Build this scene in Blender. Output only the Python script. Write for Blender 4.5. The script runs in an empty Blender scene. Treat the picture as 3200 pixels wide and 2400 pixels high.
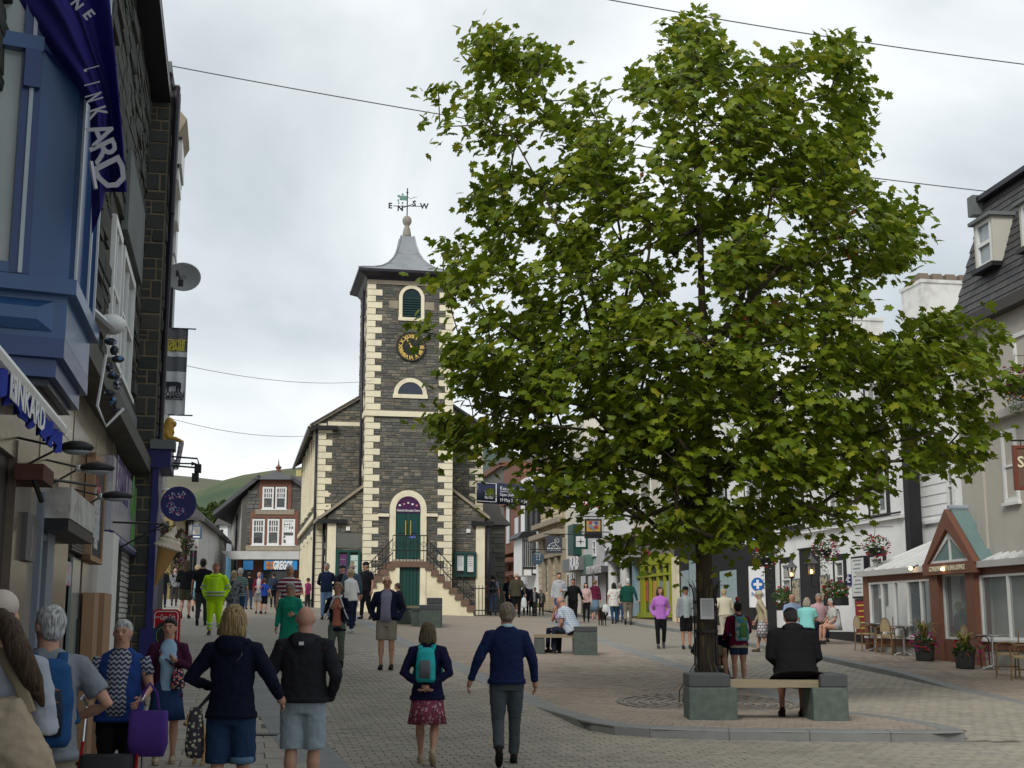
import bpy,math,random
from math import sin,cos,tan,atan,atan2,radians,degrees,pi,sqrt,exp,log,floor
from mathutils import Vector,Matrix,Euler
import numpy as np
# ------------------------------------------------------------------ camera, world, sun, exposure
sc = bpy.context.scene
col = sc.collection
F,PIT,HC = 4200.0,atan(740 / 4200.0),1.58          # focal length in photo pixels, pitch up, eye height
cam_d = bpy.data.cameras.new('camera')
cam_d.sensor_width = 36
cam_d.lens = 36 * F / 3200
cam_d.clip_start = .05
cam_d.clip_end = 9000
cam = bpy.data.objects.new('camera',cam_d)
col.objects.link(cam)
cam.location = (0,0,HC)
cam.rotation_euler = (pi / 2 + PIT,0,0)
sc.camera = cam
SUN_EL,SUN_AZ = radians(41),radians(204)
w = bpy.data.worlds.new('World')
sc.world = w
w.use_nodes = True
nt = w.node_tree
nt.nodes.clear()
def WN(t,**k):
 n = nt.nodes.new(t)
 for a,b in k.items():
  setattr(n,a,b)
 return n
out = WN('ShaderNodeOutputWorld')
sky = WN('ShaderNodeTexSky',sky_type='NISHITA',sun_disc=False,sun_elevation=SUN_EL,sun_rotation=SUN_AZ)
bg1 = WN('ShaderNodeBackground')
bg1.inputs[1].default_value = .10
nt.links.new(sky.outputs[0],bg1.inputs[0])
bg2 = WN('ShaderNodeBackground')
tc = WN('ShaderNodeTexCoord')
mp = WN('ShaderNodeMapping')
mp.inputs['Scale'].default_value = (1.0,1.0,1.7)
mp.inputs['Location'].default_value = (.35,.2,.72)
nt.links.new(tc.outputs['Generated'],mp.inputs[0])
n1 = WN('ShaderNodeTexNoise')
n1.inputs['Scale'].default_value = 1.9
n1.inputs['Detail'].default_value = 7
n1.inputs['Roughness'].default_value = .5
n1.inputs['Distortion'].default_value = .35
nt.links.new(mp.outputs[0],n1.inputs[0])
rp = WN('ShaderNodeValToRGB')
el = rp.color_ramp.elements
el[0].position = .36; el[0].color = (.36,.40,.43,1)
el[1].position = .67; el[1].color = (.90,.91,.905,1)
e = el.new(.47); e.color = (.50,.545,.57,1)
e = el.new(.56); e.color = (.68,.715,.73,1)
nt.links.new(n1.outputs[0],rp.inputs[0])
nt.links.new(rp.outputs[0],bg2.inputs[0])
bg2.inputs[1].default_value = .83
mx = WN('ShaderNodeMixShader')
mx.inputs[0].default_value = .93
nt.links.new(bg1.outputs[0],mx.inputs[1])
nt.links.new(bg2.outputs[0],mx.inputs[2])
nt.links.new(mx.outputs[0],out.inputs[0])
sl = bpy.data.lights.new('sun','SUN')
sl.energy = 1.5
sl.angle = radians(22)
sl.color = (1,.965,.91)
sun = bpy.data.objects.new('sun',sl)
col.objects.link(sun)
sun.rotation_euler = (pi / 2 - SUN_EL,0,pi - SUN_AZ)
sc.view_settings.view_transform = 'Standard'
sc.view_settings.look = 'None'
sc.view_settings.exposure = .66
sc.view_settings.gamma = 1
sc.view_settings.use_curve_mapping = False
sc.render.engine = 'CYCLES'
sc.cycles.max_bounces = 6
sc.cycles.transparent_max_bounces = 6
# ------------------------------------------------------------------ geometry of the place
def sp(t,k=1.2):
 return t if t / k > 30 else k * log(1 + exp(t / k))
def g(x,y):                                            # height of the ground: level near the viewer, then uphill
 return (.0435 - .0012 * max(-14,min(14,x))) * (sp(y - 13.5) - .6 * sp(y - 52))
def ray(px,py):
 u = (px - 1600) / F; v = (1200 - py) / F
 return (u,cos(PIT) - v * sin(PIT),sin(PIT) + v * cos(PIT))
def at(px,py,D):
 r = ray(px,py); k = D / r[1]
 return Vector((r[0] * k,D,HC + r[2] * k))
def ground(px,py):
 lo,hi = 3,600
 for _ in range(50):
  m = (lo + hi) / 2; p = at(px,py,m)
  if p.z > g(p.x,p.y): lo = m
  else: hi = m
 return at(px,py,lo)
class Frame:                                            # a street front: local x right, y up the street, z up (world heights)
 def __init__(s,ox,oy,az):
  s.ox,s.oy,s.a = ox,oy,radians(az)
  s.X = (cos(s.a),sin(s.a)); s.Y = (-sin(s.a),cos(s.a))
  s.z = g(ox,oy)
 def W(s,x,y,z=0):
  return Vector((s.ox + x * s.X[0] + y * s.Y[0],s.oy + x * s.X[1] + y * s.Y[1],z))
 def _h(s,px,py,n,d):
  r = ray(px,py)
  k = (s.ox * n[0] + s.oy * n[1] + d) / (r[0] * n[0] + r[1] * n[1])
  x,y = r[0] * k - s.ox,r[1] * k - s.oy
  return x * s.X[0] + y * s.X[1],x * s.Y[0] + y * s.Y[1],HC + r[2] * k
 def onx(s,px,py,d=0):                            # point on the plane local x = d -> (y, z)
  q = s._h(px,py,s.X,d); return q[1],q[2]
 def ony(s,px,py,d=0):                            # point on the plane local y = d -> (x, z)
  q = s._h(px,py,s.Y,d); return q[0],q[2]
 def g(s,x,y):
  p = s.W(x,y); return g(p.x,p.y)
# ------------------------------------------------------------------ materials
MATS = {}
def mat(key,c=(.5,.5,.5),rough=.8,var=.12,scale=5,bump=.15,bscale=30,metal=0,isl=0,ramp=None,emit=0,pat=None,spec=.3,stretch=None,trans=0,dirt=0,dscale=1.2,alpha=1):
 if key in MATS: return MATS[key]
 m = bpy.data.materials.new(key); m.use_nodes = True
 t = m.node_tree; N = t.nodes; L = t.links
 b = N['Principled BSDF']
 b.inputs['Roughness'].default_value = rough
 b.inputs['Metallic'].default_value = metal
 b.inputs['Specular IOR Level'].default_value = spec
 tcn = N.new('ShaderNodeTexCoord'); co = tcn.outputs['Object']
 if stretch:
  mpn = N.new('ShaderNodeMapping'); mpn.inputs['Scale'].default_value = stretch
  L.new(co,mpn.inputs[0]); co = mpn.outputs[0]
 def noise(s,d=4,r=.55,src=None):
  n = N.new('ShaderNodeTexNoise'); n.inputs['Scale'].default_value = s; n.inputs['Detail'].default_value = d
  n.inputs['Roughness'].default_value = r
  L.new(src or co,n.inputs[0]); return n.outputs[0]
 def math_(op,a,bb=None,clamp=False):
  n = N.new('ShaderNodeMath'); n.operation = op; n.use_clamp = clamp
  for i,v in enumerate((a,bb)):
   if v is None: continue
   if isinstance(v,(int,float)): n.inputs[i].default_value = v
   else: L.new(v,n.inputs[i])
  return n.outputs[0]
 def mix(f,a,bb,typ='MIX'):
  n = N.new('ShaderNodeMix'); n.data_type = 'RGBA'; n.blend_type = typ
  for i,v in ((0,f),(6,a),(7,bb)):
   if isinstance(v,(int,float)): n.inputs[i].default_value = v
   elif isinstance(v,tuple): n.inputs[i].default_value = (*v[:3],1)
   else: L.new(v,n.inputs[i])
  return n.outputs[2]
 H = dict(N=N,L=L,co=co,noise=noise,math=math_,mix=mix,m=m,raw=tcn)
 base = None
 if ramp:
  geo = N.new('ShaderNodeNewGeometry'); oi = N.new('ShaderNodeObjectInfo')
  r = math_('FRACT',math_('ADD',geo.outputs['Random Per Island'],oi.outputs['Random']))
  cr = N.new('ShaderNodeValToRGB'); cr.color_ramp.interpolation = 'LINEAR'
  e = cr.color_ramp.elements
  e[0].position = 0; e[0].color = (*ramp[0],1); e[1].position = 1; e[1].color = (*ramp[-1],1)
  for i,cc in enumerate(ramp[1:-1]):
   q = e.new((i + 1) / (len(ramp) - 1)); q.color = (*cc,1)
  L.new(r,cr.inputs[0]); base = cr.outputs[0]
 elif pat:
  base = pat(H)
 else:
  base = mix(0.,tuple(c),tuple(c))
 if var:
  nn = noise(scale)
  f = math_('ADD',1 - var,math_('MULTIPLY',nn,2 * var))
  vm = N.new('ShaderNodeVectorMath'); vm.operation = 'SCALE'
  L.new(base,vm.inputs[0]); L.new(f,vm.inputs['Scale']); base = vm.outputs[0]
 if dirt:
  n2 = noise(dscale,6,.65)
  rr = N.new('ShaderNodeValToRGB'); rr.color_ramp.elements[0].position = .48; rr.color_ramp.elements[1].position = .72
  L.new(n2,rr.inputs[0])
  base = mix(math_('MULTIPLY',rr.outputs[0],dirt),base,(.10,.09,.075))
 L.new(base,b.inputs['Base Color'])
 if bump:
  bn = N.new('ShaderNodeBump'); bn.inputs['Strength'].default_value = bump; bn.inputs['Distance'].default_value = .02
  L.new(noise(bscale,5,.6),bn.inputs['Height']); L.new(bn.outputs[0],b.inputs['Normal'])
 if emit:
  b.inputs['Emission Color'].default_value = (*c,1); b.inputs['Emission Strength'].default_value = emit
 if trans:
  tr = N.new('ShaderNodeBsdfTranslucent'); L.new(base,tr.inputs[0])
  ms = N.new('ShaderNodeMixShader'); ms.inputs[0].default_value = trans
  L.new(b.outputs[0],ms.inputs[1]); L.new(tr.outputs[0],ms.inputs[2]); L.new(ms.outputs[0],N['Material Output'].inputs[0])
 if alpha < 1:
  tr = N.new('ShaderNodeBsdfTransparent'); ms = N.new('ShaderNodeMixShader'); ms.inputs[0].default_value = alpha
  L.new(tr.outputs[0],ms.inputs[1]); L.new(b.outputs[0],ms.inputs[2]); L.new(ms.outputs[0],N['Material Output'].inputs[0])
 MATS[key] = m
 return m
def cloth(c,pat=None,key=None,rough=.9):
 return mat(key or 'cloth_%.3f_%.3f_%.3f' % tuple(c),c,rough,.16,5,.55,9,pat=pat,spec=.15)
def paint(c,rough=.45,dirt=.0,key=None):
 return mat(key or 'paint_%.3f_%.3f_%.3f_%.1f' % (*c,dirt),c,rough,.07,3,.05,25,dirt=dirt,spec=.4)
# procedural prints
def p_stripe(axis,c1,c2,n,duty=.5,wob=0):
 def f(H):
  s = H['N'].new('ShaderNodeSeparateXYZ'); H['L'].new(H['co'],s.inputs[0])
  v = s.outputs[axis]
  if wob: v = H['math']('ADD',v,H['math']('MULTIPLY',H['math']('SINE',H['math']('MULTIPLY',s.outputs[0],120)),wob))
  k = H['math']('FRACT',H['math']('MULTIPLY',v,n))
  return H['mix'](H['math']('GREATER_THAN',k,duty),tuple(c1),tuple(c2))
 return f
def p_check(c1,c2,n,w_=.25):
 def f(H):
  s = H['N'].new('ShaderNodeSeparateXYZ'); H['L'].new(H['co'],s.inputs[0])
  a = H['math']('LESS_THAN',H['math']('FRACT',H['math']('MULTIPLY',s.outputs[0],n)),w_)
  b = H['math']('LESS_THAN',H['math']('FRACT',H['math']('MULTIPLY',s.outputs[2],n)),w_)
  return H['mix'](H['math']('MULTIPLY',H['math']('ADD',a,b),.5),tuple(c1),tuple(c2))
 return f
def p_spots(c0,cs,n,r=.32,rnd=1):
 def f(H):
  base = tuple(c0)
  for i,c in enumerate(cs):
   v = H['N'].new('ShaderNodeTexVoronoi'); v.inputs['Scale'].default_value = n * (1 + .17 * i); v.inputs['Randomness'].default_value = rnd
   mp_ = H['N'].new('ShaderNodeMapping'); mp_.inputs['Location'].default_value = (i * 3.3,i * 1.7,i * 2.1)
   H['L'].new(H['co'],mp_.inputs[0]); H['L'].new(mp_.outputs[0],v.inputs[0])
   base = H['mix'](H['math']('LESS_THAN',v.outputs[0],r),base,tuple(c))
  return base
 return f
# ------------------------------------------------------------------ mesh builder
BOXF = [(0,3,2,1),(4,5,6,7),(0,1,5,4),(1,2,6,5),(2,3,7,6),(3,0,4,7)]
class MB:
 def __init__(s): s.v = []; s.f = []; s.m = []
 def add(s,vs,fs,m=0):
  o = len(s.v); s.v += [tuple(p) for p in vs]; s.f += [tuple(i + o for i in q) for q in fs]; s.m += [m] * len(fs); return s
 def box(s,x0,x1,y0,y1,z0,z1,m=0):
  if x0 > x1: x0,x1 = x1,x0
  if y0 > y1: y0,y1 = y1,y0
  if z0 > z1: z0,z1 = z1,z0
  return s.add([(x0,y0,z0),(x1,y0,z0),(x1,y1,z0),(x0,y1,z0),(x0,y0,z1),(x1,y0,z1),(x1,y1,z1),(x0,y1,z1)],BOXF,m)
 def hexa(s,p8,m=0): return s.add(p8,BOXF,m)
 def prism(s,pts,a,b,ax='y',m=0):               # polygon in the two other axes, swept along ax
  P = {'y': lambda p,t: (p[0],t,p[1]),'x': lambda p,t: (t,p[0],p[1]),'z': lambda p,t: (p[0],p[1],t)}[ax]
  n = len(pts)
  vs = [P(p,a) for p in pts] + [P(p,b) for p in pts]
  fs = [tuple(range(n - 1,-1,-1)),tuple(range(n,2 * n))] + [(i,(i + 1) % n,n + (i + 1) % n,n + i) for i in range(n)]
  return s.add(vs,fs,m)
 def ringed(s,rings,m=0,close=True,cyc=False):
  n = len(rings[0]); vs = [p for r in rings for p in r]; fs = []
  R = len(rings)
  for i in range(R if cyc else R - 1):
   for j in range(n):
    a = i * n + j; b = i * n + (j + 1) % n; k = ((i + 1) % R) * n
    fs.append((a,b,k + (j + 1) % n,k + j))
  if close and not cyc:
   fs.append(tuple(range(n - 1,-1,-1))); fs.append(tuple((R - 1) * n + j for j in range(n)))
  return s.add(vs,fs,m)
 def tube(s,pts,r,n=8,m=0,flat=1.,cyc=False,up=(0,0,1)):
  pts = [Vector(p) for p in pts]; R = len(pts)
  rr = r if isinstance(r,list) else [r] * R
  rings = []
  prev = None
  for i,p in enumerate(pts):
   if cyc: d = pts[(i + 1) % R] - pts[i - 1]
   else: d = pts[min(i + 1,R - 1)] - pts[max(i - 1,0)]
   d = d.normalized() if d.length > 1e-9 else Vector((0,0,1))
   if prev is None:
    u = Vector(up)
    if abs(d.dot(u)) > .9: u = Vector((0,1,0)) if abs(d.y) < .9 else Vector((1,0,0))
    a = d.cross(u).normalized()
   else:
    a = (prev - d * prev.dot(d)).normalized()
   prev = a; b = d.cross(a)
   q = rr[i]; ra,rb = (q if isinstance(q,tuple) else (q,q * flat))
   rings.append([p + a * (ra * cos(2 * pi * j / n)) + b * (rb * sin(2 * pi * j / n)) for j in range(n)])
  return s.ringed(rings,m,True,cyc)
 def loft(s,secs,n=16,m=0,e=2.3,rip=0,nr=0,T=None):  # sections (cx, cy, z, rx, ry)
  rings = []
  for k,(cx,cy,z,rx,ry) in enumerate(secs):
   ring = []
   for j in range(n):
    t = 2 * pi * j / n; c,q = cos(t),sin(t)
    f = 1 + rip * (k / max(1,len(secs) - 1)) * sin(nr * t + .6 * sin(3 * t))
    p = Vector((cx + rx * f * math.copysign(abs(c) ** (2 / e),c),cy + ry * f * math.copysign(abs(q) ** (2 / e),q),z))
    ring.append(T(p) if T else p)
   rings.append(ring)
  return s.ringed(rings,m)
 def ell(s,c,r,nu=12,nv=8,m=0,T=None):
  rings = []
  for i in range(1,nv):
   t = pi * i / nv
   rings.append([Vector((c[0] + r[0] * sin(t) * cos(2 * pi * j / nu),c[1] + r[1] * sin(t) * sin(2 * pi * j / nu),c[2] - r[2] * cos(t))) for j in range(nu)])
  if T: rings = [[T(p) for p in q] for q in rings]
  return s.ringed(rings,m)
 def lathe(s,prof,c=(0,0,0),n=16,m=0):
  return s.ringed([[(c[0] + r * cos(2 * pi * j / n),c[1] + r * sin(2 * pi * j / n),c[2] + z) for j in range(n)] for r,z in prof],m)
 def arc_band(s,cx,cz,r0,r1,a0,a1,y0,y1,n=12,m=0):   # arch in the xz plane
  for i in range(n):
   t0 = a0 + (a1 - a0) * i / n; t1 = a0 + (a1 - a0) * (i + 1) / n
   s.prism([(cx + r0 * cos(t0),cz + r0 * sin(t0)),(cx + r1 * cos(t0),cz + r1 * sin(t0)),(cx + r1 * cos(t1),cz + r1 * sin(t1)),(cx + r0 * cos(t1),cz + r0 * sin(t1))],y0,y1,'y',m)
  return s
 def mesh(s,name,mats,smooth=False):
  me = bpy.data.meshes.new(name); me.from_pydata(s.v,[],s.f)
  for q in (mats if isinstance(mats,(list,tuple)) else [mats]): me.materials.append(q)
  if len(me.materials) > 1: me.polygons.foreach_set('material_index',s.m)
  if smooth: me.polygons.foreach_set('use_smooth',[True] * len(me.polygons))
  me.update(); return me
 def build(s,name,mats,parent=None,smooth=False,loc=None,rot=None):
  return link(name,s.mesh(name,mats,smooth),parent,loc,rot)
def link(name,me,parent=None,loc=None,rot=None,scale=None):
 o = bpy.data.objects.new(name,me); col.objects.link(o)
 if parent: o.parent = parent
 if loc is not None: o.location = loc
 if rot is not None: o.rotation_euler = rot
 if scale is not None: o.scale = scale
 return o
def tag(o,label=None,cat=None,group=None,kind=None):
 if label: o['label'] = label
 if cat: o['category'] = cat
 if group: o['group'] = group
 if kind: o['kind'] = kind
 return o
def thing(name,label,cat,loc=(0,0,0),rz=0,group=None,kind=None):
 o = bpy.data.objects.new(name,None); col.objects.link(o)
 o.location = loc; o.rotation_euler = (0,0,rz); o.empty_display_size = .1
 return tag(o,label,cat,group,kind)
def fthing(fr,name,label,cat,x=0,y=0,z=None,group=None,kind=None):
 # a thing standing in a street frame; its parts keep the frame's x, y and world heights minus z
 p = fr.W(x,y,fr.g(x,y) if z is None else z)
 return thing(name,label,cat,p,fr.a,group,kind)
class Local:                                            # shifts frame coordinates into a thing's own
 def __init__(s,t,x,y): s.t,s.x,s.y,s.z = t,x,y,t.location.z
 def mb(s): return MBo(s)
class MBo(MB):
 def __init__(s,l): super().__init__(); s.l = l
 def mesh(s,name,mats,smooth=False):
  s.v = [(a - s.l.x,b - s.l.y,c - s.l.z) for a,b,c in s.v]
  return super().mesh(name,mats,smooth)
 def part(s,name,mats,smooth=False,parent=None): return s.build(name,mats,parent or s.l.t,smooth)
def nobase(fr,name,label,cat,x=0,y=0,z=None,group=None,kind=None):
 t = fthing(fr,name,label,cat,x,y,z,group,kind); return t,Local(t,x,y)
def copy_tree(o,parent=None):
 c = o.copy(); col.objects.link(c); c.parent = parent
 for ch in [q for q in col.objects if q.parent == o]: copy_tree(ch,c)
 return c
def text(s,size,name,m,parent=None,loc=(0,0,0),rot=(pi / 2,0,0),ext=.004,bold=0,width=None,shear=0,align='CENTER',sub=None):
 cu = bpy.data.curves.new(name,'FONT'); cu.body = s; cu.size = size; cu.extrude = ext; cu.offset = bold; cu.shear = shear
 cu.align_x = align; cu.align_y = 'CENTER'; cu.resolution_u = 2; cu.space_character = 1.0
 tmp = bpy.data.objects.new('t',cu); me = bpy.data.meshes.new_from_object(tmp)
 bpy.data.objects.remove(tmp); bpy.data.curves.remove(cu)
 me.materials.clear(); me.materials.append(m)
 o = link(name,me,parent,loc,rot)
 if width and len(me.vertices):
  xs = [q.co.x for q in me.vertices]; k = width / (max(xs) - min(xs))
  o.scale = (k,1,1)
 return o
RX = (pi / 2,0,0)                                     # lettering that faces down the street (-y)
# ------------------------------------------------------------------ ground and paving
random.seed(7)
def lerp_tab(T):
 T = sorted(T)
 def f(y):
  if y <= T[0][0]:
   (a,b),(c,d) = T[0],T[1]
  elif y >= T[-1][0]:
   (a,b),(c,d) = T[-2],T[-1]
  else:
   for i in range(len(T) - 1):
    if T[i][0] <= y <= T[i + 1][0]: (a,b),(c,d) = T[i],T[i + 1]; break
  return b + (d - b) * (y - a) / (c - a)
 return f
xF = lambda y: (-1.61 - sin(radians(11.8)) * y) / cos(radians(11.8))
xA = lerp_tab([(5,.2),(14.51,-2.31),(19.86,-3.72),(60,-13.0)])
xB = lerp_tab([(17.2,1.05),(17.8,.92),(19.36,.62),(24.07,-.5),(28.17,-1.32),(40.49,-4.17),(60,-8.4)])
xC = lerp_tab([(17.2,5.55),(20.16,4.91),(28.87,3.75),(41.24,2.49),(60,.6)])
xK = lerp_tab([(10,9.0),(20,8.1),(24.82,7.77),(32.37,7.2),(45.03,5.75),(49.5,4.64),(58.1,4.09),(80,2.2)])
pfL = lerp_tab([(16.70,4.6),(16.76,3.3),(16.84,2.5),(17.0,1.75),(17.3,1.25),(17.78,.92),(19.36,.62),(24.07,-.5),(28.17,-1.32),(40.49,-4.17)])
pfR = lerp_tab([(16.70,5.25),(16.80,5.48),(17.0,5.6),(17.3,5.56),(20.16,4.91),(28.87,3.75),(41.24,2.49)])
def ep(y): t = max(0,min(1,(21 - y) / 3.6)); return .11 * t * t * (3 - 2 * t)
def ek(y): t = max(0,min(1,(y - 23.6) / 4)); return .10 * t * t * (3 - 2 * t)
M_ground = mat('ground_far',(.26,.245,.21),.9,.2,.5,.2,8)
def p_brick(c1,c2,mort,sx,sy,rot=11.5):
 def f(H):
  mp_ = H['N'].new('ShaderNodeMapping'); mp_.inputs['Rotation'].default_value = (0,0,radians(-rot)); H['L'].new(H['co'],mp_.inputs[0])
  b = H['N'].new('ShaderNodeTexBrick'); H['L'].new(mp_.outputs[0],b.inputs[0])
  b.inputs['Scale'].default_value = 1; b.inputs['Brick Width'].default_value = sx; b.inputs['Row Height'].default_value = sy
  b.inputs['Mortar Size'].default_value = .008; b.inputs['Color1'].default_value = (*c1,1); b.inputs['Color2'].default_value = (*c2,1); b.inputs['Mortar'].default_value = (*mort,1)
  return H['mix'](H['math']('MULTIPLY',H['noise'](.35,5),.9),b.outputs[0],tuple(q * .72 for q in c1))
 return f
M_bed = mat('jointing_sand',(.105,.092,.072),.95,.3,3,.4,60)
ROADR = [(0.302,0.271,0.220),(0.345,0.312,0.253),(0.279,0.259,0.220),(0.367,0.327,0.261),(0.320,0.288,0.229)]
PLATR = [(0.305,0.251,0.201),(0.339,0.273,0.215),(0.277,0.235,0.194),(0.356,0.288,0.226),(0.322,0.277,0.226)]
FLAGR = [(0.316,0.290,0.246),(0.353,0.323,0.273),(0.294,0.276,0.238),(0.341,0.302,0.250)]
M_sett = mat('setts',rough=.85,var=.16,scale=1.1,bump=.3,bscale=70,ramp=ROADR,dirt=.5,dscale=.55)
M_plat = mat('brick_pavers',rough=.85,var=.2,scale=1.0,bump=.3,bscale=70,ramp=PLATR,dirt=.5,dscale=.6)
M_flag = mat('paving_flags',rough=.85,var=.16,scale=.9,bump=.3,bscale=60,ramp=FLAGR,dirt=.35,dscale=.8)
M_kerb = mat('granite_kerb',rough=.75,var=.12,scale=6,bump=.25,bscale=90,ramp=[(.19,.195,.19),(.225,.23,.22),(.205,.21,.20)],dirt=.3)
M_roadfar = mat('setts_far',rough=.85,var=.16,scale=.9,bump=.25,bscale=20,pat=p_brick((0.267,0.240,0.195),(0.305,0.273,0.221),(0.156,0.137,0.111),.2,.13))
M_platfar = mat('pavers_far',rough=.85,var=.16,scale=.9,bump=.25,bscale=20,pat=p_brick((0.311,0.258,0.206),(0.345,0.282,0.226),(0.181,0.158,0.130),.2,.1))
M_flagfar = mat('flags_far',rough=.85,var=.16,scale=.9,bump=.25,bscale=20,pat=p_brick((0.280,0.257,0.218),(0.305,0.280,0.237),(0.156,0.143,0.117),.6,.45))
def build_ground():
 xs = sorted(set([x for x in range(-24,25)] + [s * q for s in (-1,1) for q in (28,34,42,55,75,110,170,300,600,1200,2500)]))
 ys = list(range(-8,71)) + [75,80,90,100,120,150,200,300,500,900,1600,2600,4200]
 vs = [(x,y,g(x,y) - (.35 if (y > 90) else 0)) for y in ys for x in xs]
 n = len(xs)
 fs = [(j * n + i,j * n + i + 1,(j + 1) * n + i + 1,(j + 1) * n + i) for j in range(len(ys) - 1) for i in range(n - 1)]
 b = MB(); b.add(vs,fs); tag(b.build('ground',M_ground,smooth=True),kind='structure')
build_ground()
def strip(name,xl,xr,y0,y1,dy,lift,m,nx=6,el=lambda y: 0,parent=None):
 n = max(1,int(round((y1 - y0) / dy))); vs = []; fs = []
 for j in range(n + 1):
  y = y0 + (y1 - y0) * j / n
  a,c = xl(y),xr(y)
  for i in range(nx + 1):
   x = a + (c - a) * i / nx; vs.append((x,y,g(x,y) + lift + el(y)))
 for j in range(n):
  for i in range(nx):
   q = j * (nx + 1) + i; fs.append((q,q + 1,q + nx + 2,q + nx + 1))
 o = MB().add(vs,fs).build(name,m,parent)
 if not parent: tag(o,kind='structure')
 return o
YB = 33.0                                               # single paving stones up to here, texture beyond
road = strip('road',lambda y: xA(y) + .62,lambda y: xB(y) if y > 17.4 else 11.0,6.0,YB,.4,.006,M_bed)
road_r = strip('road',lambda y: xC(y) + .05,xK,17.2,YB,.4,.006,M_bed)
strip('road',lambda y: xA(y) + .62,xB,YB,88,1,.010,M_roadfar)
strip('road',lambda y: xC(y),xK,YB,88,1,.010,M_roadfar)
lpav = strip('pavement',xF,xA,4.0,YB,.5,.006,M_bed)
strip('pavement',lambda y: xF(y) - .3,xA,YB,95,1,.010,M_flagfar)
rpav = strip('pavement',lambda y: xK(y) + .30,lambda y: xK(y) + 9,10,YB,.5,.006,M_bed,el=ek)
strip('pavement',lambda y: xK(y) + .30,lambda y: xK(y) + 14,YB,88,1,.010,M_platfar,el=ek)
plat = strip('traffic_island',pfL,pfR,16.70,YB,.06,.006,M_bed,el=ep)
strip('traffic_island',xB,xC,YB,60,1,.010,M_platfar)
def add_blocks(parent,inside,el,W_,H_,x0,x1,y0,y1,m,name,gap=.007,az=11.5,top=.018,bond=.5,limit=300,skew=0):
 a = radians(az + skew); X = (cos(a),sin(a)); Y = (-sin(a),cos(a))
 cx,cy = (x0 + x1) / 2,(y0 + y1) / 2; R = .5 * sqrt((x1 - x0) ** 2 + (y1 - y0) ** 2)
 L = []
 nj = int(2 * R / H_)
 for j in range(nj):
  v = -R + (j + .5) * H_; off = W_ * bond * (j % 2) + random.uniform(-.01,.01)
  for i in range(int(2 * R / W_)):
   u = -R + (i + .5) * W_ + off
   x,y = cx + u * X[0] + v * Y[0],cy + u * X[1] + v * Y[1]
   if y0 <= y <= y1 and inside(x,y): L.append((x,y))
 L.sort(key=lambda p: p[1] ** 2 + .3 * p[0] ** 2)
 # only what the lens can see counts as single stones
 vis = [p for p in L if abs(p[0]) < .40 * p[1] and p[1] > 13.6]
 single = set(vis[:limit])
 def corners(x,y,h,sh=0):
  w2,h2 = W_ / 2 - gap / 2 - sh,H_ / 2 - gap / 2 - sh
  return [(x + sx * w2 * X[0] + sy * h2 * Y[0],y + sx * w2 * X[1] + sy * h2 * Y[1]) for sx,sy in ((-1,-1),(1,-1),(1,1),(-1,1))]
 b = MB(); protos = []
 for k in range(6):
  q = MB(); t = [random.uniform(-.0025,.0025) for _ in range(4)]
  w2,h2 = W_ / 2 - gap / 2,H_ / 2 - gap / 2
  lo = [(sx * w2,sy * h2,-.03) for sx,sy in ((-1,-1),(1,-1),(1,1),(-1,1))]
  hi = [(sx * (w2 - .003),sy * (h2 - .003),t[i]) for i,(sx,sy) in enumerate(((-1,-1),(1,-1),(1,1),(-1,1)))]
  q.hexa(lo + hi); protos.append(q.mesh(name,m))
 for p in L:
  x,y = p; e = el(y) + top + random.uniform(-.002,.002)
  if p in single:
   z = g(x,y) + e; s_ = (g(x,y + .1) - g(x,y - .1)) / .2
   o = link(name,random.choice(protos),parent,(x,y,z)); o.rotation_euler = (atan(s_),0,a)
  else:
   lo = [(c[0],c[1],g(*c) + e - .022) for c in corners(x,y,0)]
   hi = [(c[0],c[1],g(*c) + e + random.uniform(-.002,.002)) for c in corners(x,y,0,.003)]
   vs = lo + hi
   b.add(vs,[(4,5,6,7),(0,1,5,4),(1,2,6,5),(2,3,7,6),(3,0,4,7)])
 o = b.build(name + 's',m,parent); tag(o,kind='stuff')
add_blocks(road,lambda x,y: (xA(y) + .56 < x < (xB(y) + .08 if y > 17.78 else (pfL(y) + .12 if y > 16.74 else 99))) and x < .43 * y + .6 and x > -.43 * y - .6,lambda y: 0,.20,.13,-8,9.5,12.5,YB,M_sett,'paving_stone')
add_blocks(road_r,lambda x,y: (xC(y) - .08 < x < xK(y) + .06) and y > 16.9 and x < .43 * y + .6,lambda y: 0,.20,.13,2,9,16.9,YB,M_sett,'paving_stone',skew=8)
add_blocks(plat,lambda x,y: pfL(y) + .22 < x < pfR(y) - .26 and y > 16.98,ep,.20,.10,-3,6,17.1,YB,M_plat,'paver',skew=-24)
add_blocks(lpav,lambda x,y: xF(y) - .2 < x < xA(y) + .26 and x > -.43 * y - 1,lambda y: 0,.60,.45,-10,0,9,YB,M_flag,'flagstone')
add_blocks(rpav,lambda x,y: xK(y) + .24 < x and x < .43 * y + .8 and x < xK(y) + 7,ek,.20,.10,7,15,16,YB,M_plat,'paver',skew=0)
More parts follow.
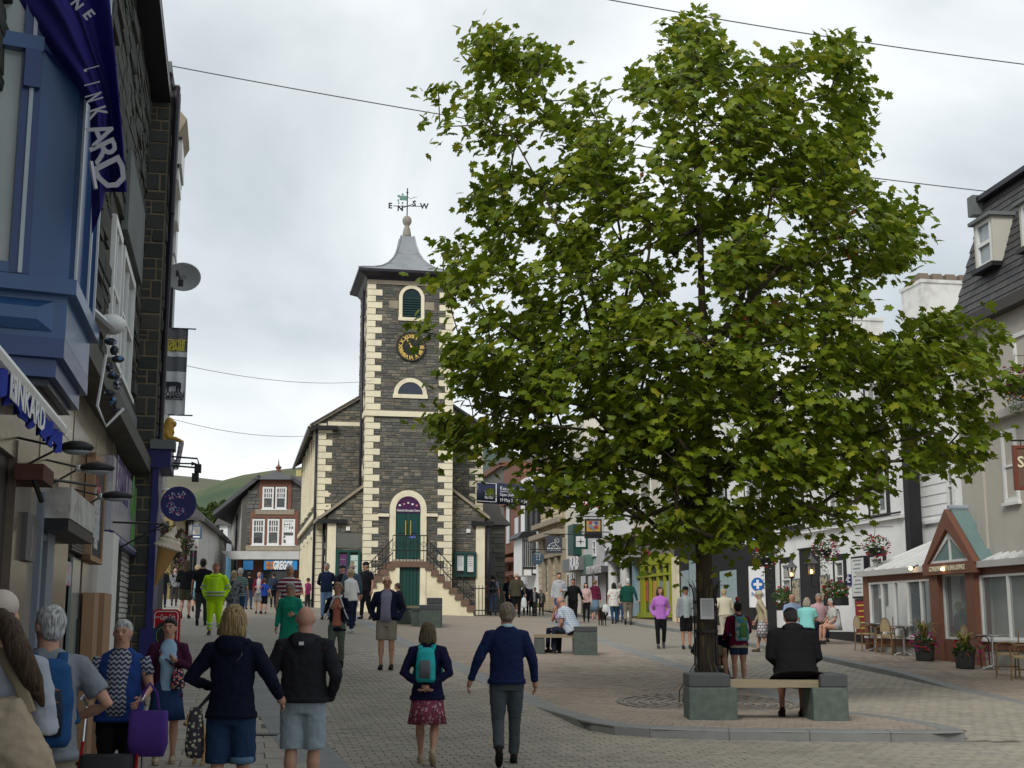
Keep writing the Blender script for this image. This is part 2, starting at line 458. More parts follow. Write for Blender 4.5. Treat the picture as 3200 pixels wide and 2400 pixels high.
def edging(name,path,wid,length,el,m,depth=.12,lift=.02,side=0,kind='structure',stone='kerb_stone'):
 """a run of separate stones along a path (list of (x, y)); side shifts the run across"""
 root = thing(name,None,None,(path[0][0],path[0][1],g(*path[0]))); root['kind'] = kind
 O = root.location
 P = [Vector((x,y)) for x,y in path]
 d = [0]
 for a,c in zip(P,P[1:]): d.append(d[-1] + (c - a).length)
 def pt(t):
  for i in range(len(d) - 1):
   if t <= d[i + 1] or i == len(d) - 2:
    k = (t - d[i]) / max(1e-6,d[i + 1] - d[i]); return P[i].lerp(P[i + 1],k),(P[i + 1] - P[i]).normalized()
 n = max(1,int(d[-1] / length))
 for i in range(n):
  t0,t1 = d[-1] * i / n + .004,d[-1] * (i + 1) / n - .004
  mid = max(1,int((t1 - t0) / .35)); lo = []; hi = []; b = MB()
  rings = []
  for k in range(mid + 1):
   p,q = pt(t0 + (t1 - t0) * k / mid); nrm = Vector((-q.y,q.x))
   a = p + nrm * (side - wid / 2); c = p + nrm * (side + wid / 2)
   e = el(p.y) + lift
   rings.append([(a.x - O.x,a.y - O.y,g(a.x,a.y) + e - depth - O.z),(a.x - O.x,a.y - O.y,g(a.x,a.y) + e - .012 - O.z),(a.x + nrm.x * .012 - O.x,a.y + nrm.y * .012 - O.y,g(a.x,a.y) + e - O.z),
      (c.x - nrm.x * .012 - O.x,c.y - nrm.y * .012 - O.y,g(c.x,c.y) + e - O.z),(c.x - O.x,c.y - O.y,g(c.x,c.y) + e - .012 - O.z),(c.x - O.x,c.y - O.y,g(c.x,c.y) + e - depth - O.z)])
  b.ringed(rings); b.build(stone,m,root)
 return root
front = [(pfL(y),y) for y in (20.5,20,19.5,19,18.5,18,17.6,17.3,17.1,17.0,16.9,16.84,16.78,16.74,16.71)] + [(5.15,16.70),(5.36,16.73),(5.50,16.82),(5.58,16.95),(5.60,17.15)] + [(pfR(y),y) for y in (17.5,18,18.6,19.2,20,20.6)]
edging('island_kerb',front,.30,.92,ep,M_kerb,.16,.022,side=.15)
edging('granite_band',[(xB(y),y) for y in (20.5,22,24,26,28,31,35,40,46,52)],.40,.75,lambda y: 0,M_kerb,.05,.020,side=-.2)
edging('granite_band',[(xC(y),y) for y in (20.6,23,26,29,33,38,43,50)],.42,.75,lambda y: 0,M_kerb,.05,.020,side=.2)
edging('gutter_band',[(xA(y),y) for y in (8,11,14,17,20,24,28,34,40,48)],.6,.75,lambda y: 0,M_kerb,.05,.020,side=-.31)
edging('pavement_kerb',[(xK(y),y) for y in (12,16,20,23,24.8,26,27,28.5,30,32.4,36,40,45,49.5,55,60,70)],.30,.92,ek,M_kerb,.22,.022,side=-.15)
# iron tree grille half rings and a channel on the island
M_iron = mat('cast_iron',(.035,.034,.033),.55,.2,20,.2,60,metal=.4)
M_ironc = mat('weathered_iron',(.17,.15,.125),.6,.2,20,.2,60,metal=.3)
TREE = Vector((3.02,21.3,0)); TREE.z = g(TREE.x,TREE.y)
b = MB()
for r in (.45,.62,.79,.96,1.13,1.3):
 n = int(r * 26)
 for k in range(n):
  t0,t1 = 2 * pi * (k + .12) / n,2 * pi * (k + .88) / n
  vs = []
  for zz in (.0,.03):
   for rr,tt in ((r,t0),(r,t1),(r + .11,t1),(r + .11,t0)):
    x,y = rr * cos(tt),rr * sin(tt); vs.append((x,y,g(TREE.x + x,TREE.y + y) - TREE.z + .005 + zz))
  b.hexa(vs)
gr = b.build('tree_grille',M_ironc,loc=tuple(TREE)); tag(gr,'round slotted iron grille set in the pavers around the big tree','tree grille')
# ------------------------------------------------------------------ hills
def ridge(name,pts,D0,D1,m,base=0,depth=1.0,seed=1,nx=220,ny=26,amp=1.0):
 """a hillside whose skyline passes through measured directions; pts = (px, py) of the skyline"""
 f = lerp_tab(pts); random.seed(seed)
 x0,x1 = pts[0][0],pts[-1][0]; vs = []; fs = []
 from mathutils import noise
 for j in range(ny + 1):
  t = j / ny
  for i in range(nx + 1):
   px = x0 + (x1 - x0) * i / nx
   top = at(px,f(px),D1)
   low = at(px,f(px),D0)
   p = low.lerp(top,t); s = t ** .85
   z = -12 + (top.z + 12) * (s if t < 1 else 1)
   z += amp * (noise.noise(Vector((p.x * .006,p.y * .006,seed))) * 22 + noise.noise(Vector((p.x * .02,p.y * .02,seed))) * 6) * sin(pi * min(1,t * 1.0)) * .9
   vs.append((p.x,p.y,z))
 for i in range(nx + 1):                               # the far side falls away
  px = x0 + (x1 - x0) * i / nx; p = at(px,f(px),D1 * 1.35); vs.append((p.x,p.y,0))
 n = nx + 1
 fs = [(j * n + i,j * n + i + 1,(j + 1) * n + i + 1,(j + 1) * n + i) for j in range(ny + 1) for i in range(nx)]
 return tag(MB().add(vs,fs).build(name,m,smooth=True),kind='structure')
def p_hill(cs,s1,s2):
 def f(H):
  a = H['noise'](s1,6,.6); b_ = H['noise'](s2,5,.6)
  cr = H['N'].new('ShaderNodeValToRGB'); e = cr.color_ramp.elements
  e[0].position = .32; e[0].color = (*cs[0],1); e[1].position = .68; e[1].color = (*cs[2],1)
  q = e.new(.5); q.color = (*cs[1],1); H['L'].new(a,cr.inputs[0])
  return H['mix'](H['math']('MULTIPLY',b_,.55),cr.outputs[0],tuple(k * .55 for k in cs[0]))
 return f
M_fell = mat('fell_grass',rough=.95,var=.25,scale=.01,bump=.0,pat=p_hill([(.04,.075,.04),(.085,.11,.05),(.16,.135,.07)],.012,.05))
M_fellb = mat('fell_heather',rough=.95,var=.2,scale=.01,bump=.0,pat=p_hill([(.10,.115,.07),(.14,.13,.085),(.19,.16,.105)],.008,.04))
M_wood = mat('fell_wood',rough=.95,var=.3,scale=.03,bump=.0,pat=p_hill([(.045,.075,.065),(.055,.09,.075),(.075,.105,.08)],.02,.08))
ridge('hill',[(300,1460),(520,1483),(600,1490),(700,1502),(760,1512),(1000,1560),(1300,1640)],900,2400,M_fellb,seed=3)
ridge('hill',[(380,1640),(560,1560),(690,1503),(760,1484),(850,1470),(930,1461),(1010,1450),(1200,1430),(1400,1425)],420,1500,M_fell,seed=5)
ridge('hill',[(1380,1320),(1500,1385),(1560,1410),(1640,1440),(1800,1480),(2100,1560),(2500,1600)],300,1100,M_wood,seed=9,amp=.8)
# overhead wires
M_wire = mat('wire',(.12,.12,.13),.6,0,bump=0)
def wire(p0,p1,sag,r,label):
 pts = []
 for i in range(25):
  t = i / 24; p = p0.lerp(p1,t); p.z -= sag * 4 * t * (1 - t); pts.append(p)
 O = pts[0].copy()
 tag(MB().tube([p - O for p in pts],r,5).build('overhead_wire',M_wire,loc=O),label,'wire','overhead wires')
wire(at(530,205,27.5),at(3400,632,31),.25,.013,'long wire crossing the sky from the left stone building behind the tree')
wire(at(1800,-20,24),at(3400,225,26),.1,.012,'wire crossing the top right corner of the sky')
wire(at(578,1142,36),at(1160,1190,52),.25,.008,'thin faint wire from the hanging banner towards the clock tower')
wire(at(540,1310,38),at(1050,1352,52),.3,.008,'thin faint wire from the gold lion sign towards the hall')
# ------------------------------------------------------------------ shared building pieces
STONER = [(.15,.155,.135),(.20,.17,.125),(.085,.088,.082),(.125,.125,.10),(.105,.115,.105),(.17,.15,.115),(.095,.09,.09),(.14,.135,.12),(.24,.21,.165),(.115,.125,.105)]
M_rub = mat('rubble_stone',rough=.9,var=.4,scale=9,bump=.7,bscale=22,ramp=STONER)
M_mortar = mat('rubble_mortar',(.10,.093,.078),.95,.3,5,.8,30)
M_mortar2 = mat('buff_mortar',(.215,.175,.12),.95,.25,6,.6,40)
M_slateb = mat('slate_block',rough=.85,var=.25,scale=8,bump=.6,bscale=20,ramp=[(.045,.05,.047),(.06,.066,.062),(.075,.078,.068),(.052,.055,.05),(.085,.082,.07)])
M_cream = mat('cream_paint',(.78,.71,.52),.7,.07,2.5,.2,12,dirt=.22,dscale=1.6)
M_creamw = mat('cream_wall',(.76,.69,.48),.8,.09,1.2,.25,20,dirt=.35,dscale=.9)
M_dark = mat('black_paint',(.018,.018,.02),.5,.1,5,.05,30)
M_pipe = mat('drainpipe',(.02,.018,.026),.4,.1,5,.05,30)
M_glass = mat('window_glass',(.05,.06,.065),.06,.3,1.5,0,spec=.6)
M_glassl = mat('window_glass_pale',(.28,.32,.34),.08,.4,1.2,0,spec=.6)
M_white = paint((.72,.72,.70),dirt=.15,key='white_paint')
M_green = mat('dark_green_paint',(.012,.060,.052),.45,.15,4,.05,40)
M_lead = mat('lead_sheet',(.27,.285,.30),.5,.22,1.6,.15,12,metal=.2,dirt=.3,dscale=1.2)
M_leadw = mat('weathered_finial',(.27,.25,.21),.8,.3,3,.3,30)
M_slate = mat('roof_slate',rough=.7,var=.2,scale=6,bump=.3,bscale=30,ramp=[(.075,.078,.085),(.10,.10,.105),(.085,.08,.078),(.12,.115,.11)])
M_step = mat('step_stone',(.16,.10,.072),.85,.25,3,.4,30,dirt=.2)
M_gold = mat('gold_leaf',(.72,.50,.13),.4,.1,8,.1,30,metal=.35)
M_cop = mat('stone_coping',(.30,.255,.19),.85,.25,3,.5,20,dirt=.25)
PROTO = {}
def stone_protos(m,name):
 k = (m.name,name)
 if k not in PROTO:
  L = []
  rs = random.Random(11)
  for i in range(8):
   b = MB(); j = lambda a: rs.uniform(-a,a)
   lo = [(sx * .5,0,sz * .5) for sx,sz in ((-1,-1),(1,-1),(1,1),(-1,1))]
   hi = [(sx * (.47 + j(.03)),-1 + j(.35),sz * (.44 + j(.05))) for sx,sz in ((-1,-1),(1,-1),(1,1),(-1,1))]
   b.hexa(hi + lo); L.append(b.mesh(name,m))
  PROTO[k] = L
 return PROTO[k]
def courses(x0,x1,z0,z1,hr=(.09,.17),wr=(.14,.46),seed=1,ok=None,zx=None):
 """random coursed stonework: list of (x0, x1, z0, z1)"""
 rs = random.Random(seed); L = []; z = z0
 while z < z1 - .03:
  h = min(rs.uniform(*hr),z1 - z); x = x0 - rs.uniform(0,.2)
  while x < x1:
   w_ = rs.uniform(*wr); a,c = max(x,x0),min(x + w_,x1)
   if c - a > .05 and (ok is None or ok((a + c) / 2,z + h / 2,c - a,h)):
    if rs.random() < .22 and h > .12: L += [(a,c,z,z + h * .48),(a,c,z + h * .48,z + h)]
    else: L.append((a,c,z,z + h))
   x += w_
  z += h
 return L
def lay_stones(l,L,m,parent,place,proud=.02,gap=.014,name='stone',limit=300,seed=1):
 """single stones as parts (largest first), the rest joined. place(a, z, h) -> local xyz of the frame (h = proud of wall)"""
 rs = random.Random(seed); ps = stone_protos(m,name)
 L = sorted(L,key=lambda q: -(q[1] - q[0]) * (q[3] - q[2]))
 b = l.mb()
 for i,(a,c,z0,z1) in enumerate(L):
  pr = proud * rs.uniform(.5,1.5); am,zm = (a + c) / 2,(z0 + z1) / 2; w_,h_ = c - a - gap,z1 - z0 - gap
  if w_ < .02 or h_ < .02: continue
  if i < limit:
   o = link(name,rs.choice(ps),parent); p0 = Vector(place(am,zm,0)); p1 = Vector(place(am + 1,zm,0)); p2 = Vector(place(am,zm,1))
   ux = p1 - p0; uy = -(p2 - p0)
   M = Matrix(((ux.x * w_,uy.x * pr,0,p0.x - l.x),(ux.y * w_,uy.y * pr,0,p0.y - l.y),(0,0,h_,p0.z - l.z),(0,0,0,1)))
   if rs.random() < .5 and False: pass
   o.matrix_basis = M
  else:
   A,C,Z0,Z1 = am - w_ / 2,am + w_ / 2,zm - h_ / 2,zm + h_ / 2
   j = lambda: rs.uniform(.004,.02)
   hi = [place(A + j(),Z0 + j(),pr),place(C - j(),Z0 + j(),pr * rs.uniform(.7,1.2)),place(C - j(),Z1 - j(),pr),place(A + j(),Z1 - j(),pr * rs.uniform(.7,1.2))]
   lo = [place(A,Z0,0),place(C,Z0,0),place(C,Z1,0),place(A,Z1,0)]
   b.add(hi + lo,[(0,1,2,3),(4,5,1,0),(5,6,2,1),(6,7,3,2),(7,4,0,3)])
 if b.v: tag(b.part(name + 's',m,parent=parent),kind='stuff')
def sash(l,parent,fr_side,a0,a1,z0,z1,d,nx=1,nz=2,m=None,glass=None,name='window',bar=.035,frame=.07,sill=True,meet=True,top_grid=None,sunk=.10):
 """a sash window in a wall. fr_side: function (a, depth, z) -> frame xyz ; depth grows out of the wall"""
 m = m or M_white; glass = glass or M_glass; P = fr_side
 def bx(b,a,c,z_,zz,d0,d1,mi=0):
  p = [P(a,d1,z_),P(c,d1,z_),P(c,d0,z_),P(a,d0,z_),P(a,d1,zz),P(c,d1,zz),P(c,d0,zz),P(a,d0,zz)]
  b.hexa(p,mi)
 b = l.mb()
 bx(b,a0,a0 + frame,z0,z1,-.05,.02); bx(b,a1 - frame,a1,z0,z1,-.05,.02)
 bx(b,a0 + frame,a1 - frame,z1 - frame,z1,-.05,.019); bx(b,a0 + frame,a1 - frame,z0,z0 + frame,-.05,.019)
 zm = (z0 + z1) / 2
 if meet: bx(b,a0 + frame,a1 - frame,zm - .025,zm + .025,-.05,.012)
 win = b.part(name,m,parent=parent)
 if nx > 1 or nz > 2 or top_grid:
  b = l.mb()
  tg = top_grid
  if tg:
   for i in range(1,tg[0]): x = a0 + frame + (a1 - a0 - 2 * frame) * i / tg[0]; bx(b,x - bar / 2,x + bar / 2,zm + .025,z1 - frame,-.04,.004)
   for i in range(1,tg[1]): z = zm + .025 + (z1 - frame - zm - .025) * i / tg[1]; bx(b,a0 + frame,a1 - frame,z - bar / 2,z + bar / 2,-.04,.003)
  else:
   for i in range(1,nx): x = a0 + frame + (a1 - a0 - 2 * frame) * i / nx; bx(b,x - bar / 2,x + bar / 2,z0 + frame,z1 - frame,-.04,.004)
   for i in range(1,nz):
    z = z0 + (z1 - z0) * i / nz
    if abs(z - zm) > .05: bx(b,a0 + frame,a1 - frame,z - bar / 2,z + bar / 2,-.04,.003)
  if b.v: o = b.part('glazing_bar',m,parent=win)
 b = l.mb(); bx(b,a0 + frame * .8,a1 - frame * .8,z0 + frame * .8,z1 - frame * .8,-.08,-.03); b.part('pane',glass,parent=win)
 if sill:
  b = l.mb(); bx(b,a0 - .05,a1 + .05,z0 - .07,z0 - .003,-.05,.07); b.part('sill',m,parent=win)
 return win
# ------------------------------------------------------------------ the clock tower hall
q = at(1411,1915,54)
HF = Frame(q.x,q.y,11.5); HZ = HF.z                   # origin: foot of the tower's right front corner
hall,HL = nobase(HF,'clock_tower_hall','old stone town hall with cream quoins, a clock tower and a concave lead roof','hall')
def hx(px,py,d=0): return HF.ony(px,py,d)
TL = hx(1138,1650)[0]; TR = hx(1410,1650)[0]; EZ = hx(1285,862)[1]
SZ = hx(1250,1294)[1]                                   # string course
WY = 1.6                                                 # wings stand back from the tower front
WL = hx(990,1650,WY)[0]; WR = hx(1506,1650,WY)[0]
WZ = hx(1000,1318,WY)[1]
TD = TR - TL
# solid cores behind the stones
b = HL.mb(); b.box(TL,TR,0,TD,HZ - 1,EZ); b.part('tower_wall',M_mortar)
b = HL.mb()
mxr = (WL + WR) / 2; apz = WZ + (mxr - WL) * .62
b.prism([(WL,HZ - 1),(WR,HZ - 1),(WR,WZ),(mxr,apz),(WL,WZ)],WY,WY + 15,'y'); b.part('nave_wall',M_mortar)
# roof of the nave (slates) with overhang
for sgn in (-1,1):
 b = HL.mb()
 e0 = (mxr + sgn * (mxr - WL + .35),WZ - .22); e1 = (mxr,apz)
 b.prism([e0,(e0[0],e0[1] + .12),(e1[0],e1[1] + .14),(e1[0],e1[1] + .02)] if sgn < 0 else [e0,(e1[0],e1[1] + .02),(e1[0],e1[1] + .14),(e0[0],e0[1] + .12)],WY - .12,WY + 15.2,'y'); b.part('roof_slope',M_slate)
 b = HL.mb(); b.prism([(e0[0] - sgn * 0,e0[1] - .1),(e0[0] + sgn * .12,e0[1] - .1),(e0[0] + sgn * .12,e0[1] + .02),(e0[0],e0[1] + .02)],WY - .1,WY + 15.2,'y'); b.part('gutter',M_pipe)
# lean-to aisles
LLx = hx(1022,1700,.5)[0]; LLz = hx(1030,1612,.5)[1]; LTz = hx(1136,1523,.5)[1]
LRx = hx(1514,1700,.5)[0]; LRz = hx(1518,1612,.5)[1]; LTRz = hx(1416,1530,.5)[1]
for x0,x1,z0,z1,nm in ((LLx,TL,LLz,LTz,'l'),(TR,LRx,LTRz,LRz,'r')):
 b = HL.mb(); b.prism([(x0,HZ - 1),(x1,HZ - 1),(x1,z1),(x0,z0)],.5,WY - .003,'y'); b.part('aisle_wall',M_mortar)
 b = HL.mb()
 if nm == 'l': b.prism([(x0 - .5,z0 - .28),(x1 - .002,z1),(x1 - .002,z1 + .13),(x0 - .5,z0 - .15)],.38,WY + .2,'y')
 else: b.prism([(x0 + .002,z0),(x1 + .2,z1 - .16),(x1 + .2,z1 - .03),(x0 + .002,z0 + .13)],.38,WY + .2,'y')
 b.part('sloping_coping',M_cop)
# arch openings of the tower front
dcx = (hx(1235,1700)[0] + hx(1313,1700)[0]) / 2; dr = .5 * (hx(1313,1700)[0] - hx(1235,1700)[0])
dz0 = hx(1274,1757)[1]; dzs = hx(1274,1590)[1]                       # door sill, springing
lcx = (hx(1258,900)[0] + hx(1316,900)[0]) / 2; lr = .5 * (hx(1316,900)[0] - hx(1258,900)[0]); lz0 = hx(1287,993)[1]; lzs = hx(1287,931)[1]
scx = (hx(1243,1230)[0] + hx(1321,1230)[0]) / 2; sr = .5 * (hx(1321,1230)[0] - hx(1243,1230)[0]); sz0 = hx(1282,1233)[1]
ccx,ccz = hx(1284.5,1085); crad = .5 * (hx(1330,1085)[0] - hx(1241,1085)[0])
def hole(x,z,w_,h_):
 if abs(x - dcx) < dr + .22 + w_ / 2 and HZ < z < dzs: return True
 if (x - dcx) ** 2 + (z - dzs) ** 2 < (dr + .28) ** 2 and z >= dzs: return True
 if abs(x - lcx) < lr + .16 + w_ / 2 and lz0 - .1 < z < lzs: return True
 if (x - lcx) ** 2 + (z - lzs) ** 2 < (lr + .22) ** 2 and z >= lzs: return True
 if (x - scx) ** 2 + (z - sz0) ** 2 < (sr + .22) ** 2 and z > sz0 - .12: return True
 return False
QW = .56; QN = .30
# quoins: long and short stones in turn, on the front and round the corner
def quoins(xc,side,z0,z1,y0,par,back=1,hq=.262,wl=QW,ws=QN):
 k = 0; z = z0; L = []
 while z < z1 - .1:
  h = min(hq,z1 - z); w_ = wl if k % 2 == 0 else ws; d_ = ws if k % 2 == 0 else wl
  b = HL.mb(); x0,x1 = (xc - .03,xc + w_) if side > 0 else (xc - w_,xc + .03)
  b.box(x0,x1,y0 - .03,y0 + (d_ if back else .2),z + .012,z + h - .012)
  b.part('quoin',M_cream,parent=par); z += h; k += 1
  L.append((x0,x1,z - h,z))
 return L
quoins(TL,1,HZ,SZ - .12,0,hall); quoins(TR,-1,HZ,SZ - .12,0,hall)
quoins(TL,1,SZ + .14,EZ - .02,0,hall); quoins(TR,-1,SZ + .14,EZ - .02,0,hall)
quoins(WL,1,HZ,WZ - .05,WY,hall,wl=.54,ws=.29); quoins(WR,-1,HZ,WZ - .05,WY,hall,wl=.54,ws=.29)
inq = lambda x,z,w_,a,c,e=.55: a + e * .62 < x - w_ * .0 and x < c - e * .62
S1 = courses(TL + .34,TR - .34,HZ,EZ - .05,seed=3,ok=lambda x,z,w_,h_: not hole(x,z,w_,h_) and abs(z - SZ) > .2 - .0)
lay_stones(HL,S1,M_rub,hall,lambda a,z,h: (a,-h,z),proud=.018,seed=4,limit=230)
def wing_ok(x,z,*k): return z < WZ + max(0,(x - WL) * .62 - .1)
S2 = courses(WL + .33,TL,HZ + 1.0,apz,seed=5,ok=lambda x,z,w_,h_: z < WZ + (x - WL) * .62 - .12 and not (x > LLx and z < LLz + (x - LLx) * (LTz - LLz) / (TL - LLx)))
S2 += courses(TR,WR - .33,HZ + 1.0,WZ,seed=6)
lay_stones(HL,S2,M_rub,hall,lambda a,z,h: (a,WY - h,z),seed=7,limit=70)
S3 = courses(LLx + .3,TL - .02,HZ,LTz,seed=8,ok=lambda x,z,w_,h_: z < LLz + (x - LLx) * (LTz - LLz) / (TL - LLx) - .12)
S3 += courses(TR + .02,LRx - .3,HZ,LTRz,seed=9,ok=lambda x,z,w_,h_: z < LTRz + (x - TR) * (LRz - LTRz) / (LRx - TR) - .12)
lay_stones(HL,S3,M_rub,hall,lambda a,z,h: (a,.5 - h,z),seed=10,limit=0)
S4 = courses(WY + .4,WY + 14,HZ,WZ - .3,hr=(.16,.26),wr=(.3,.8),seed=11)
lay_stones(HL,S4,M_rub,hall,lambda a,z,h: (WL - h,a,z),seed=12,limit=0)
S5 = courses(.4,TD,HZ,EZ,hr=(.12,.22),seed=13)
lay_stones(HL,S5,M_rub,hall,lambda a,z,h: (TL - h,a,z),seed=14,limit=0)
# string course, aisle corner pillars, eave caps
b = HL.mb(); b.box(TL - .09,TR + .09,-.09,TD,SZ - .11,SZ + .11); b.part('string_course',M_cream)
b = HL.mb(); b.box(WL + .35,TL - .02,WY - .04,WY,hx(1080,1325,WY)[1] - .08,hx(1080,1325,WY)[1] + .08); b.part('string_course',M_cream)
b = HL.mb(); b.box(LLx,LLx + .34,.42,.6,HZ,LLz - .2); b.part('corner_pillar',M_cream)
b = HL.mb(); b.box(LRx - .36,LRx,.42,.6,HZ,LRz - .3); b.part('corner_pillar',M_cream)
b = HL.mb(); b.box(LLx - .4,LLx + .75,.30,.7,LLz - .3,LLz - .14); b.part('eave_cap',M_dark)
b = HL.mb(); b.box(LRx - .55,LRx + .35,.30,.7,LRz - .42,LRz - .24); b.part('eave_cap',M_dark)
b = HL.mb(); b.box(WL - .35,WL + .75,WY - .25,WY + .2,WZ - .34,WZ - .18); b.part('eave_cap',M_dark)
b = HL.mb(); b.prism([(WL - .4,WZ - .2),(WL + .8,WZ - .2),(TL,WZ + (TL - WL) * .62 + .12),(TL,WZ + (TL - WL) * .62 - .02),(WL + .2,WZ - .02)],WY - .14,WY - .01,'y')
b = HL.mb(); b.prism([(WL - .4,WZ - .28),(TL - .01,WZ + (TL - WL) * .62 - .02),(TL - .01,WZ + (TL - WL) * .62 + .14),(WL - .4,WZ - .12)],WY - .12,WY - .004,'y'); b.part('gable_coping',M_cop)
# drainpipes
for x,y,z1 in ((WL - .10,WY - .05,WZ - .2),(TL - .12,.9,EZ - .5),(LLx - .12,.9,LLz - .3),(LRx + .14,.4,LRz - .4)):
 b = HL.mb(); b.tube([(x,y,HZ),(x,y,z1)],.055,8); b.part('drainpipe',M_pipe,smooth=True)
# side windows of the nave, cream surrounds
for k in range(4):
 y0 = WY + 1.6 + k * 3.1
 for z0,z1 in ((HZ + 4.6,HZ + 7.4),(HZ + .8,HZ + 3.2)):
  b = HL.mb()
  for a,c,zz0,zz1 in ((y0 - .22,y0,z0,z1),(y0 + 1.2,y0 + 1.42,z0,z1),(y0 - .22,y0 + 1.42,z1,z1 + .25),(y0 - .3,y0 + 1.5,z0 - .16,z0)): b.box(WL - .10,WL + .05,a,c,zz0,zz1)
  sur = b.part('window',M_cream)
  b = HL.mb(); b.box(WL - .03,WL + .04,y0,y0 + 1.2,z0,z1); b.part('pane',M_glass,parent=sur)
b = HL.mb(); b.box(WL - .12,WL,WY,WY + 15,HZ + 3.9,HZ + 4.1); b.part('string_course',M_cream)
for k in range(3):
 b = HL.mb(); n = 10; y0,zc = (1.3,1.3,1.3)[k],(EZ - 2.2,EZ - 5.2,EZ - 8.0)[k]
 b.ringed([[(TL - .06,y0 + r * cos(2 * pi * j / 20) * .8,zc + r * sin(2 * pi * j / 20) * (1.3 if k == 0 else 1)) for j in range(20)] for r in (.38,.55)] ,close=False); b.ringed([[(TL - .06 + q,y0 + .55 * cos(2 * pi * j / 20) * .8,zc + .55 * sin(2 * pi * j / 20) * (1.3 if k == 0 else 1)) for j in range(20)] for q in (0,.06)],close=False)
 o = b.part('side_opening',M_cream)
 b = HL.mb(); b.prism([(y0 + .38 * cos(2 * pi * j / 20) * .8,zc + .38 * sin(2 * pi * j / 20) * (1.3 if k == 0 else 1)) for j in range(20)],TL - .03,TL,'x'); b.part('pane',M_glass,parent=o)
# eave of the tower: soffit, fascia, gutter
OV = .46
b = HL.mb()
b.ringed([[(TL - e_,-e_,z),(TR + e_,-e_,z),(TR + e_,TD + e_,z),(TL - e_,TD + e_,z)] for e_,z in ((.02,EZ - .30),(.16,EZ - .12),(OV - .06,EZ),(OV,EZ + .02),(OV,EZ + .13))])
b.part('eaves',M_pipe)
b = HL.mb(); b.box(TL - .03,TR + .03,-.06,.0,EZ - .42,EZ - .2); b.part('frieze',M_cop)
# concave lead roof
tcx,tcy = (TL + TR) / 2,TD / 2; half = TD / 2 + OV
NZ = hx(1278,705,-.1)[1]                                # neck below the stone finial
prof = [(0,1.0),(.04,.90),(.10,.72),(.19,.53),(.30,.395),(.44,.29),(.60,.215),(.80,.16),(1.0,.125)]
H_ = NZ - EZ - .13
def rr(k,t=None):
 f = prof[k]; return [(tcx + sx * half * f[1],tcy + sy * half * f[1],EZ + .13 + H_ * f[0]) for sx,sy in ((-1,-1),(1,-1),(1,1),(-1,1))]
b = HL.mb(); b.ringed([rr(k) for k in range(len(prof))]); b.part('lead_roof',M_lead)
for sx,sy in ((-1,-1),(1,-1),(1,1),(-1,1)):
 b = HL.mb(); b.tube([(tcx + sx * half * f,tcy + sy * half * f,EZ + .15 + H_ * t) for t,f in prof],.035,6); b.part('hip_roll',M_lead)
for fr_,seg in ((0,3),(1,3)):
 for k in (2,4,6):
  f = prof[k]; z = EZ + .14 + H_ * f[0]; hh = half * f[1]
  b = HL.mb()
  if fr_ == 0: b.tube([(tcx - hh,tcy - hh - .01,z),(tcx,tcy - hh - .02,z - .12),(tcx + hh,tcy - hh - .01,z)],.022,5)
  else: b.tube([(tcx - hh - .01,tcy - hh,z),(tcx - hh - .02,tcy,z - .12),(tcx - hh - .01,tcy + hh,z)],.022,5)
  b.part('lead_seam',M_lead)
b = HL.mb(); b.tube([(tcx,tcy - half * f - .01,EZ + .15 + H_ * t) for t,f in prof[:]],.02,5);
b = HL.mb()
bz = hx(1278,668,-.1)[1] - NZ
b.lathe([(.0,0),(.17,0),(.19,bz * .25),(.17,bz * .5),(.13,bz * .85),(.10,bz * 1.0),(.105,bz * 1.08),(.155,bz * 1.2),(.20,bz * 1.45),(.19,bz * 1.65),(.13,bz * 1.85),(.0,bz * 1.92)],(tcx,tcy,NZ),14); b.part('finial',M_leadw,smooth=True)
# weather vane
vz = NZ + bz * 1.9; vt = hx(1283,545,-.1)[1]; vl = vt - vz
vane,VL = nobase(HF,'weather_vane','iron weather vane with letters and a green copper flag above the clock tower','weather vane',tcx,tcy,vz)
b = VL.mb(); b.tube([(tcx,tcy,vz - .05),(tcx,tcy,vt)],.025,6); b.part('mast',M_pipe)
az_ = vz + vl * .36
M_verd = mat('verdigris',(.14,.26,.22),.7,.3,8,.2,30)
for k,(dx,dy,s_) in enumerate((((-1),.15,'E'),((1),-.15,'W'),(.35,-.55,'S'),(-.35,.55,'N'))):
 L_ = .60
 b = VL.mb(); b.tube([(tcx,tcy,az_),(tcx + dx * L_,tcy + dy * L_,az_)],.018,5); b.part('arm',M_pipe)
 text(s_,.34,'letter',M_pipe,vane,(dx * (L_ + .12),dy * (L_ + .12),az_ - vz),RX,.01,.012)
b = VL.mb()
for k,(x0,x1,z0,z1) in enumerate(((-.33,-.02,.56,.72),(-.42,-.33,.66,.74),(-.42,-.36,.50,.58),(-.24,-.17,.42,.50),(-.40,-.34,.42,.48),(-.24,-.16,.74,.80))):
 b.box(tcx + x0,tcx + x1,tcy - .012,tcy + .012,vz + vl * z0,vz + vl * z1)
b.part('flag',M_verd)
b = VL.mb(); b.tube([(tcx,tcy,vz + vl * .70),(tcx + .15,tcy,vz + vl * .62),(tcx + .30,tcy,vz + vl * .70),(tcx + .40,tcy,vz + vl * .70)],.012,5); b.ell((tcx,tcy,vt - vl * .15),(.05,.05,.05),8,6); b.part('scroll',M_pipe)
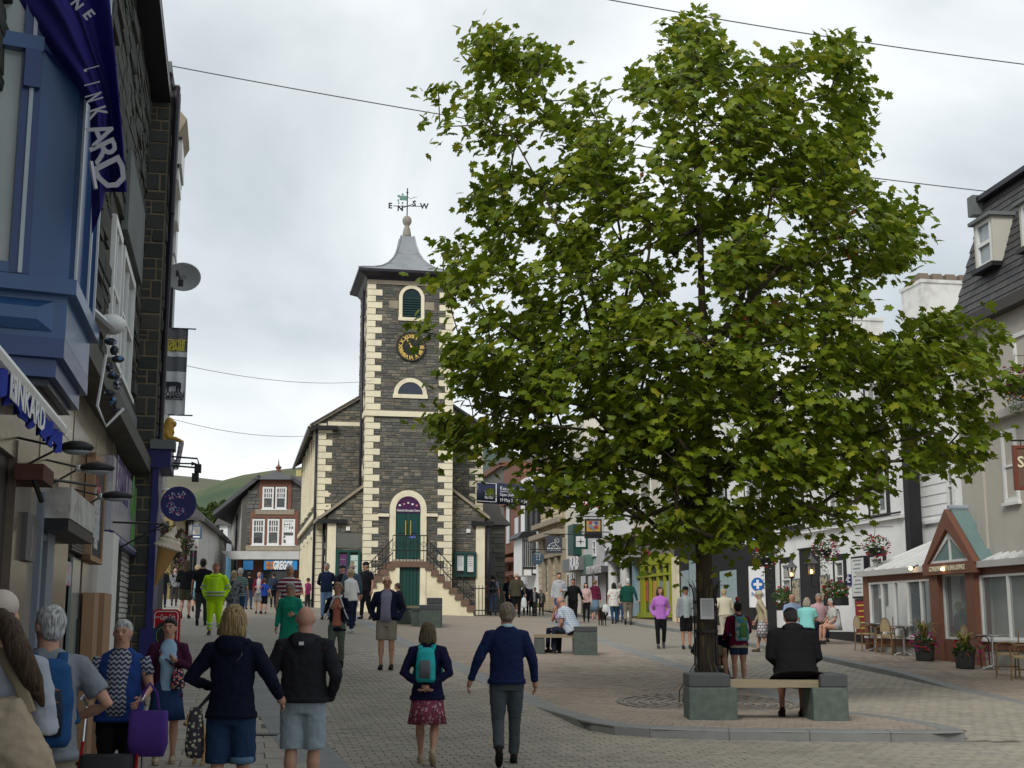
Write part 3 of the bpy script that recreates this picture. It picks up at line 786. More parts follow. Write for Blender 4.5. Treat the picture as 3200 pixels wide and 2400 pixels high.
# arched louvre window
def arch_sur(cx,z0,zs,r,th,d,name,m=M_cream):
 b = HL.mb(); y0,y1 = -d,.05
 if zs > z0: b.box(cx - r - th,cx - r,y0,y1,z0,zs); b.box(cx + r,cx + r + th,y0,y1,z0,zs)
 b.arc_band(cx,zs,r,r + th,0,pi,y0,y1,16)
 return b.part(name,m)
ls = arch_sur(lcx,lz0,lzs,lr,.14,.05,'louvre_window')
b = HL.mb(); b.box(lcx - lr - .16,lcx + lr + .16,-.07,.05,lz0 - .14,lz0); b.part('sill',M_cream,parent=ls)
b = HL.mb(); b.box(lcx - lr,lcx + lr,-.012,.06,lz0,lzs); b.prism([(lcx + lr * cos(pi * k / 16),lzs + lr * sin(pi * k / 16)) for k in range(17)],-.012,.06,'y'); b.part('backing',mat('louvre_dark',(.006,.022,.024),.6),parent=ls)
for k in range(8):
 z = lz0 + .05 + k * (lzs - lz0 - .02) / 8
 b = HL.mb(); b.hexa([(lcx - lr,-.05,z),(lcx + lr,-.05,z),(lcx + lr,-.014,z + .05),(lcx - lr,-.014,z + .05),(lcx - lr,-.05,z + .02),(lcx + lr,-.05,z + .02),(lcx + lr,-.014,z + .07),(lcx - lr,-.014,z + .07)]); b.part('louvre',mat('louvre_paint',(.012,.035,.036),.6),parent=ls)
for sx in (-1,1):
 b = HL.mb(); b.box(lcx + sx * (lr + .16),lcx + sx * (lr + .55),-.028,.02,lz0 + .35,lz0 + .68); b.part('side_block',M_cop)
# half round window
hs = arch_sur(scx,sz0,sz0,sr,.17,.05,'half_round_window')
b = HL.mb(); b.box(scx - sr - .2,scx + sr + .2,-.07,.05,sz0 - .16,sz0); b.part('sill',M_cream,parent=hs)
b = HL.mb(); b.prism([(scx + sr * cos(pi * k / 16),sz0 + sr * sin(pi * k / 16)) for k in range(17)],-.02,.06,'y'); b.part('pane',mat('blue_glass',(.035,.045,.06),.25,.3,3,0,spec=.5),parent=hs)
# clock
b = HL.mb(); b.prism([(ccx + crad * cos(2 * pi * k / 40),ccz + crad * sin(2 * pi * k / 40)) for k in range(40)],-.07,-.01,'y')
ck = b.part('clock',M_dark)
b = HL.mb(); b.tube([(ccx + crad * cos(2 * pi * k / 40),-.075,ccz + crad * sin(2 * pi * k / 40)) for k in range(40)],.03,6,cyc=True); b.part('rim',M_dark,parent=ck)
b = HL.mb()
for k in range(60):
 t = 2 * pi * k / 60; b.ell((ccx + crad * .93 * cos(t),-.075,ccz + crad * .93 * sin(t)),(.014,.01,.014),6,4)
b.part('minute_track',M_gold,parent=ck)
for k,s_ in enumerate(['XII','I','II','III','IIII','V','VI','VII','VIII','IX','X','XI']):
 t = -2 * pi * k / 12; r_ = crad * .73
 o = text(s_,crad * .34,'numeral',M_gold,ck,(ccx - HL.x - r_ * sin(t),-.076 - HL.y,ccz - HL.z + r_ * cos(t)),(pi / 2,0,0),.004,.009)
 o.rotation_euler = Euler((pi / 2,-t,0)) if False else (Matrix.Rotation(-t,4,'Y') @ Matrix.Rotation(pi / 2,4,'X')).to_euler()
def hand(t,L_,w_,name):
 b = HL.mb(); d = (sin(t),cos(t)); n_ = (d[1],-d[0])
 pts = [(ccx - d[0] * .08 * L_ + n_[0] * w_ * .6,ccz - d[1] * .08 * L_ + n_[1] * w_ * .6),(ccx - d[0] * .08 * L_ - n_[0] * w_ * .6,ccz - d[1] * .08 * L_ - n_[1] * w_ * .6),
  (ccx + d[0] * L_ * .6 - n_[0] * w_ * 1.2,ccz + d[1] * L_ * .6 - n_[1] * w_ * 1.2),(ccx + d[0] * L_,ccz + d[1] * L_),(ccx + d[0] * L_ * .6 + n_[0] * w_ * 1.2,ccz + d[1] * L_ * .6 + n_[1] * w_ * 1.2)]
 b.prism(pts[::-1],-.095,-.085,'y'); b.part(name,M_gold,parent=ck)
hand(-radians(28),crad * .60,.022,'hour_hand'); hand(-radians(33),crad * .80,.014,'minute_hand')
b = HL.mb(); b.ell((ccx,-.09,ccz),(.05,.02,.05),10,6); b.part('boss',M_gold,parent=ck)
# main door
ds = arch_sur(dcx,HZ + .9,dzs,dr,.24,.05,'door_surround')
b = HL.mb(); b.box(dcx - dr,dcx - .008,-.005,.06,dz0,dzs - .02); b.part('door',M_green)
b = HL.mb(); b.box(dcx + .008,dcx + dr,-.005,.06,dz0,dzs - .02); d2 = b.part('door',M_green)
for sx in (-1,1):
 for zz0,zz1 in ((dz0 + .15,dz0 + .95),(dz0 + 1.15,dzs - .2)):
  b = HL.mb(); b.box(dcx + sx * .12,dcx + sx * (dr - .1),-.03,-.007,zz0,zz1); b.part('door_panel',M_green)
 b = HL.mb(); b.tube([(dcx + sx * .1,-.01,dz0 + 1.05),(dcx + sx * .1,-.09,dz0 + 1.08),(dcx + sx * .1,-.09,dz0 + 1.6),(dcx + sx * .1,-.01,dz0 + 1.63)],.018,6); b.part('door_handle',M_gold)
M_purple = mat('purple_board',(.055,.012,.065),.5,.1,4,0)
b = HL.mb(); b.box(dcx - dr,dcx + dr,-.03,.06,dzs - .16,dzs); b.prism([(dcx + dr * cos(pi * k / 16),dzs + dr * sin(pi * k / 16)) for k in range(17)],-.03,.06,'y'); fan = b.part('fanlight_sign',M_purple)
M_wtxt = mat('white_lettering',(.75,.75,.74),.6,0,bump=0)
text('i Keswick Information Centre',.13,'lettering',M_wtxt,fan,(dcx - HL.x,-.034 - HL.y,dzs - .07 - HL.z),RX,.003,.002,width=2 * dr * .93)
for k in range(5):
 b = HL.mb(); b.ell((dcx + (k - 2) * .17,-.035,dzs + .18 + .05 * (1 - abs(k - 2))),(.05,.008,.04),10,6); b.part('badge',[M_wtxt,paint((.5,.2,.25)),paint((.55,.5,.45))][k % 3],parent=fan)
b = HL.mb(); b.box(dcx + .06,dcx + .3,-.035,-.03,dz0 + .95,dz0 + 1.07); b.part('notice',paint((.12,.14,.5)))
for px_ in (1200,1351):
 x,z = hx(px_,1610); b = HL.mb(); b.box(x - .25,x + .2,-.1,-.02,z - .06,z + .06); b.part('lamp_box',M_cream)
for px_,py_ in ((1087,1652),(1463,1659)):
 x,z = hx(px_,py_,.5); b = HL.mb(); b.box(x - .08,x + .08,.42,.5,z - .08,z + .08); b.part('alarm_box',M_white)
# landing, stairs on both sides, lower door
lz = dz0 - .02; lx0,lx1 = hx(1231,1776,-1.3)[0],hx(1331,1776,-1.3)[0]
b = HL.mb(); b.box(lx0 - .12,lx1 + .12,-1.34,.0,lz - .22,lz); b.part('landing_slab',M_step)
b = HL.mb(); b.box(lx0,lx0 + .22,-1.3,0,HZ - .3,lz - .22); b.part('landing_pier',M_cream)
b = HL.mb(); b.box(lx1 - .22,lx1,-1.3,0,HZ - .3,lz - .22); b.part('landing_pier',M_cream)
b = HL.mb(); b.box(lx0 + .22,lx1 - .22,-1.2,-1.1,HZ - .3,lz - .22); ld = b.part('lower_door',M_green)
for k in range(1,6):
 x = lx0 + .22 + (lx1 - lx0 - .44) * k / 6; b = HL.mb(); b.box(x - .008,x + .008,-1.215,-1.2,HZ - .2,lz - .26); b.part('plank_joint',M_dark,parent=ld)
for k in range(2):
 z = dz0 - .0 - k * .16
 b = HL.mb(); b.box(dcx - dr - .1,dcx + dr + .1,-.34 - k * .3,0,z - .14 + .14 * 0,z + .0 + (0 if k else .10)); b.part('door_step',mat('worn_step',(.40,.36,.29),.85,.2,6,.3,30))
nst = 8; sh = (lz - HZ) / (nst + 1); srun = (HF.ony(1480,1915,-1.3)[0] - lx1) / nst
for sx in (1,-1):
 xs = lx1 if sx > 0 else lx0
 b = HL.mb(); P_ = [(xs,HZ - .4)]
 for k in range(nst):
  z = lz - (k + 1) * sh - .0
  P_ += [(xs + sx * k * srun,z - .09),(xs + sx * (k + 1) * srun,z - .09)]
 P_ += [(xs + sx * nst * srun,HZ - .4)]
 if sx < 0: P_ = P_[::-1]
 b.prism(P_,-1.26,-.02,'y'); b.part('stair_wall',M_creamw)
 for k in range(nst):
  z = lz - (k + 1) * sh
  b = HL.mb(); b.box(xs + sx * (k * srun - .04),xs + sx * ((k + 1) * srun + .05),-1.34,-.03,z - .09,z + .10 if False else z); b.part('step',M_step)
  b = HL.mb(); b.box(xs + sx * (k * srun - .02),xs + sx * (k * srun + .28),-1.33,-.04,z,z + sh - .1); b.part('riser',M_step)
# wrought iron railings
def rail(path,name='railing',h=.95,n=12):
 b = HL.mb();
 for dz_ in (h,h * .42): b.tube([(x,y,z + dz_) for x,y,z in path],.022,5)
 d = [0]
 for a,c in zip(path,path[1:]): d.append(d[-1] + (Vector(c) - Vector(a)).length)
 for k in range(n + 1):
  t = d[-1] * k / n
  for i in range(len(path) - 1):
   if t <= d[i + 1] + 1e-6:
    u = (t - d[i]) / (d[i + 1] - d[i]); p = Vector(path[i]).lerp(Vector(path[i + 1]),u); break
  b.tube([p,p + Vector((0,0,h))],.012,4)
  if k % 2: b.tube([p + Vector((.09 * cos(q),0,h * .66 + .09 * sin(q))) for q in [pi * 2 * j / 10 for j in range(11)]],.01,4)
 b.part(name,M_iron)
rail([(lx0 - .05,-1.25,lz),(lx1 + .05,-1.25,lz)],n=10,h=1.0)
b = HL.mb()
for sx in (1,-1):
 xs = lx1 if sx > 0 else lx0
 rail([(xs + sx * .05,-1.25,lz - .05),(xs + sx * (nst * srun),-1.25,HZ + .05)],n=14,h=.9)
# iron fence between the stairs and the right aisle
fz = HZ
b = HL.mb()
fx0,fx1 = TR + .75,LRx + .5
for dz_ in (.15,1.0): b.box(fx0,fx1,-.62,-.58,fz + dz_,fz + dz_ + .04)
k = fx0
while k < fx1: b.tube([(k,-.6,fz),(k,-.6,fz + 1.15)],.014,4); k += .14
b.part('iron_fence',M_iron)
# notice boards on the aisles
def board(px0,px1,py0,py1,lab,cols):
 x0,z1 = hx(px0,py0,.4); x1,z0 = hx(px1,py1,.4)
 t,l = nobase(HF,'notice_board',lab,'notice board',(x0 + x1) / 2,.42,z0)
 b = l.mb()
 for a,c,zz0,zz1 in ((x0,x0 + .1,z0,z1),(x1 - .1,x1,z0,z1),(x0 + .1,x1 - .1,z0,z0 + .1),(x0 + .1,x1 - .1,z1 - .1,z1),((x0 + x1) / 2 - .05,(x0 + x1) / 2 + .05,z0 + .1,z1 - .1)): b.box(a,c,.34,.46,zz0,zz1)
 b.part('frame',M_green)
 b = l.mb(); b.box(x0 + .1,x1 - .1,.42,.46,z0 + .1,z1 - .1); b.part('backing',M_dark)
 for k,(m,a,c,e,f) in enumerate(cols):
  w_ = x1 - x0; h_ = z1 - z0
  b = l.mb(); b.box(x0 + w_ * a,x0 + w_ * c,.405,.418,z0 + h_ * e,z0 + h_ * f); q = b.part('poster',m)
  for j in range(5):
   zz = z0 + h_ * (e + (f - e) * (.86 - .13 * j)); b = l.mb(); b.box(x0 + w_ * (a + .03),x0 + w_ * (c - .05 - .02 * (j % 3)),.400,.404,zz,zz + .022); b.part('text_line',mat('grey_print',(.25,.25,.28),.7,0,bump=0),parent=q)
M_paper = mat('paper',(.62,.64,.62),.7,.08,3,0)
board(1051,1124,1718,1880,'green framed notice board with a purple poster left of the tower',[(paint((.11,.04,.12)),.1,.44,.1,.92),(paint((.5,.62,.6)),.57,.93,.08,.9),(paint((.6,.55,.08)),.6,.75,.62,.78)])
board(1419,1488,1725,1803,'small green notice board with white papers right of the tower',[(M_paper,.14,.44,.25,.88),(M_paper,.6,.88,.2,.9)])
b = HL.mb(); x,z = hx(1087,1690,.5); b.box(x - .75,x + .75,.47,.5,z - .28,z + .28); b.part('slate_plaque',mat('plaque',(.13,.13,.12),.7,.1,5,.1,20))
# ------------------------------------------------------------------ left street front
q = at(386,2000,21.7); LF = Frame(q.x,q.y,11.8)
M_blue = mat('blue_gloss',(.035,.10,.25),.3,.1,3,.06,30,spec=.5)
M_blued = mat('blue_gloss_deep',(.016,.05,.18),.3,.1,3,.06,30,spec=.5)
M_bluew = mat('pale_blue_trim',(.50,.56,.62),.4,.1,5,.05,30)
M_flag = mat('flag_cloth',(.052,.046,.29),.75,.12,2,.15,12,trans=.4,spec=.2)
M_pol = mat('polished_granite',(.15,.115,.088),.16,.3,14,.02,40,spec=.6)
M_pol2 = mat('granite_painted_reflection',(.30,.25,.19),.14,.25,10,.02,40,spec=.6)  # paler tan: cream reflections of the opposite front put into the colour
M_grey = mat('grey_render',(.15,.165,.165),.85,.2,1.5,.2,30,dirt=.35)
M_navy = mat('navy_gloss',(.018,.02,.13),.4,.1,3,.05,30)
M_alu = mat('brushed_metal',(.55,.56,.57),.35,.1,8,.05,50,metal=.7)
M_wood = mat('timber',(.33,.20,.115),.7,.25,3,.2,20,stretch=(6,6,.6))
M_blackb = mat('blackboard',(.03,.03,.033),.7,.2,5,.05,30)
bA,AL = nobase(LF,'slate_shop_building','tall dark slate building on the left with polished stone shopfront and white sash windows','building',0,-6)
def seg(l,name,m,px0,px1,pt,pb,d0,d1,parent=None,pm=1700):
 """a block on the left front: along the street between two columns of the photo, height between two points"""
 y0,y1 = LF.onx(px0,pm,d1)[0],LF.onx(px1,pm,d1)[0]
 z1 = LF.onx(*pt,d1)[1]; z0 = pb if isinstance(pb,float) else LF.onx(*pb,d1)[1]
 b = l.mb(); b.box(d0,d1,y0,y1,z0,z1); b.part(name,m,parent=parent); return y0,y1,z0,z1
EA = 10.35; FZ = 4.03
b = AL.mb(); b.box(-6,-.02,-26,-.005,-.3,EA); b.part('wall',M_mortar)
SA = courses(-17.0,-.02,FZ + .1,EA,hr=(.13,.27),wr=(.3,.95),seed=21)
wy = [(LF.onx(338,1000)[0],LF.onx(364,1000)[0]),(LF.onx(371,1000)[0],LF.onx(411,1000)[0])]
wz0,wz1 = LF.onx(405,1262)[1],LF.onx(362,690)[1]
SA = [s for s in SA if not any(s[1] > a - .1 and s[0] < c + .1 and s[3] > wz0 - .1 and s[2] < wz1 + .1 for a,c in wy)]
lay_stones(AL,SA,M_slateb,bA,lambda a,z,h: (-.02 + h,a,z),proud=.045,gap=.02,seed=22,limit=280)
for a,c in wy: sash(AL,bA,lambda a_,d,z: (d + .02,a_,z),a,c,wz0,wz1,0,nx=2,frame=.11,glass=M_glassl,bar=.05)
b = AL.mb(); b.box(.0,.35,-26,-.1,EA - .1,EA + .12); b.part('eaves_gutter',M_pipe)
b = AL.mb(); b.prism([(.35,EA + .1),(-6,EA + 3.5),(-6,EA + 3.3),(.35,EA)],-26,-.05,'y'); b.part('roof_slope',M_slate)
b = AL.mb(); b.box(.0,.09,LF.onx(391,463)[0],LF.onx(436,666)[0],wz1 + .12,LF.onx(391,463)[1]); b.part('render_panel',M_grey)
b = AL.mb(); b.box(.0,.07,wy[0][0] + .3,-.4,FZ + .25,wz0 - .12); b.part('render_panel',M_grey)
b = AL.mb(); b.box(.0,.30,LF.onx(235,1190,.3)[0],-.02,FZ - .1,FZ + .12); b.part('lead_ledge',mat('mossy_lead',(.10,.10,.085),.8,.35,4,.7,25))
# polished shop surround in separate panels
ys = [LF.onx(p,1750)[0] for p in (42,78,125)]
zt = FZ - .12
g0 = 0.0
yy = -19.0; k = 0
while yy < LF.onx(340,1700)[0] - .2:
 y1_ = min(yy + 1.15,LF.onx(340,1700)[0])
 for z0_,z1_ in ((2.75,3.30),(3.305,zt)):
  b = AL.mb(); b.box(-.02,.035 + .006 * (k % 2),yy + .004,y1_ - .004,z0_,z1_ - .004); b.part('granite_panel',M_pol2 if k % 3 else M_pol)
 yy = y1_; k += 1
for px0,px1,m,d in ((38,88,M_pol,.06),(88,122,M_pol2,.05),(172,214,M_pol,.07),(262,296,M_pol,.05),(296,340,M_pol2,.03)):
 seg(AL,'granite_pier',m,px0,px1,(px0,1360 + (px0 - 40) * 1.0),-.1,-.01,d)
b = AL.mb(); b.box(-.5,-.02,-26,-5,-.2,2.74);
b = AL.mb(); b.box(-.03,.0,-19,LF.onx(340,1700)[0],-.2,2.75); b.part('recess',mat('shop_interior',(.035,.03,.028),.5,.3,2,0))
M_bg = mat('blue_grey_frame',(.17,.20,.25),.45,.1,3,.05,30)
for px0,px1 in ((128,134),(150,172)): seg(AL,'door_frame',M_bg,px0,px1,(px0,1530),-.1,.0,.10)
seg(AL,'transom',M_bg,134,150,(140,1670),(140,1690),.0,.09)
seg(AL,'door_glass',M_glass,134,150,(140,1525),-.05,.0,.03)
y0,y1,z0,z1 = seg(AL,'sign_box',mat('peeling_sign',(.46,.45,.42),.8,.25,6,.2,25,dirt=.75,dscale=4),214,292,(250,1545),(250,1640),.03,.30)
b = AL.mb(); b.box(.03,.29,y0,y1,z0 - .10,z0 - .004); b.part('sign_soffit',M_dark)
y0,y1,z0,z1 = seg(AL,'vent_grille',M_dark,216,272,(240,1660),(240,1730),.0,.04)
for k in range(7):
 z = z0 + (z1 - z0) * (k + .5) / 7; b = AL.mb(); b.box(.04,.07,y0,y1,z - .012,z + .012); b.part('vent_slat',mat('slat_grey',(.11,.10,.09),.6))
seg(AL,'poster',mat('shop_poster',(.30,.18,.26),.6,pat=p_spots((.45,.42,.45),[(.16,.03,.14),(.5,.1,.2)],6)),208,228,(215,1755),(215,1830),.03,.05)
seg(AL,'door',mat('pale_glass_door',(.25,.31,.30),.15,.3,2,0,spec=.5),232,256,(240,1745),-.05,.02,.05)
b = AL.mb(); yb = LF.onx(236,1760)[0]; b.box(.05,.07,yb - .05,yb + .08,0,1.6); b.part('door_edge',M_dark)
seg(AL,'white_post',M_white,338,352,(345,1665),-.05,.0,.14); seg(AL,'white_post',M_white,354,371,(360,1668),-.05,.0,.20)
M_whb = mat('whitewashed_brick',rough=.8,var=.1,scale=3,bump=.15,ramp=[(.50,.49,.47),(.56,.55,.53),(.46,.46,.44)])
y0 = LF.onx(371,1800)[0]; b = AL.mb(); b.box(-.02,.02,y0,-.02,-.1,3.3); b.part('brick_pier',M_mortar)
SB = [(y0 + .01 + (.11 if r % 2 else 0) + c * .225,y0 + .01 + (.11 if r % 2 else 0) + c * .225 + .215,.02 + r * .078 + .2,.02 + r * .078 + .268) for r in range(38) for c in range(int((-.03 - y0) / .225))]
lay_stones(AL,SB,M_whb,bA,lambda a,z,h: (.02 + h,a,z),proud=.012,gap=.006,name='brick',limit=120,seed=4)
# banner over the far shop
y0,y1,z0,z1 = seg(AL,'shop_banner',mat('banner_print',(.40,.38,.46),.25,pat=p_spots((.40,.39,.46),[(.5,.5,.5)],2.5),spec=.6),343,424,(345,1405),(345,1655),.02,.10)
text('FAMILY',.75,'lettering',mat('banner_purple',(.07,.03,.22),.3,0,bump=0),bA,(.103 - AL.x,(y0 + y1) / 2 - .8 - AL.y,(z0 + z1) / 2 + .25 - AL.z),(pi / 2,0,pi / 2),.003,.012)
b = AL.mb()
for k,(dy,dz) in enumerate(((1.0,.1),(1.25,.4),(1.5,.0),(1.8,.25),(1.35,-.3),(1.7,-.35))): b.ell((.105,(y0 + y1) / 2 + dy,(z0 + z1) / 2 + dz),(.006,.22,.22),8,6)
b.part('green_leaves',mat('banner_green',(.10,.36,.05),.4,0,bump=0))
for k in range(14): b = AL.mb(); b.ell((.12,y0 + .3 + k * (y1 - y0 - .5) / 13,z0 - .06),(.03,.03,.03),6,4); b.part('bulb',M_white)
b = AL.mb(); b.box(.02,.14,y0,y1,z0 - .13,z0 - .01); b.part('banner_rail',M_navy)
# oriel: blue bay on the first floor
orl,OL = nobase(LF,'oriel_window','glossy blue painted bay window jutting out above the awning at the left edge','bay window',.3,LF.onx(207,1000,.5)[0],LF.onx(205,1062,.5)[1])
yn,yf = LF.onx(207,1000,.5)[0],LF.onx(279,1100,.5)[0]
def canted(x): return yn + (x - .5) * tan(radians(15))
zs_ = LF.onx(210,872,.5)[1]; zb_ = LF.onx(205,1062,.5)[1]; zt_ = zs_ + 3.4
def plate(b,x0,x1,z0,z1,out,th=.04):                # block on the canted near face
 p = []
 for z in (z0,z1):
  for x,o in ((x0,out),(x1,out),(x1,out - th),(x0,out - th)): p.append((x + o * sin(radians(15)) * 1.0,canted(x) - o,z))
 b.hexa(p)
b = OL.mb(); b.prism([(-.02,canted(-.02) + .02),(.5,yn),(.5,yf),(-.02,yf + .12)],zb_,zs_ - .1,'z'); b.part('apron',M_blue)
b = OL.mb(); b.prism([(-.02,canted(-.02) - .08),(.56,yn - .06),(.56,yf + .05),(-.02,yf + .2)],zs_ - .10,zs_,'z'); b.part('sill',M_blue)
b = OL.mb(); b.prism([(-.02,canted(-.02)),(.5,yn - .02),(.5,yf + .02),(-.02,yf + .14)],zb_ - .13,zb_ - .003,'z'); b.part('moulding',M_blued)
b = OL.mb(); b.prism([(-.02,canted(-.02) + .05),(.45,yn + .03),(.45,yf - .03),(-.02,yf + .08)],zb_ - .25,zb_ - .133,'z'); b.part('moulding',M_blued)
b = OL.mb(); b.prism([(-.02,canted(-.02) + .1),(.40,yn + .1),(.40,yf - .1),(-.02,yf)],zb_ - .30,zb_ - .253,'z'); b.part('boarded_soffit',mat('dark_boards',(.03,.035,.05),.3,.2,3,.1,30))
for k in range(5): b = OL.mb(); x = .04 + k * .075; b.box(x,x + .008,yn + .1,yf - .1,zb_ - .305,zb_ - .30); b.part('board_joint',M_dark)
b = OL.mb(); cx_ = .12; zc = (zb_ + zs_) / 2 - .05; zh = (zs_ - zb_) * .26
for o,s_ in ((.0,1),(.05,.62)): pass
p = []
for o,kx,kz in ((.005,.30,zh),(.06,.2,zh * .4)):
 for x,z in ((cx_ - kx,zc - kz),(cx_ + kx,zc - kz),(cx_ + kx,zc + kz),(cx_ - kx,zc + kz)): p.append((x + o * .26,canted(x) - o,z))
b.add(p,[(0,1,5,4),(1,2,6,5),(2,3,7,6),(3,0,4,7),(4,5,6,7)]); b.part('raised_panel',M_blue)
# corner post and window
b = OL.mb(); plate(b,.26,.5,zs_,zt_,.0,.2); b.part('corner_post',M_blue)
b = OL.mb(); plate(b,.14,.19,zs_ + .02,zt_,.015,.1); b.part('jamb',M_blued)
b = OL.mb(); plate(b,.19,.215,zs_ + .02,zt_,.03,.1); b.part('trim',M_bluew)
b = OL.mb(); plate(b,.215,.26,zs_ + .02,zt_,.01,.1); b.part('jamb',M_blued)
b = OL.mb(); plate(b,-.45,.14,zs_ + .02,zs_ + .09,.012,.1); b.part('bottom_rail',M_blue)
ztr = LF.onx(120,160,.2)[1]
b = OL.mb(); plate(b,-.45,.26,ztr - .10,ztr,.05,.16); b.part('transom',M_blue)
b = OL.mb(); plate(b,.15,.25,ztr - .36,ztr - .1,.06,.1); b.part('bracket',M_blued)
b = OL.mb(); plate(b,-.6,.14,zs_ + .09,ztr - .1,-.03,.03); b.part('pane',mat('bay_glass',(.36,.41,.40),.12,.3,1.5,0,spec=.6))
b = OL.mb(); plate(b,-.6,.14,ztr,zt_,-.03,.03); b.part('pane',mat('bay_glass'))
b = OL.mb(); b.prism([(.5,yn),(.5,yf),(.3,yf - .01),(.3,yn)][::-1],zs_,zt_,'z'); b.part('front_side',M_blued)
for k,yk in enumerate((yn + .12,yn + .9,yf - .12)):
 b = OL.mb(); b.box(.5,.53,yk - .09,yk + .09,zs_,zt_); b.part('mullion',M_blue)
 b = OL.mb(); b.box(.53,.545,yk - .1,yk - .06,zs_,zt_); b.part('trim',M_bluew)
# camera and cluster of fittings under the far corner of the bay
cc,CL = nobase(LF,'security_camera','grey security camera with cables on a bracket beside the blue bay','camera',.5,yf + .3,zb_ - .1)
pz = LF.onx(300,1040,.5)
b = CL.mb(); b.tube([(.3,yf,pz[1] + .25),(.62,yf + .25,pz[1] - .0)],(.06),8,flat=.6); b.part('arm',M_alu)
b = CL.mb(); b.ell((.62,yf + .3,pz[1] + .05),(.12,.12,.08)); b.part('dome',M_white,smooth=True)
b = CL.mb()
for k in range(9): b.ell((.62 + .03 * (k % 3),yf + .34 + .02 * k,pz[1] - .08 - .065 * k),(.05 - .015 * (k % 2),.05,.03 + .012 * (k % 2)),8,5)
b.part('connectors',mat('cable_blue',(.05,.12,.25),.5,pat=p_spots((.03,.035,.05),[(.08,.2,.42),(.4,.4,.42)],16,.25)))
b = CL.mb(); b.tube([(.6,yf + .25,pz[1] - .2),(.55,yf + .3,pz[1] - .6),(.62,yf + .35,pz[1] - .75),(.74,yf + .4,pz[1] - .6)],.012,5); b.part('cable',M_white)
# awning
aw,WL_ = nobase(LF,'shop_awning','folded blue shop awning with white lettering above the dark doorway','awning',.3,LF.onx(188,1360,.5)[0],LF.onx(188,1420,.5)[1])
ya,yb = LF.onx(-60,1100,.5)[0],LF.onx(188,1345,.5)[0]
zA = LF.onx(188,1352,.5)[1]; zB_ = LF.onx(188,1418,.5)[1]
b = WL_.mb(); b.hexa([(.02,ya,zA + .22),(.5,ya,zA),(.5,yb,zA),(.02,yb,zA + .22),(.02,ya,zA + .28),(.5,ya,zA + .06),(.5,yb,zA + .06),(.02,yb,zA + .28)]); b.part('cover',mat('awning_top',(.40,.40,.38),.6,.2,2,.1,20,dirt=.4))
b = WL_.mb(); b.tube([(.5,ya,zA + .02),(.5,yb + .02,zA + .02)],.045,8); b.part('front_bar',M_white)
b = WL_.mb(); n = 60; vs = []
for k in range(n + 1):
 y = ya + (yb - ya) * k / n; x = .505 + .018 * sin(k * 1.9) + .01 * sin(k * .7)
 vs += [(x - .006,y,zA - .02),(x - .006,y,zB_ + .03 * sin(k * 1.1)),(x + .004,y,zB_ + .03 * sin(k * 1.1)),(x + .004,y,zA - .02)]
b.ringed([vs[i * 4:i * 4 + 4] for i in range(n + 1)]); b.part('valance',mat('awning_blue',(.022,.04,.30),.8,.12,4,.3,12))
ye,yl = LF.onx(20,1210,.5)[0],LF.onx(72,1262,.5)[0]
text('ES',.19,'lettering',M_wtxt,aw,(.532 - WL_.x,ye - WL_.y,(zA + zB_) / 2 - .01 - WL_.z),(pi / 2,0,pi / 2),.002,.003)
text('LINKARD',.19,'lettering',M_wtxt,aw,(.532 - WL_.x,yl - WL_.y,(zA + zB_) / 2 - .01 - WL_.z),(pi / 2,0,pi / 2),.002,.003,width=1.25)
# flag
fl = thing('hanging_flag','long purple blue flag with white letters hanging in folds beside the bay window','flag',at(330,-60,8.4))
fo = fl.location
def flagpt(u,v):                                        # u across 0..1, v down 0..1
 right = lerp_tab([(0,335),(.2,350),(.45,366),(.75,384),(1,396)])(v)
 left = lerp_tab([(0,-70),(.10,-10),(.2,62),(.32,128),(.45,208),(.6,282),(.8,284),(1,288)])(v)
 py = -70 + 670 * v
 px = left + (right - left) * u
 if u < .34: py += 130 * max(0,v - .72) / .28 * (1 - u / .34) ** .6
 D = 8.4 + .10 * sin(u * 9 + v * 2) + .05 * sin(u * 17 + 1) - .12 * abs(u - .62)
 if .5 < u < .66: D += .09
 return at(px,py,D)
b = MB(); nu,nv = 34,40; vs = []
for j in range(nv + 1):
 for i in range(nu + 1): vs.append(flagpt(i / nu,j / nv) - fo)
b.add(vs,[(j * (nu + 1) + i,j * (nu + 1) + i + 1,(j + 1) * (nu + 1) + i + 1,(j + 1) * (nu + 1) + i) for j in range(nv) for i in range(nu)])
cl = b.build('cloth',M_flag,fl,smooth=True); md = cl.modifiers.new('t','SOLIDIFY'); md.thickness = .004
M_flet = mat('flag_lettering',(.50,.50,.56),.7,0,bump=0)
for ch,px,py,s_,an,sx in (('N',240,14,.09,-48,1),('E',276,46,.10,-52,1),('L',284,215,.14,-74,.3),('I',285,262,.14,-74,.4),('N',291,305,.15,-72,.45),('K',301,352,.17,-70,.6),('A',312,418,.23,-66,.9),('R',322,472,.24,-64,1),('D',343,545,.27,-62,1.1)):
 p = at(px,py,8.12); o = text(ch,s_,'letter',M_flet,fl,p - fo,(pi / 2,0,0),.002,.003)
 o.rotation_euler = (Matrix.Rotation(radians(-an) * 1,4,'Y') @ Matrix.Rotation(pi / 2,4,'X')).to_euler(); o.scale = (sx,1,1)
b = MB(); a_,c_ = at(284,505,8.12) - fo,at(299,590,8.12) - fo; b.tube([a_,c_],(.014),4); b.build('underline',M_flet,fl)
b = MB(); b.tube([at(120,-260,9.3) - fo,at(420,-110,8.4) - fo],.02,8); b.build('flagpole',M_white,fl)
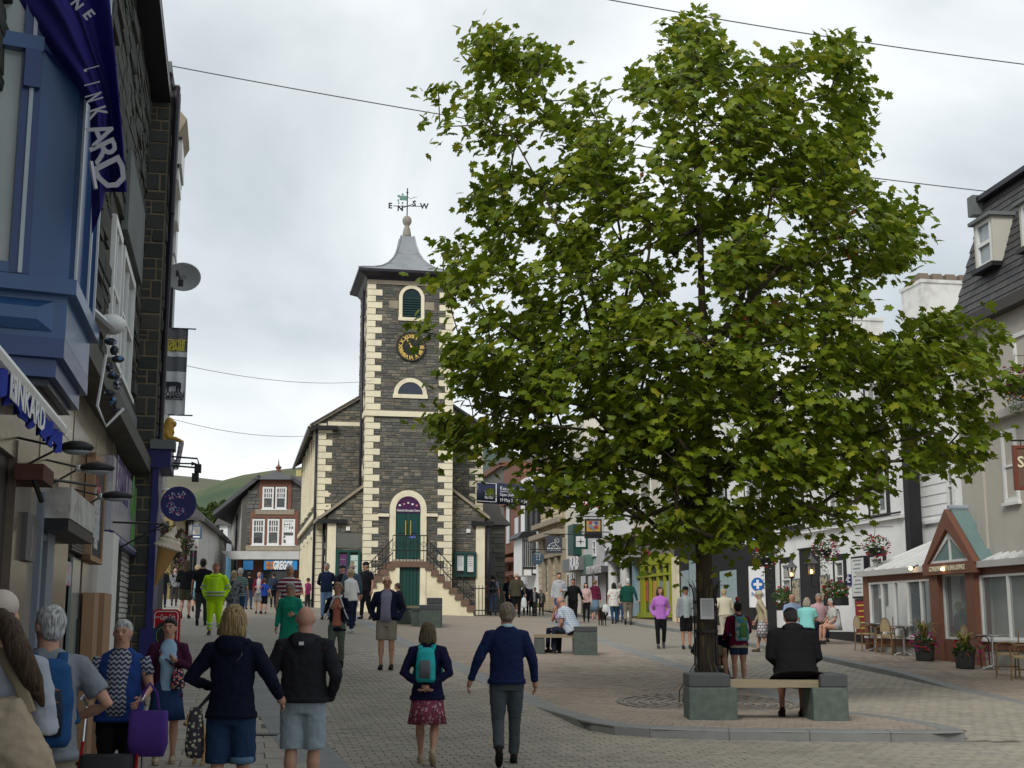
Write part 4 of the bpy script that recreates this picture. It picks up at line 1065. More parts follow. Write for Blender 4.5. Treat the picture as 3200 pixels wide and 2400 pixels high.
# flood lamps on arms
def flood(px,py,ln,lab,d=.45):
 y,z = LF.onx(px,py,d); t,l = nobase(LF,'floodlamp',lab,'lamp',d,y,z,'floodlamps over the left shopfront')
 b = l.mb(); b.ell((d,y,z),(ln,.10,.05),14,8); b.part('hood',M_dark,smooth=True)
 b = l.mb(); b.ell((d,y - .01,z - .03),(ln * .8,.07,.03),12,6); b.part('glass',M_glassl,smooth=True)
 b = l.mb(); b.ell((d - ln,y,z - .01),(.035,.035,.035),8,6); b.part('joint',M_alu,smooth=True)
 b = l.mb(); b.tube([(.03,y - .1,z + .05),(d - ln,y,z)],.010,5); b.tube([(.03,y - .1,z - .2),(d - ln,y,z - .01)],.009,5); b.part('arm',M_dark)
flood(240,1398,.125,'black floodlamp nearest the end of the blue awning')
flood(303,1462,.15,'middle black floodlamp in front of the chalkboard sign')
flood(366,1550,.16,'black floodlamp below the purple and green banner')
# menu board on the wall, planks, bracket, rusty box
t,l = nobase(LF,'chalkboard_sign','tall chalkboard menu in a wooden frame hung on the left shopfront','sign',.1,LF.onx(315,1600,.1)[0],LF.onx(315,1740,.1)[1])
y0,y1 = LF.onx(291,1600,.14)[0],LF.onx(330,1600,.14)[0]; z0,z1 = LF.onx(291,1752,.14)[1],LF.onx(305,1418,.14)[1]
b = l.mb(); b.box(.045,.14,y0,y0 + .10,z0,z1); b.box(.045,.13,y0,y1,z0,z0 + .06); b.box(.045,.13,y0,y1,z1 - .06,z1); b.box(.045,.13,y1 - .06,y1,z0,z1); b.part('frame',M_wood)
b = l.mb(); b.box(.05,.11,y0 + .1,y1 - .06,z0 + .06,z1 - .06); b.part('board',M_blackb)
M_chalk = mat('chalk',(.55,.55,.56),.9,0,bump=0)
for k,s_ in enumerate(('Hot','food','fresh','soup','cakes','tea')): text(s_,.34,'lettering',M_chalk if k != 0 else paint((.35,.05,.05)),t,(.113 - l.x,(y0 + y1) / 2 - l.y,z1 - .35 - k * (z1 - z0 - .5) / 6 - l.z),(pi / 2,0,pi / 2),.002,.008)
t,l = nobase(LF,'leaning_planks','two upright timber boards leaning beside the white posts on the left','planks',.15,LF.onx(312,1950,.15)[0])
for k,(a,c) in enumerate(((300,314),(317,339))):
 ya_,yc_ = LF.onx(a,1900,.22)[0],LF.onx(c,1900,.22)[0]; b = l.mb(); b.box(.08,.20 + .05 * k,ya_,yc_,l.z,LF.onx(a,1853,.2)[1]); b.part('plank',M_wood)
t,l = nobase(LF,'rusty_wall_box','rusty metal box with a lamp arm fixed to the near polished pier','wall box',.15,LF.onx(125,1480,.15)[0],LF.onx(125,1500,.15)[1])
y0,y1 = LF.onx(108,1480,.2)[0],LF.onx(143,1480,.2)[0]; z0,z1 = LF.onx(108,1500,.2)[1],LF.onx(108,1447,.2)[1]
b = l.mb(); b.box(.06,.26,y0,y1,z0,z1); b.part('box',mat('rust',(.10,.04,.028),.8,.4,8,.4,40))
b = l.mb(); b.tube([(.2,y1,z1 - .05),(.5,y1 + .8,z1 - .02)],.012,5); b.tube([(.2,y0,z0),(.25,y0 + .1,z0 - .15)],.02,5); b.part('arm',M_dark)
t,l = nobase(LF,'slate_name_board','narrow dark board with faded lettering on the near shop pier','sign',.08,LF.onx(97,1700,.1)[0],LF.onx(97,1755,.1)[1])
y0,y1 = LF.onx(82,1700,.1)[0],LF.onx(113,1700,.1)[0]; z0,z1 = LF.onx(82,1750,.1)[1],LF.onx(88,1600,.1)[1]
b = l.mb(); b.box(.055,.10,y0,y1,z0,z1); b.part('board',mat('board_grey',(.10,.10,.10),.5))
for k,s_ in enumerate('ALTER'): text(s_,.16,'letter',mat('faded_letter',(.25,.25,.25),.6,0,bump=0),t,(.102 - l.x,(y0 + y1) / 2 - l.y,z1 - .15 - k * (z1 - z0 - .2) / 5 - l.z),(pi / 2,0,pi / 2),.002,.008)
t,l = nobase(LF,'scroll_bracket','thin black scrolled sign bracket under the banner on the left','bracket',.3,LF.onx(375,1640,.3)[0],LF.onx(375,1660,.3)[1])
zb2 = LF.onx(345,1625,.1)[1]; y = LF.onx(352,1640,.1)[0]
b = l.mb(); b.tube([(.05,y,zb2),(.75,y,zb2 - .02),(.80,y,zb2 - .1),(.74,y,zb2 - .15),(.70,y,zb2 - .1)],.014,5); b.tube([(.05,y,zb2 - .42),(.72,y,zb2 - .03)],.012,5); b.part('iron',M_dark)
# ---------------- projecting stone building with the blue shopfront
bB,BL = nobase(LF,'dark_stone_end_building','projecting building with a coursed dark stone end wall and buff joints','building',0,0)
TB = LF.ony(523,236,0)[1]; PW = LF.ony(502,993,0)[0]
b = BL.mb(); b.box(-4,PW,0,1.4,-.5,TB); b.part('wall',M_mortar2)
rs = random.Random(5); L = []; z = .1
while z < TB - .1:
 h = rs.choice((.17,.2,.23,.27,.31)); h = min(h,TB - z)
 r = rs.random()
 if r < .4: L.append((.0,PW,z,z + h))
 elif r < .8: c = rs.uniform(.3,.7) * PW; L += [(0,c,z,z + h),(c,PW,z,z + h)]
 else: c = rs.uniform(.3,.7) * PW; L += [(0,c,z,z + h * .5),(0,c,z + h * .5,z + h),(c,PW,z,z + h)]
 z += h
lay_stones(BL,L,M_slateb,bB,lambda a,z,h: (a,-h,z),proud=.02,gap=.028,seed=6,limit=300)
L = courses(0,1.4,.1 + 4,TB,hr=(.18,.3),wr=(.3,.8),seed=8)
lay_stones(BL,L,M_slateb,bB,lambda a,z,h: (PW + h,a,z),proud=.03,seed=9,limit=0)
x1,zc = LF.ony(538,205,-.1)
b = BL.mb(); b.box(-.35,x1,-.22,1.5,TB - .02,TB + .17); b.part('eaves',M_grey)
b = BL.mb(); b.box(PW + .03,x1,-.15,1.4,TB - .2,TB - .02); b.part('gutter',M_pipe)
b = BL.mb(); b.tube([(PW + .10,-.02,TB - .2),(PW + .10,-.02,LF.ony(520,668,0)[1])],.055,8); b.tube([(PW + .1,.3,TB - .2),(PW + .06,.3,4.2)],.05,8); b.part('drainpipe',M_pipe)
zf = LF.ony(480,1462,-.05)[1]
xb0 = LF.ony(461,1800,-.05)[0]; xb1 = LF.ony(482,1800,-.05)[0]
b = BL.mb(); b.box(xb0,xb1,-.06,.5,BL.z - .1,zf); b.part('shopfront_pillar',M_navy)
b = BL.mb(); b.box(xb0 - .08,xb1 + .05,-.10,.5,BL.z - .1,BL.z + 1.05); b.part('plinth',M_navy)
b = BL.mb(); b.box(PW - .1,xb1 + .18,-.12,1.3,zf,zf + .3); b.part('fascia',M_navy)
b = BL.mb(); b.box(PW - .06,xb1 + .24,-.2,.3,zf + .3,zf + .45); b.part('lead_cap',M_grey)
b = BL.mb(); b.box(PW,xb1,.5,1.3,BL.z - .1,zf); b.part('shop_side',M_navy)
# upper parts of the buildings further on, seen edge-on against the sky
bC,CL2 = nobase(LF,'pale_gabled_building','end of the left terrace with white bays and a small stone gable','building',0,1.4)
b = CL2.mb(); b.box(-6,PW - .45,1.4,14.5,4.1,LF.ony(550,420,10)[1]); b.part('upper_wall',paint((.30,.30,.29),dirt=.3)); b = CL2.mb(); b.box(-6,PW - .42,1.4,14.5,0,4.1); b.part('shop_wall',mat('dark_shop',(.03,.03,.04),.5))
for yk in (2.2,5,8):
 for z0,z1 in ((5.2,6.9),(8.0,9.6)): sash(CL2,bC,lambda a_,dd,z: (PW - .42 + dd,a_,z),yk,yk + 1.1,z0,z1,0,frame=.09)
def bit(name,m,px0,px1,py0,py1,y0,y1):
 x0,z1 = LF.ony(px0,py0,y0); x1,z0 = LF.ony(px1,py1,y0); b = CL2.mb(); b.box(x0,x1,y0,y1,z0,z1); b.part(name,m)
bit('chimney',M_grey,520,558,262,345,12,13)
xa,za = LF.ony(540,318,9.3); xb,zb3 = LF.ony(585,372,9.3); xc,zc3 = LF.ony(540,425,9.3)
b = CL2.mb(); b.prism([(xa - .6,zc3 - .3),(xb - .25,zc3 - .05),(xb,zb3),(xa,za),(xa - .6,za)],9.3,11.5,'y'); b.part('stone_gable',M_cop)
for a_ in ((535,567,430,512,9.3,11),(535,558,520,560,9.3,11),(530,555,590,690,11,12),(528,548,700,790,12,13),(525,542,800,850,12,13)): bit('white_bay',M_white,*a_)
for a_ in ((535,570,425,432,9.2,11),(535,560,512,520,9.2,11),(530,558,582,590,10.8,12),(520,533,885,1100,7,7.6),(518,532,930,936,7,8)): bit('gutter',M_pipe,*a_)
# ---------------- hanging signs and fittings on the projecting building
def sgn(name,lab,cat,px,py,y):
 x,z = LF.ony(px,py,y); return nobase(LF,name,lab,cat,x,y,z) + (x,z)
t,l,x,z = sgn('round_sign','round dark blue sign with a dotted letter C hanging over the pavement','hanging sign',558,1575,.4)
R_ = LF.ony(614,1575,.4)[0] - x
b = l.mb(); b.prism([(x + R_ * cos(2 * pi * k / 40),z + R_ * sin(2 * pi * k / 40)) for k in range(40)],.36,.44,'y'); b.part('disc',M_navy)
rs = random.Random(3); dm = [paint((.55,.56,.6)),paint((.42,.03,.16)),paint((.15,.32,.6)),paint((.30,.02,.14))]
for k in range(120):
 a_ = radians(rs.uniform(48,312)); rr_ = R_ * rs.gauss(.50,.11)
 r_ = R_ * rs.uniform(.022,.055); b = MB()
 b.prism([(r_ * cos(2 * pi * j / 10),r_ * sin(2 * pi * j / 10)) for j in range(10)],-.004,0,'y')
 b.build('dot',rs.choice(dm),t,loc=(.02 * R_ + rr_ * cos(a_),.355 - l.y - .0006 * (k % 9),rr_ * sin(a_)))
for py,xe in ((1444,616),(1472,608)):
 t,l,x,z = sgn('sign_lamp','upper sign lamp on a long arm above the round C sign' if py == 1444 else 'lower sign lamp on a long arm above the round C sign','lamp',xe,py + 8,.2)
 b = l.mb(); b.tube([(PW,.2,z + .14),(x,.2,z + .10),(x + .03,.2,z)],.016,6); b.part('arm',M_dark)
 b = l.mb(); b.box(x - .04,x + .07,.1,.3,z - .13,z); b.part('lamp_head',M_dark)
t,l,x,z = sgn('sign_bracket','iron arrow tipped bracket between the two sign lamps','bracket',598,1449,.6)
b = l.mb(); b.tube([(PW,.6,z),(x,.6,z)],.014,6); b.tube([(x,.6,z),(x + .1,.6,z - .0)],[.04,.002],6); b.tube([(x - .25 + .04 * cos(q_),.6,z - .07 + .04 * sin(q_)) for q_ in [j * pi / 4 for j in range(9)]],.008,4); b.part('iron',M_dark)
# banner
t,l,x,z = sgn('hanging_banner','tall grey street banner with a black cow and steakhouse lettering','banner',542,1160,4)
x0,z1 = LF.ony(500,1024,4); x1,z0 = LF.ony(577,1298,4); W_ = x1 - x0; H2 = z1 - z0
def bz_(f0,f1,m,nm,a=0,c=1,d=0):
 b = l.mb(); n = 12; rg = []
 for k in range(n + 1):
  xx = x0 + W_ * (a + (c - a) * k / n); yy_ = 4 + .02 * sin(k * 1.3 + f0 * 0); rg.append([(xx,yy_ - d,z1 - H2 * f1),(xx,yy_ + .01,z1 - H2 * f1),(xx,yy_ + .01,z1 - H2 * f0),(xx,yy_ - d,z1 - H2 * f0)])
 b.ringed(rg); return b.part(nm,m)
bz_(0,.5,mat('banner_dark',(.14,.145,.16),.7),'dark_panel'); bz_(.5,1,mat('banner_light',(.66,.67,.70),.7),'light_panel'); bz_(.13,.14,M_gold,'stripe',d=.012)
bz_(.27,.33,mat('banner_light'),'hill_strip',d=.012)
M_yel = mat('yellow_print',(.62,.55,.06),.7,0,bump=0); M_blk = mat('black_print',(.03,.03,.045),.7,0,bump=0)
tx = (x0 + x1) / 2 - l.x;
def tz(f): return z1 - H2 * f - l.z
text('INN ON THE',.13,'lettering',M_yel,t,(tx,-.03,tz(.18)),RX,.002,.01,width=W_ * .8); text('SQUARE',.13,'lettering',M_yel,t,(tx,-.03,tz(.235)),RX,.002,.01,width=W_ * .8)
text('BROSSEN',.16,'lettering',M_blk,t,(tx,-.03,tz(.77)),RX,.002,.004,width=W_ * .9); text('STEAKHOUSE',.10,'lettering',M_blk,t,(tx,-.03,tz(.81)),RX,.002,.004,width=W_ * .86)
b = l.mb(); cz = z1 - H2 * .67; cx = (x0 + x1) / 2
b.prism([(cx + u * W_,cz + v * W_) for u,v in ((-.38,.16),(-.30,.20),(-.2,.15),(.2,.15),(.33,.12),(.34,-.05),(.30,-.22),(.26,-.22),(.25,-.03),(.20,-.22),(.16,-.22),(.15,.0),(-.08,-.02),(-.1,-.22),(-.14,-.22),(-.16,-.02),(-.20,-.22),(-.24,-.22),(-.24,.0),(-.3,.06),(-.40,.10))][::-1],3.955,3.965,'y'); b.part('cow',M_blk)
for f in (0,1): b = l.mb(); b.tube([(PW,4,z1 - H2 * f),(x1 + .15,4,z1 - H2 * f)],.014,5); b.part('banner_arm',M_dark)
# satellite dish
t,l,x,z = sgn('satellite_dish','grey satellite dish fixed high on the left terrace','satellite dish',572,865,5)
b = l.mb(); rg = []
for k in range(9):
 f = k / 8; rg.append([(x + .36 * f * cos(2 * pi * j / 24),5 + .10 * (1 - f * f) - .12 * f * sin(2 * pi * j / 24) * .4,z + .29 * f * sin(2 * pi * j / 24)) for j in range(24)])
b.ringed(rg[1:],close=False); b.add(rg[1],[tuple(range(24))]); o = b.part('dish',mat('dish_grey',(.34,.35,.36),.5),smooth=True); o.modifiers.new('s','SOLIDIFY').thickness = .01
b = l.mb(); b.tube([(PW,5,z + .02),(x - .1,4.6,z + .02),(x - .02,4.5,z - .22)],.022,6); b.box(x - .07,x + .03,4.45,4.55,z - .32,z - .2); b.part('feed_arm',M_dark)
# ------------------------------------------------------------------ right street front
M_wrend = mat('white_render',(.78,.78,.77),.8,.06,1.2,.12,15,dirt=.18,dscale=.7)
M_crend = mat('cream_render',(.60,.56,.47),.8,.07,1.5,.12,15,dirt=.25)
M_beige = mat('beige_stone',rough=.85,var=.15,scale=3,bump=.25,bscale=20,ramp=[(.46,.38,.25),(.52,.44,.30),(.42,.35,.23),(.50,.40,.26)])
M_sand = mat('red_sandstone',(.19,.085,.058),.85,.2,3,.3,20,dirt=.4)
M_sandc = mat('conservatory_brown',(.19,.080,.050),.7,.12,2,.15,30,dirt=.2)
M_lime = mat('lime_gloss',(.30,.33,.015),.45,.12,3,.05,30)
M_gstone = mat('grey_coursed_stone',rough=.9,var=.25,scale=3,bump=.5,bscale=12,ramp=[(.11,.11,.10),(.14,.135,.12),(.09,.095,.09),(.16,.15,.125)])
q = at(2434,1960,47); RF = Frame(q.x,q.y,10)
def rseg(l,name,m,px0,px1,pt,pb,d0,d1,parent=None,pm=1800):
 """block on the right front; d grows out of the wall towards the street (local -x)"""
 y0,y1 = RF.onx(px0,pm,-d1)[0],RF.onx(px1,pm,-d1)[0]
 if y0 > y1: y0,y1 = y1,y0
 z1 = pt if isinstance(pt,float) else RF.onx(*pt,-d1)[1]; z0 = pb if isinstance(pb,float) else RF.onx(*pb,-d1)[1]
 b = l.mb(); b.box(-d1,-d0,y0,y1,z0,z1); return b.part(name,m,parent=parent),(y0,y1,z0,z1)
def ry(px,d=0): return RF.onx(px,1800,-d)[0]
def rz(px,py,d=0): return RF.onx(px,py,-d)[1]
def rbuild(name,lab,px0,px1,zt,m,cat='building',depth=7,d=0):
 y1,y0 = ry(px0,d),ry(px1,d)
 t,l = nobase(RF,name,lab,cat,0,(y0 + y1) / 2)
 b = l.mb(); b.box(-d,depth,y0,y1,l.z - 1.2,zt); b.part('wall',m); return t,l,y0,y1
def rsash(l,t,px0,px1,py0,py1,sur=None,d=0,**k):
 a,c = sorted((ry(px0,d),ry(px1,d))); pm = (px0 + px1) / 2; z1,z0 = rz(pm,py0,d),rz(pm,py1,d)
 if sur:
  for e,f,g_,h in ((a - .16,a,z0 - .18,z1 + .2),(c,c + .16,z0 - .18,z1 + .2),(a,c,z1,z1 + .2),(a,c,z0 - .18,z0)):
   b = l.mb(); b.box(-d - .045,-d + .02,e,f,g_,h); b.part('surround',sur,parent=None)
 return sash(l,t,lambda a_,dd,z: (-d - .03 - dd,a_,z),a,c,z0,z1,0,sill=not sur,**k)
# ---- white inn
zin = rz(2434,1677); inT = rz(2700,1180)
inn,IL,iy0,iy1 = rbuild('white_inn','white rendered inn with black window surrounds behind the cafe tables',2425,2838,inT,M_wrend)
b = IL.mb(); b.box(-.12,.0,iy0,iy1,zin - .05,zin + .06); b.part('string_course',M_wrend)
b = IL.mb(); b.tube([(-.14,iy0,zin + .1),(-.14,iy1,zin + .1)],.03,6); b.part('cable',M_dark)
for a_ in ((2600,2645,1425,1628),(2735,2785,1405,1605),(2460,2516,1480,1640),(2600,2640,1200,1330),(2735,2785,1180,1320)): rsash(IL,inn,*a_,sur=M_dark,glass=M_glassl,nx=2,frame=.09)
for a_ in ((2446,2474,1760,1862),(2614,2640,1752,1850),(2726,2765,1740,1870)): rsash(IL,inn,*a_,sur=M_dark,nx=1,frame=.07)
dy0,dy1 = sorted((ry(2504),ry(2557))); dzt = rz(2530,1716)
b = IL.mb(); b.box(-.05,.02,dy0,dy1,IL.z - .3,dzt); b.part('doorway',M_dark)
b = IL.mb(); b.box(-.09,.02,dy0 - .05,dy1 + .05,dzt,dzt + .05); b.box(-.09,.02,dy0 - .2,dy0,IL.z,dzt); b.part('door_surround',M_dark)
b = IL.mb(); b.box(-.05,0,iy0,dy0 - .2,IL.z - .5,IL.z + .35); b.part('plinth',M_dark)
b = IL.mb(); b.box(-.05,0,dy1 + .1,iy1,IL.z - .5,IL.z + .45); b.part('plinth',M_dark)
b = IL.mb(); cy_,cz_ = ry(2830),rz(2830,1040)
b = IL.mb(); b.box(-.30,.05,ry(2852,.3),ry(2836,.3) ,IL.z,inT); b.part('drainpipe',M_dark)
# side of the inn beyond the pipe, chimneys
wing,WGL,a_,c_ = rbuild('inn_wing','plain white rendered wing beyond the black downpipe above the conservatory',2846,3000,rz(2850,1180),M_wrend,d=-.25)
for k in range(9):
 z = rz(2900,1390 + 32 * k,-.25); b = WGL.mb(); b.box(.235,.25,a_,c_,z,z + .02); b.part('board_joint',mat('joint_grey',(.5,.5,.49),.8))
rsash(WGL,wing,2978,2999,1440,1590,d=-.25,nx=1)
b = WGL.mb(); z = rz(2900,1632,-.25); b.box(.16,.26,a_,c_,z - .05,z + .04); b.part('string_course',M_wrend)
def chimney(px0,px1,pyt,pyb,y,pots,lab):
 x0,z1 = RF.ony(px0,pyt,y); x1,z0 = RF.ony(px1,pyb,y)
 t,l = nobase(RF,'chimney',lab,'chimney',(x0 + x1) / 2,y,z0)
 b = l.mb(); b.box(x0,x1,y,y + 1.6,z0,z1); b.part('stack',mat('stained_render',(.62,.61,.58),.85,.12,2,.2,15,dirt=.6,dscale=.9))
 b = l.mb(); b.box(x0 - .05,x1 + .05,y - .05,y + 1.65,z1 - .12,z1 + .0); b.part('cap',mat('stained_render'))
 for k in range(pots):
  c = x0 + (x1 - x0) * (k + .5) / max(1,pots); w_ = (x1 - x0) / pots * .42
  b = l.mb(); b.hexa([(c - w_,y + .2,z1),(c + w_,y + .2,z1),(c + w_,y + 1,z1),(c - w_,y + 1,z1),(c - w_ * .8,y + .3,z1 + w_ * 1.4),(c + w_ * .8,y + .3,z1 + w_ * 1.4),(c + w_ * .8,y + .9,z1 + w_ * 1.4),(c - w_ * .8,y + .9,z1 + w_ * 1.4)])
  b.part('chimney_pot',mat('pot_clay',(.17,.13,.10),.85,.2,4,.2))
chimney(2878,3060,872,1080,-1,4,'wide white chimney stack with four square pots beside the mansard roof')
chimney(2600,2765,988,1120,4,0,'low white chimney stack half hidden behind the tree top')
# ---- beige hotel with mansard roof, far right
q = at(3000,1010,30.5); MF = Frame(q.x,q.y,7)
ho,HO = nobase(MF,'mansard_hotel','beige rendered hotel with a dark slate mansard roof at the right edge','hotel',0,-3)
mz = MF.onx(3000,1010)[1]
b = HO.mb(); b.box(0,7,-12,.4,-.5,mz - .15); b.part('wall',mat('hotel_render',(.47,.44,.385),.85,.05,1.5,.12,15,dirt=.15))
mxb = .95
zt = mz + 3.05
b = HO.mb(); b.prism([(-.02,mz),(mxb,zt),(5,zt),(5,mz)],-12,.4,'y'); b.part('roof_core',M_mortar)
rs = random.Random(2); cnt = 0; big = HO.mb(); nrow = 17
M_msl = mat('mansard_slate',rough=.6,var=.2,scale=5,bump=.25,bscale=30,ramp=[(.045,.045,.05),(.06,.058,.06),(.075,.07,.066),(.05,.048,.05)])
for r in range(nrow):
 z0 = mz + (zt - mz) * r / nrow; z1 = mz + (zt - mz) * (r + 1.25) / nrow; x0 = -.02 + (mxb + .02) * r / nrow; x1 = -.02 + (mxb + .02) * (r + 1.25) / nrow
 y = .40 - (r % 2) * .14
 while y > -7.5:
  y2 = y - .28; p = [(x0 - .035,y2 + .006,z0),(x0 - .012,y2 + .006,z0),(x0 - .012,y - .006,z0),(x0 - .035,y - .006,z0),(x1 - .012,y2 + .006,z1),(x1 - .0,y2 + .006,z1),(x1 - .0,y - .006,z1),(x1 - .012,y - .006,z1)]
  if y > -4.5 and cnt < 290: b = HO.mb(); b.hexa(p); b.part('slate',M_msl); cnt += 1
  else: big.hexa(p)
  y = y2
tag(big.part('slates',M_msl),kind='stuff')
b = HO.mb(); b.box(-.26,.1,-12,.2,mz - .26,mz - .02); b.part('eaves',mat('dark_fascia',(.06,.055,.05),.7,.1,3,.1))
b = HO.mb(); b.box(mxb - .22,mxb + .1,-12,.5,zt,zt + .12); b.part('roof_edge',M_pipe)
b = HO.mb(); b.box(mxb - .30,mxb - .02,.3,.6,zt - .3,zt + .18); b.part('corner_block',M_grey)
for k,(pa,pb_,yt,yb_) in enumerate(((3046,3105,705,850),(3192,3260,640,780))):
 y1,y0 = MF.onx(pa,780,.1)[0],MF.onx(pb_,780,.1)[0]; z0,z1 = MF.onx(pa,yb_,.1)[1],MF.onx(pa,yt,.1)[1]
 d = [HO.mb() for _ in range(4)]
 d[0].prism([(.1,z0),(1.2,z0),(1.2,z1),(.1,z1)],y0,y0 + .07,'y'); o = d[0].part('dormer',mat('dormer_paint',(.52,.50,.44),.7,.05))
 d[1].prism([(.1,z0),(1.2,z0),(1.2,z1),(.1,z1)],y1 - .07,y1,'y'); d[1].part('cheek',mat('dormer_paint'),parent=o)
 d[2].box(.0,1.3,y0 - .08,y1 + .08,z1,z1 + .08); d[2].part('lead_top',M_grey,parent=o)
 d[3].box(.0,1.2,y0 - .06,y1 + .06,z0 - .1,z0); d[3].part('sill',M_dark,parent=o)
 sash(HO,o,lambda a_,dd,z: (.15 - dd,a_,z),y0 + .12,y1 - .12,z0 + .02,z1 - .03,0,frame=.09,glass=M_glassl) if False else None
 b = HO.mb(); b.box(.16,.2,y0 + .08,y1 - .08,z0,z1); b.part('pane',M_glassl,parent=o)
 b = HO.mb()
 for e,f,g_,h in ((y0 + .08,y0 + .17,z0,z1),(y1 - .17,y1 - .08,z0,z1),(y0 + .17,y1 - .17,z0,z0 + .09),(y0 + .17,y1 - .17,z1 - .09,z1),(y0 + .17,y1 - .17,(z0 + z1) / 2 - .04,(z0 + z1) / 2 + .04)): b.box(.10,.155,e,f,g_,h)
 b.part('sash',M_white,parent=o)
for pa,pb_,yt,yb_ in ((3127,3172,1350,1575),(3184,3260,1040,1260)):
 y1,y0 = MF.onx(pa,1300)[0],MF.onx(pb_,1300)[0]; z0,z1 = MF.onx(pa,yb_)[1],MF.onx(pa,yt)[1]
 sash(HO,ho,lambda a_,dd,z: (-.02 - dd,a_,z),y0,y1,z0,z1,0,frame=.09,glass=mat('curtained_glass',(.14,.13,.11),.2,.35,2,0,spec=.5))
z = MF.onx(3160,1290)[1]; b = HO.mb(); b.box(-.18,0,-12,.12,z - .08,z + .08); b.part('cornice',mat('hotel_render'))
for px in (3052,3067): y = MF.onx(px,1400)[0]; b = HO.mb(); b.box(-.06,0,y - .1,y + .1,.5,mz - .2); b.part('pilaster',mat('hotel_render'))
# sign at the right edge
t,l = nobase(MF,'brown_hanging_sign','brown framed hanging sign with pale lettering cut by the right edge','hanging sign',-.5,MF.onx(3180,1460,-.5)[0],MF.onx(3175,1528,-.5)[1])
p0 = at(3168,1395,26); p1 = at(3260,1528,26); b = MB(); b.box(0,p1.x - p0.x,0,.06,0,p0.z - p1.z)
bp = thing('pub_sign',None,None); col.objects.unlink(bp); bpy.data.objects.remove(bp)
t.location = (p0.x,26,p1.z); t.rotation_euler = (0,0,0)
b.build('board',mat('sign_brown',(.15,.085,.06),.6),t)
b = MB(); w_ = p1.x - p0.x; h_ = p0.z - p1.z
for e in ((-.02,.05,-.02,h_ + .02),(.05,w_,h_ - .04,h_ + .02),(.05,w_,-.02,.05)): b.box(e[0],e[1],-.02,.08,e[2],e[3])
b.build('frame',mat('sign_frame',(.17,.05,.03),.5),t)
text('SKID',.30,'lettering',M_creamw,t,(.36,-.012,h_ * .62),RX,.003,.006)
b = MB(); b.tube([(-.05,.03,h_ + .12),(w_,.03,h_ + .12)],.02,6); b.tube([(.15,.03,h_),(.15,.03,h_ + .12)],.01,4); b.build('bracket',M_dark,t)
# ---- black pharmacy front
ph,PH,y0,y1 = rbuild('pharmacy','black painted pharmacy shopfront with blue and white signs behind the tree trunk',2128,2424,rz(2424,1100),M_wrend)
zf1,zf0 = rz(2400,1655),rz(2400,1722)
b = PH.mb(); b.box(-.30,0,y0 + .02,y1 - .02,PH.z - 1,rz(2400,1640)); b.part('shopfront',M_dark)
b = PH.mb(); b.box(-.45,-.3,y0,y1,rz(2400,1640),rz(2400,1625)); b.part('cornice',M_dark)
M_cyan = mat('cyan_sign',(.02,.30,.62),.5,0,bump=0,emit=0); M_sblue = mat('sign_blue',(.02,.13,.42),.5,0,bump=0); M_swhite = mat('sign_white',(.78,.79,.80),.5,0,bump=0)
o,e = rseg(PH,'fascia_sign',M_cyan,2230,2308,(2270,1677),(2270,1705),.3,.34)
def facing(px0,px1,py0,py1,nm,m,cross=None):
 yy_ = ry(px1,.3) - .05; x0,z1 = RF.ony(px0,py0,yy_); x1,z0 = RF.ony(px1,py1,yy_)
 b = PH.mb(); b.box(x0,x1,yy_,yy_ + .12,z0,z1); o = b.part(nm,m); c,r,pz_ = cross; cx2 = x0 + (x1 - x0) * c; cz2 = z0 + (z1 - z0) * pz_
 b = PH.mb(); b.prism([(cx2 + r * cos(2 * pi * k / 28),cz2 + r * sin(2 * pi * k / 28)) for k in range(28)],yy_ - .012,yy_ - .002,'y'); d_ = b.part('blue_disc',M_sblue)
 b = PH.mb(); b.box(cx2 - r * .2,cx2 + r * .2,yy_ - .024,yy_ - .013,cz2 - r * .66,cz2 + r * .66); b.part('white_cross',M_swhite,parent=d_)
 b = PH.mb(); b.box(cx2 - r * .66,cx2 + r * .66,yy_ - .023,yy_ - .013,cz2 - r * .2,cz2 + r * .2); b.part('white_cross',M_swhite,parent=d_)
 return x0,x1,z0,z1,yy_
facing(2323,2387,1677,1706,'white_sign',M_swhite,(.5,.125,.5))
x0,x1,z0,z1,yy_ = facing(2342,2393,1770,1898,'white_panel',M_swhite,(.5,.235,.56))
text('Pharmacy',.2,'lettering',M_sblue,ph,((x0 + x1) / 2 - PH.x,yy_ - .01 - PH.y,z0 + (z1 - z0) * .31 - PH.z),RX,.003,.0,width=(x1 - x0) * .85)
M_frost = mat('frosted_window',(.34,.43,.45),.2,.15,3,0,spec=.5)
for a_ in ((2128,2151,1783,1925),(2154,2176,1750,1925),(2249,2300,1783,1930)): rseg(PH,'shop_window',M_frost,a_[0],a_[1],((a_[0] + a_[1]) / 2,a_[2]),((a_[0] + a_[1]) / 2,a_[3]),.3,.32)
for a_ in ((2140,2175,1480,1600),(2230,2275,1470,1590),(2340,2390,1460,1590)): rsash(PH,ph,*a_,sur=M_dark,glass=M_glassl)
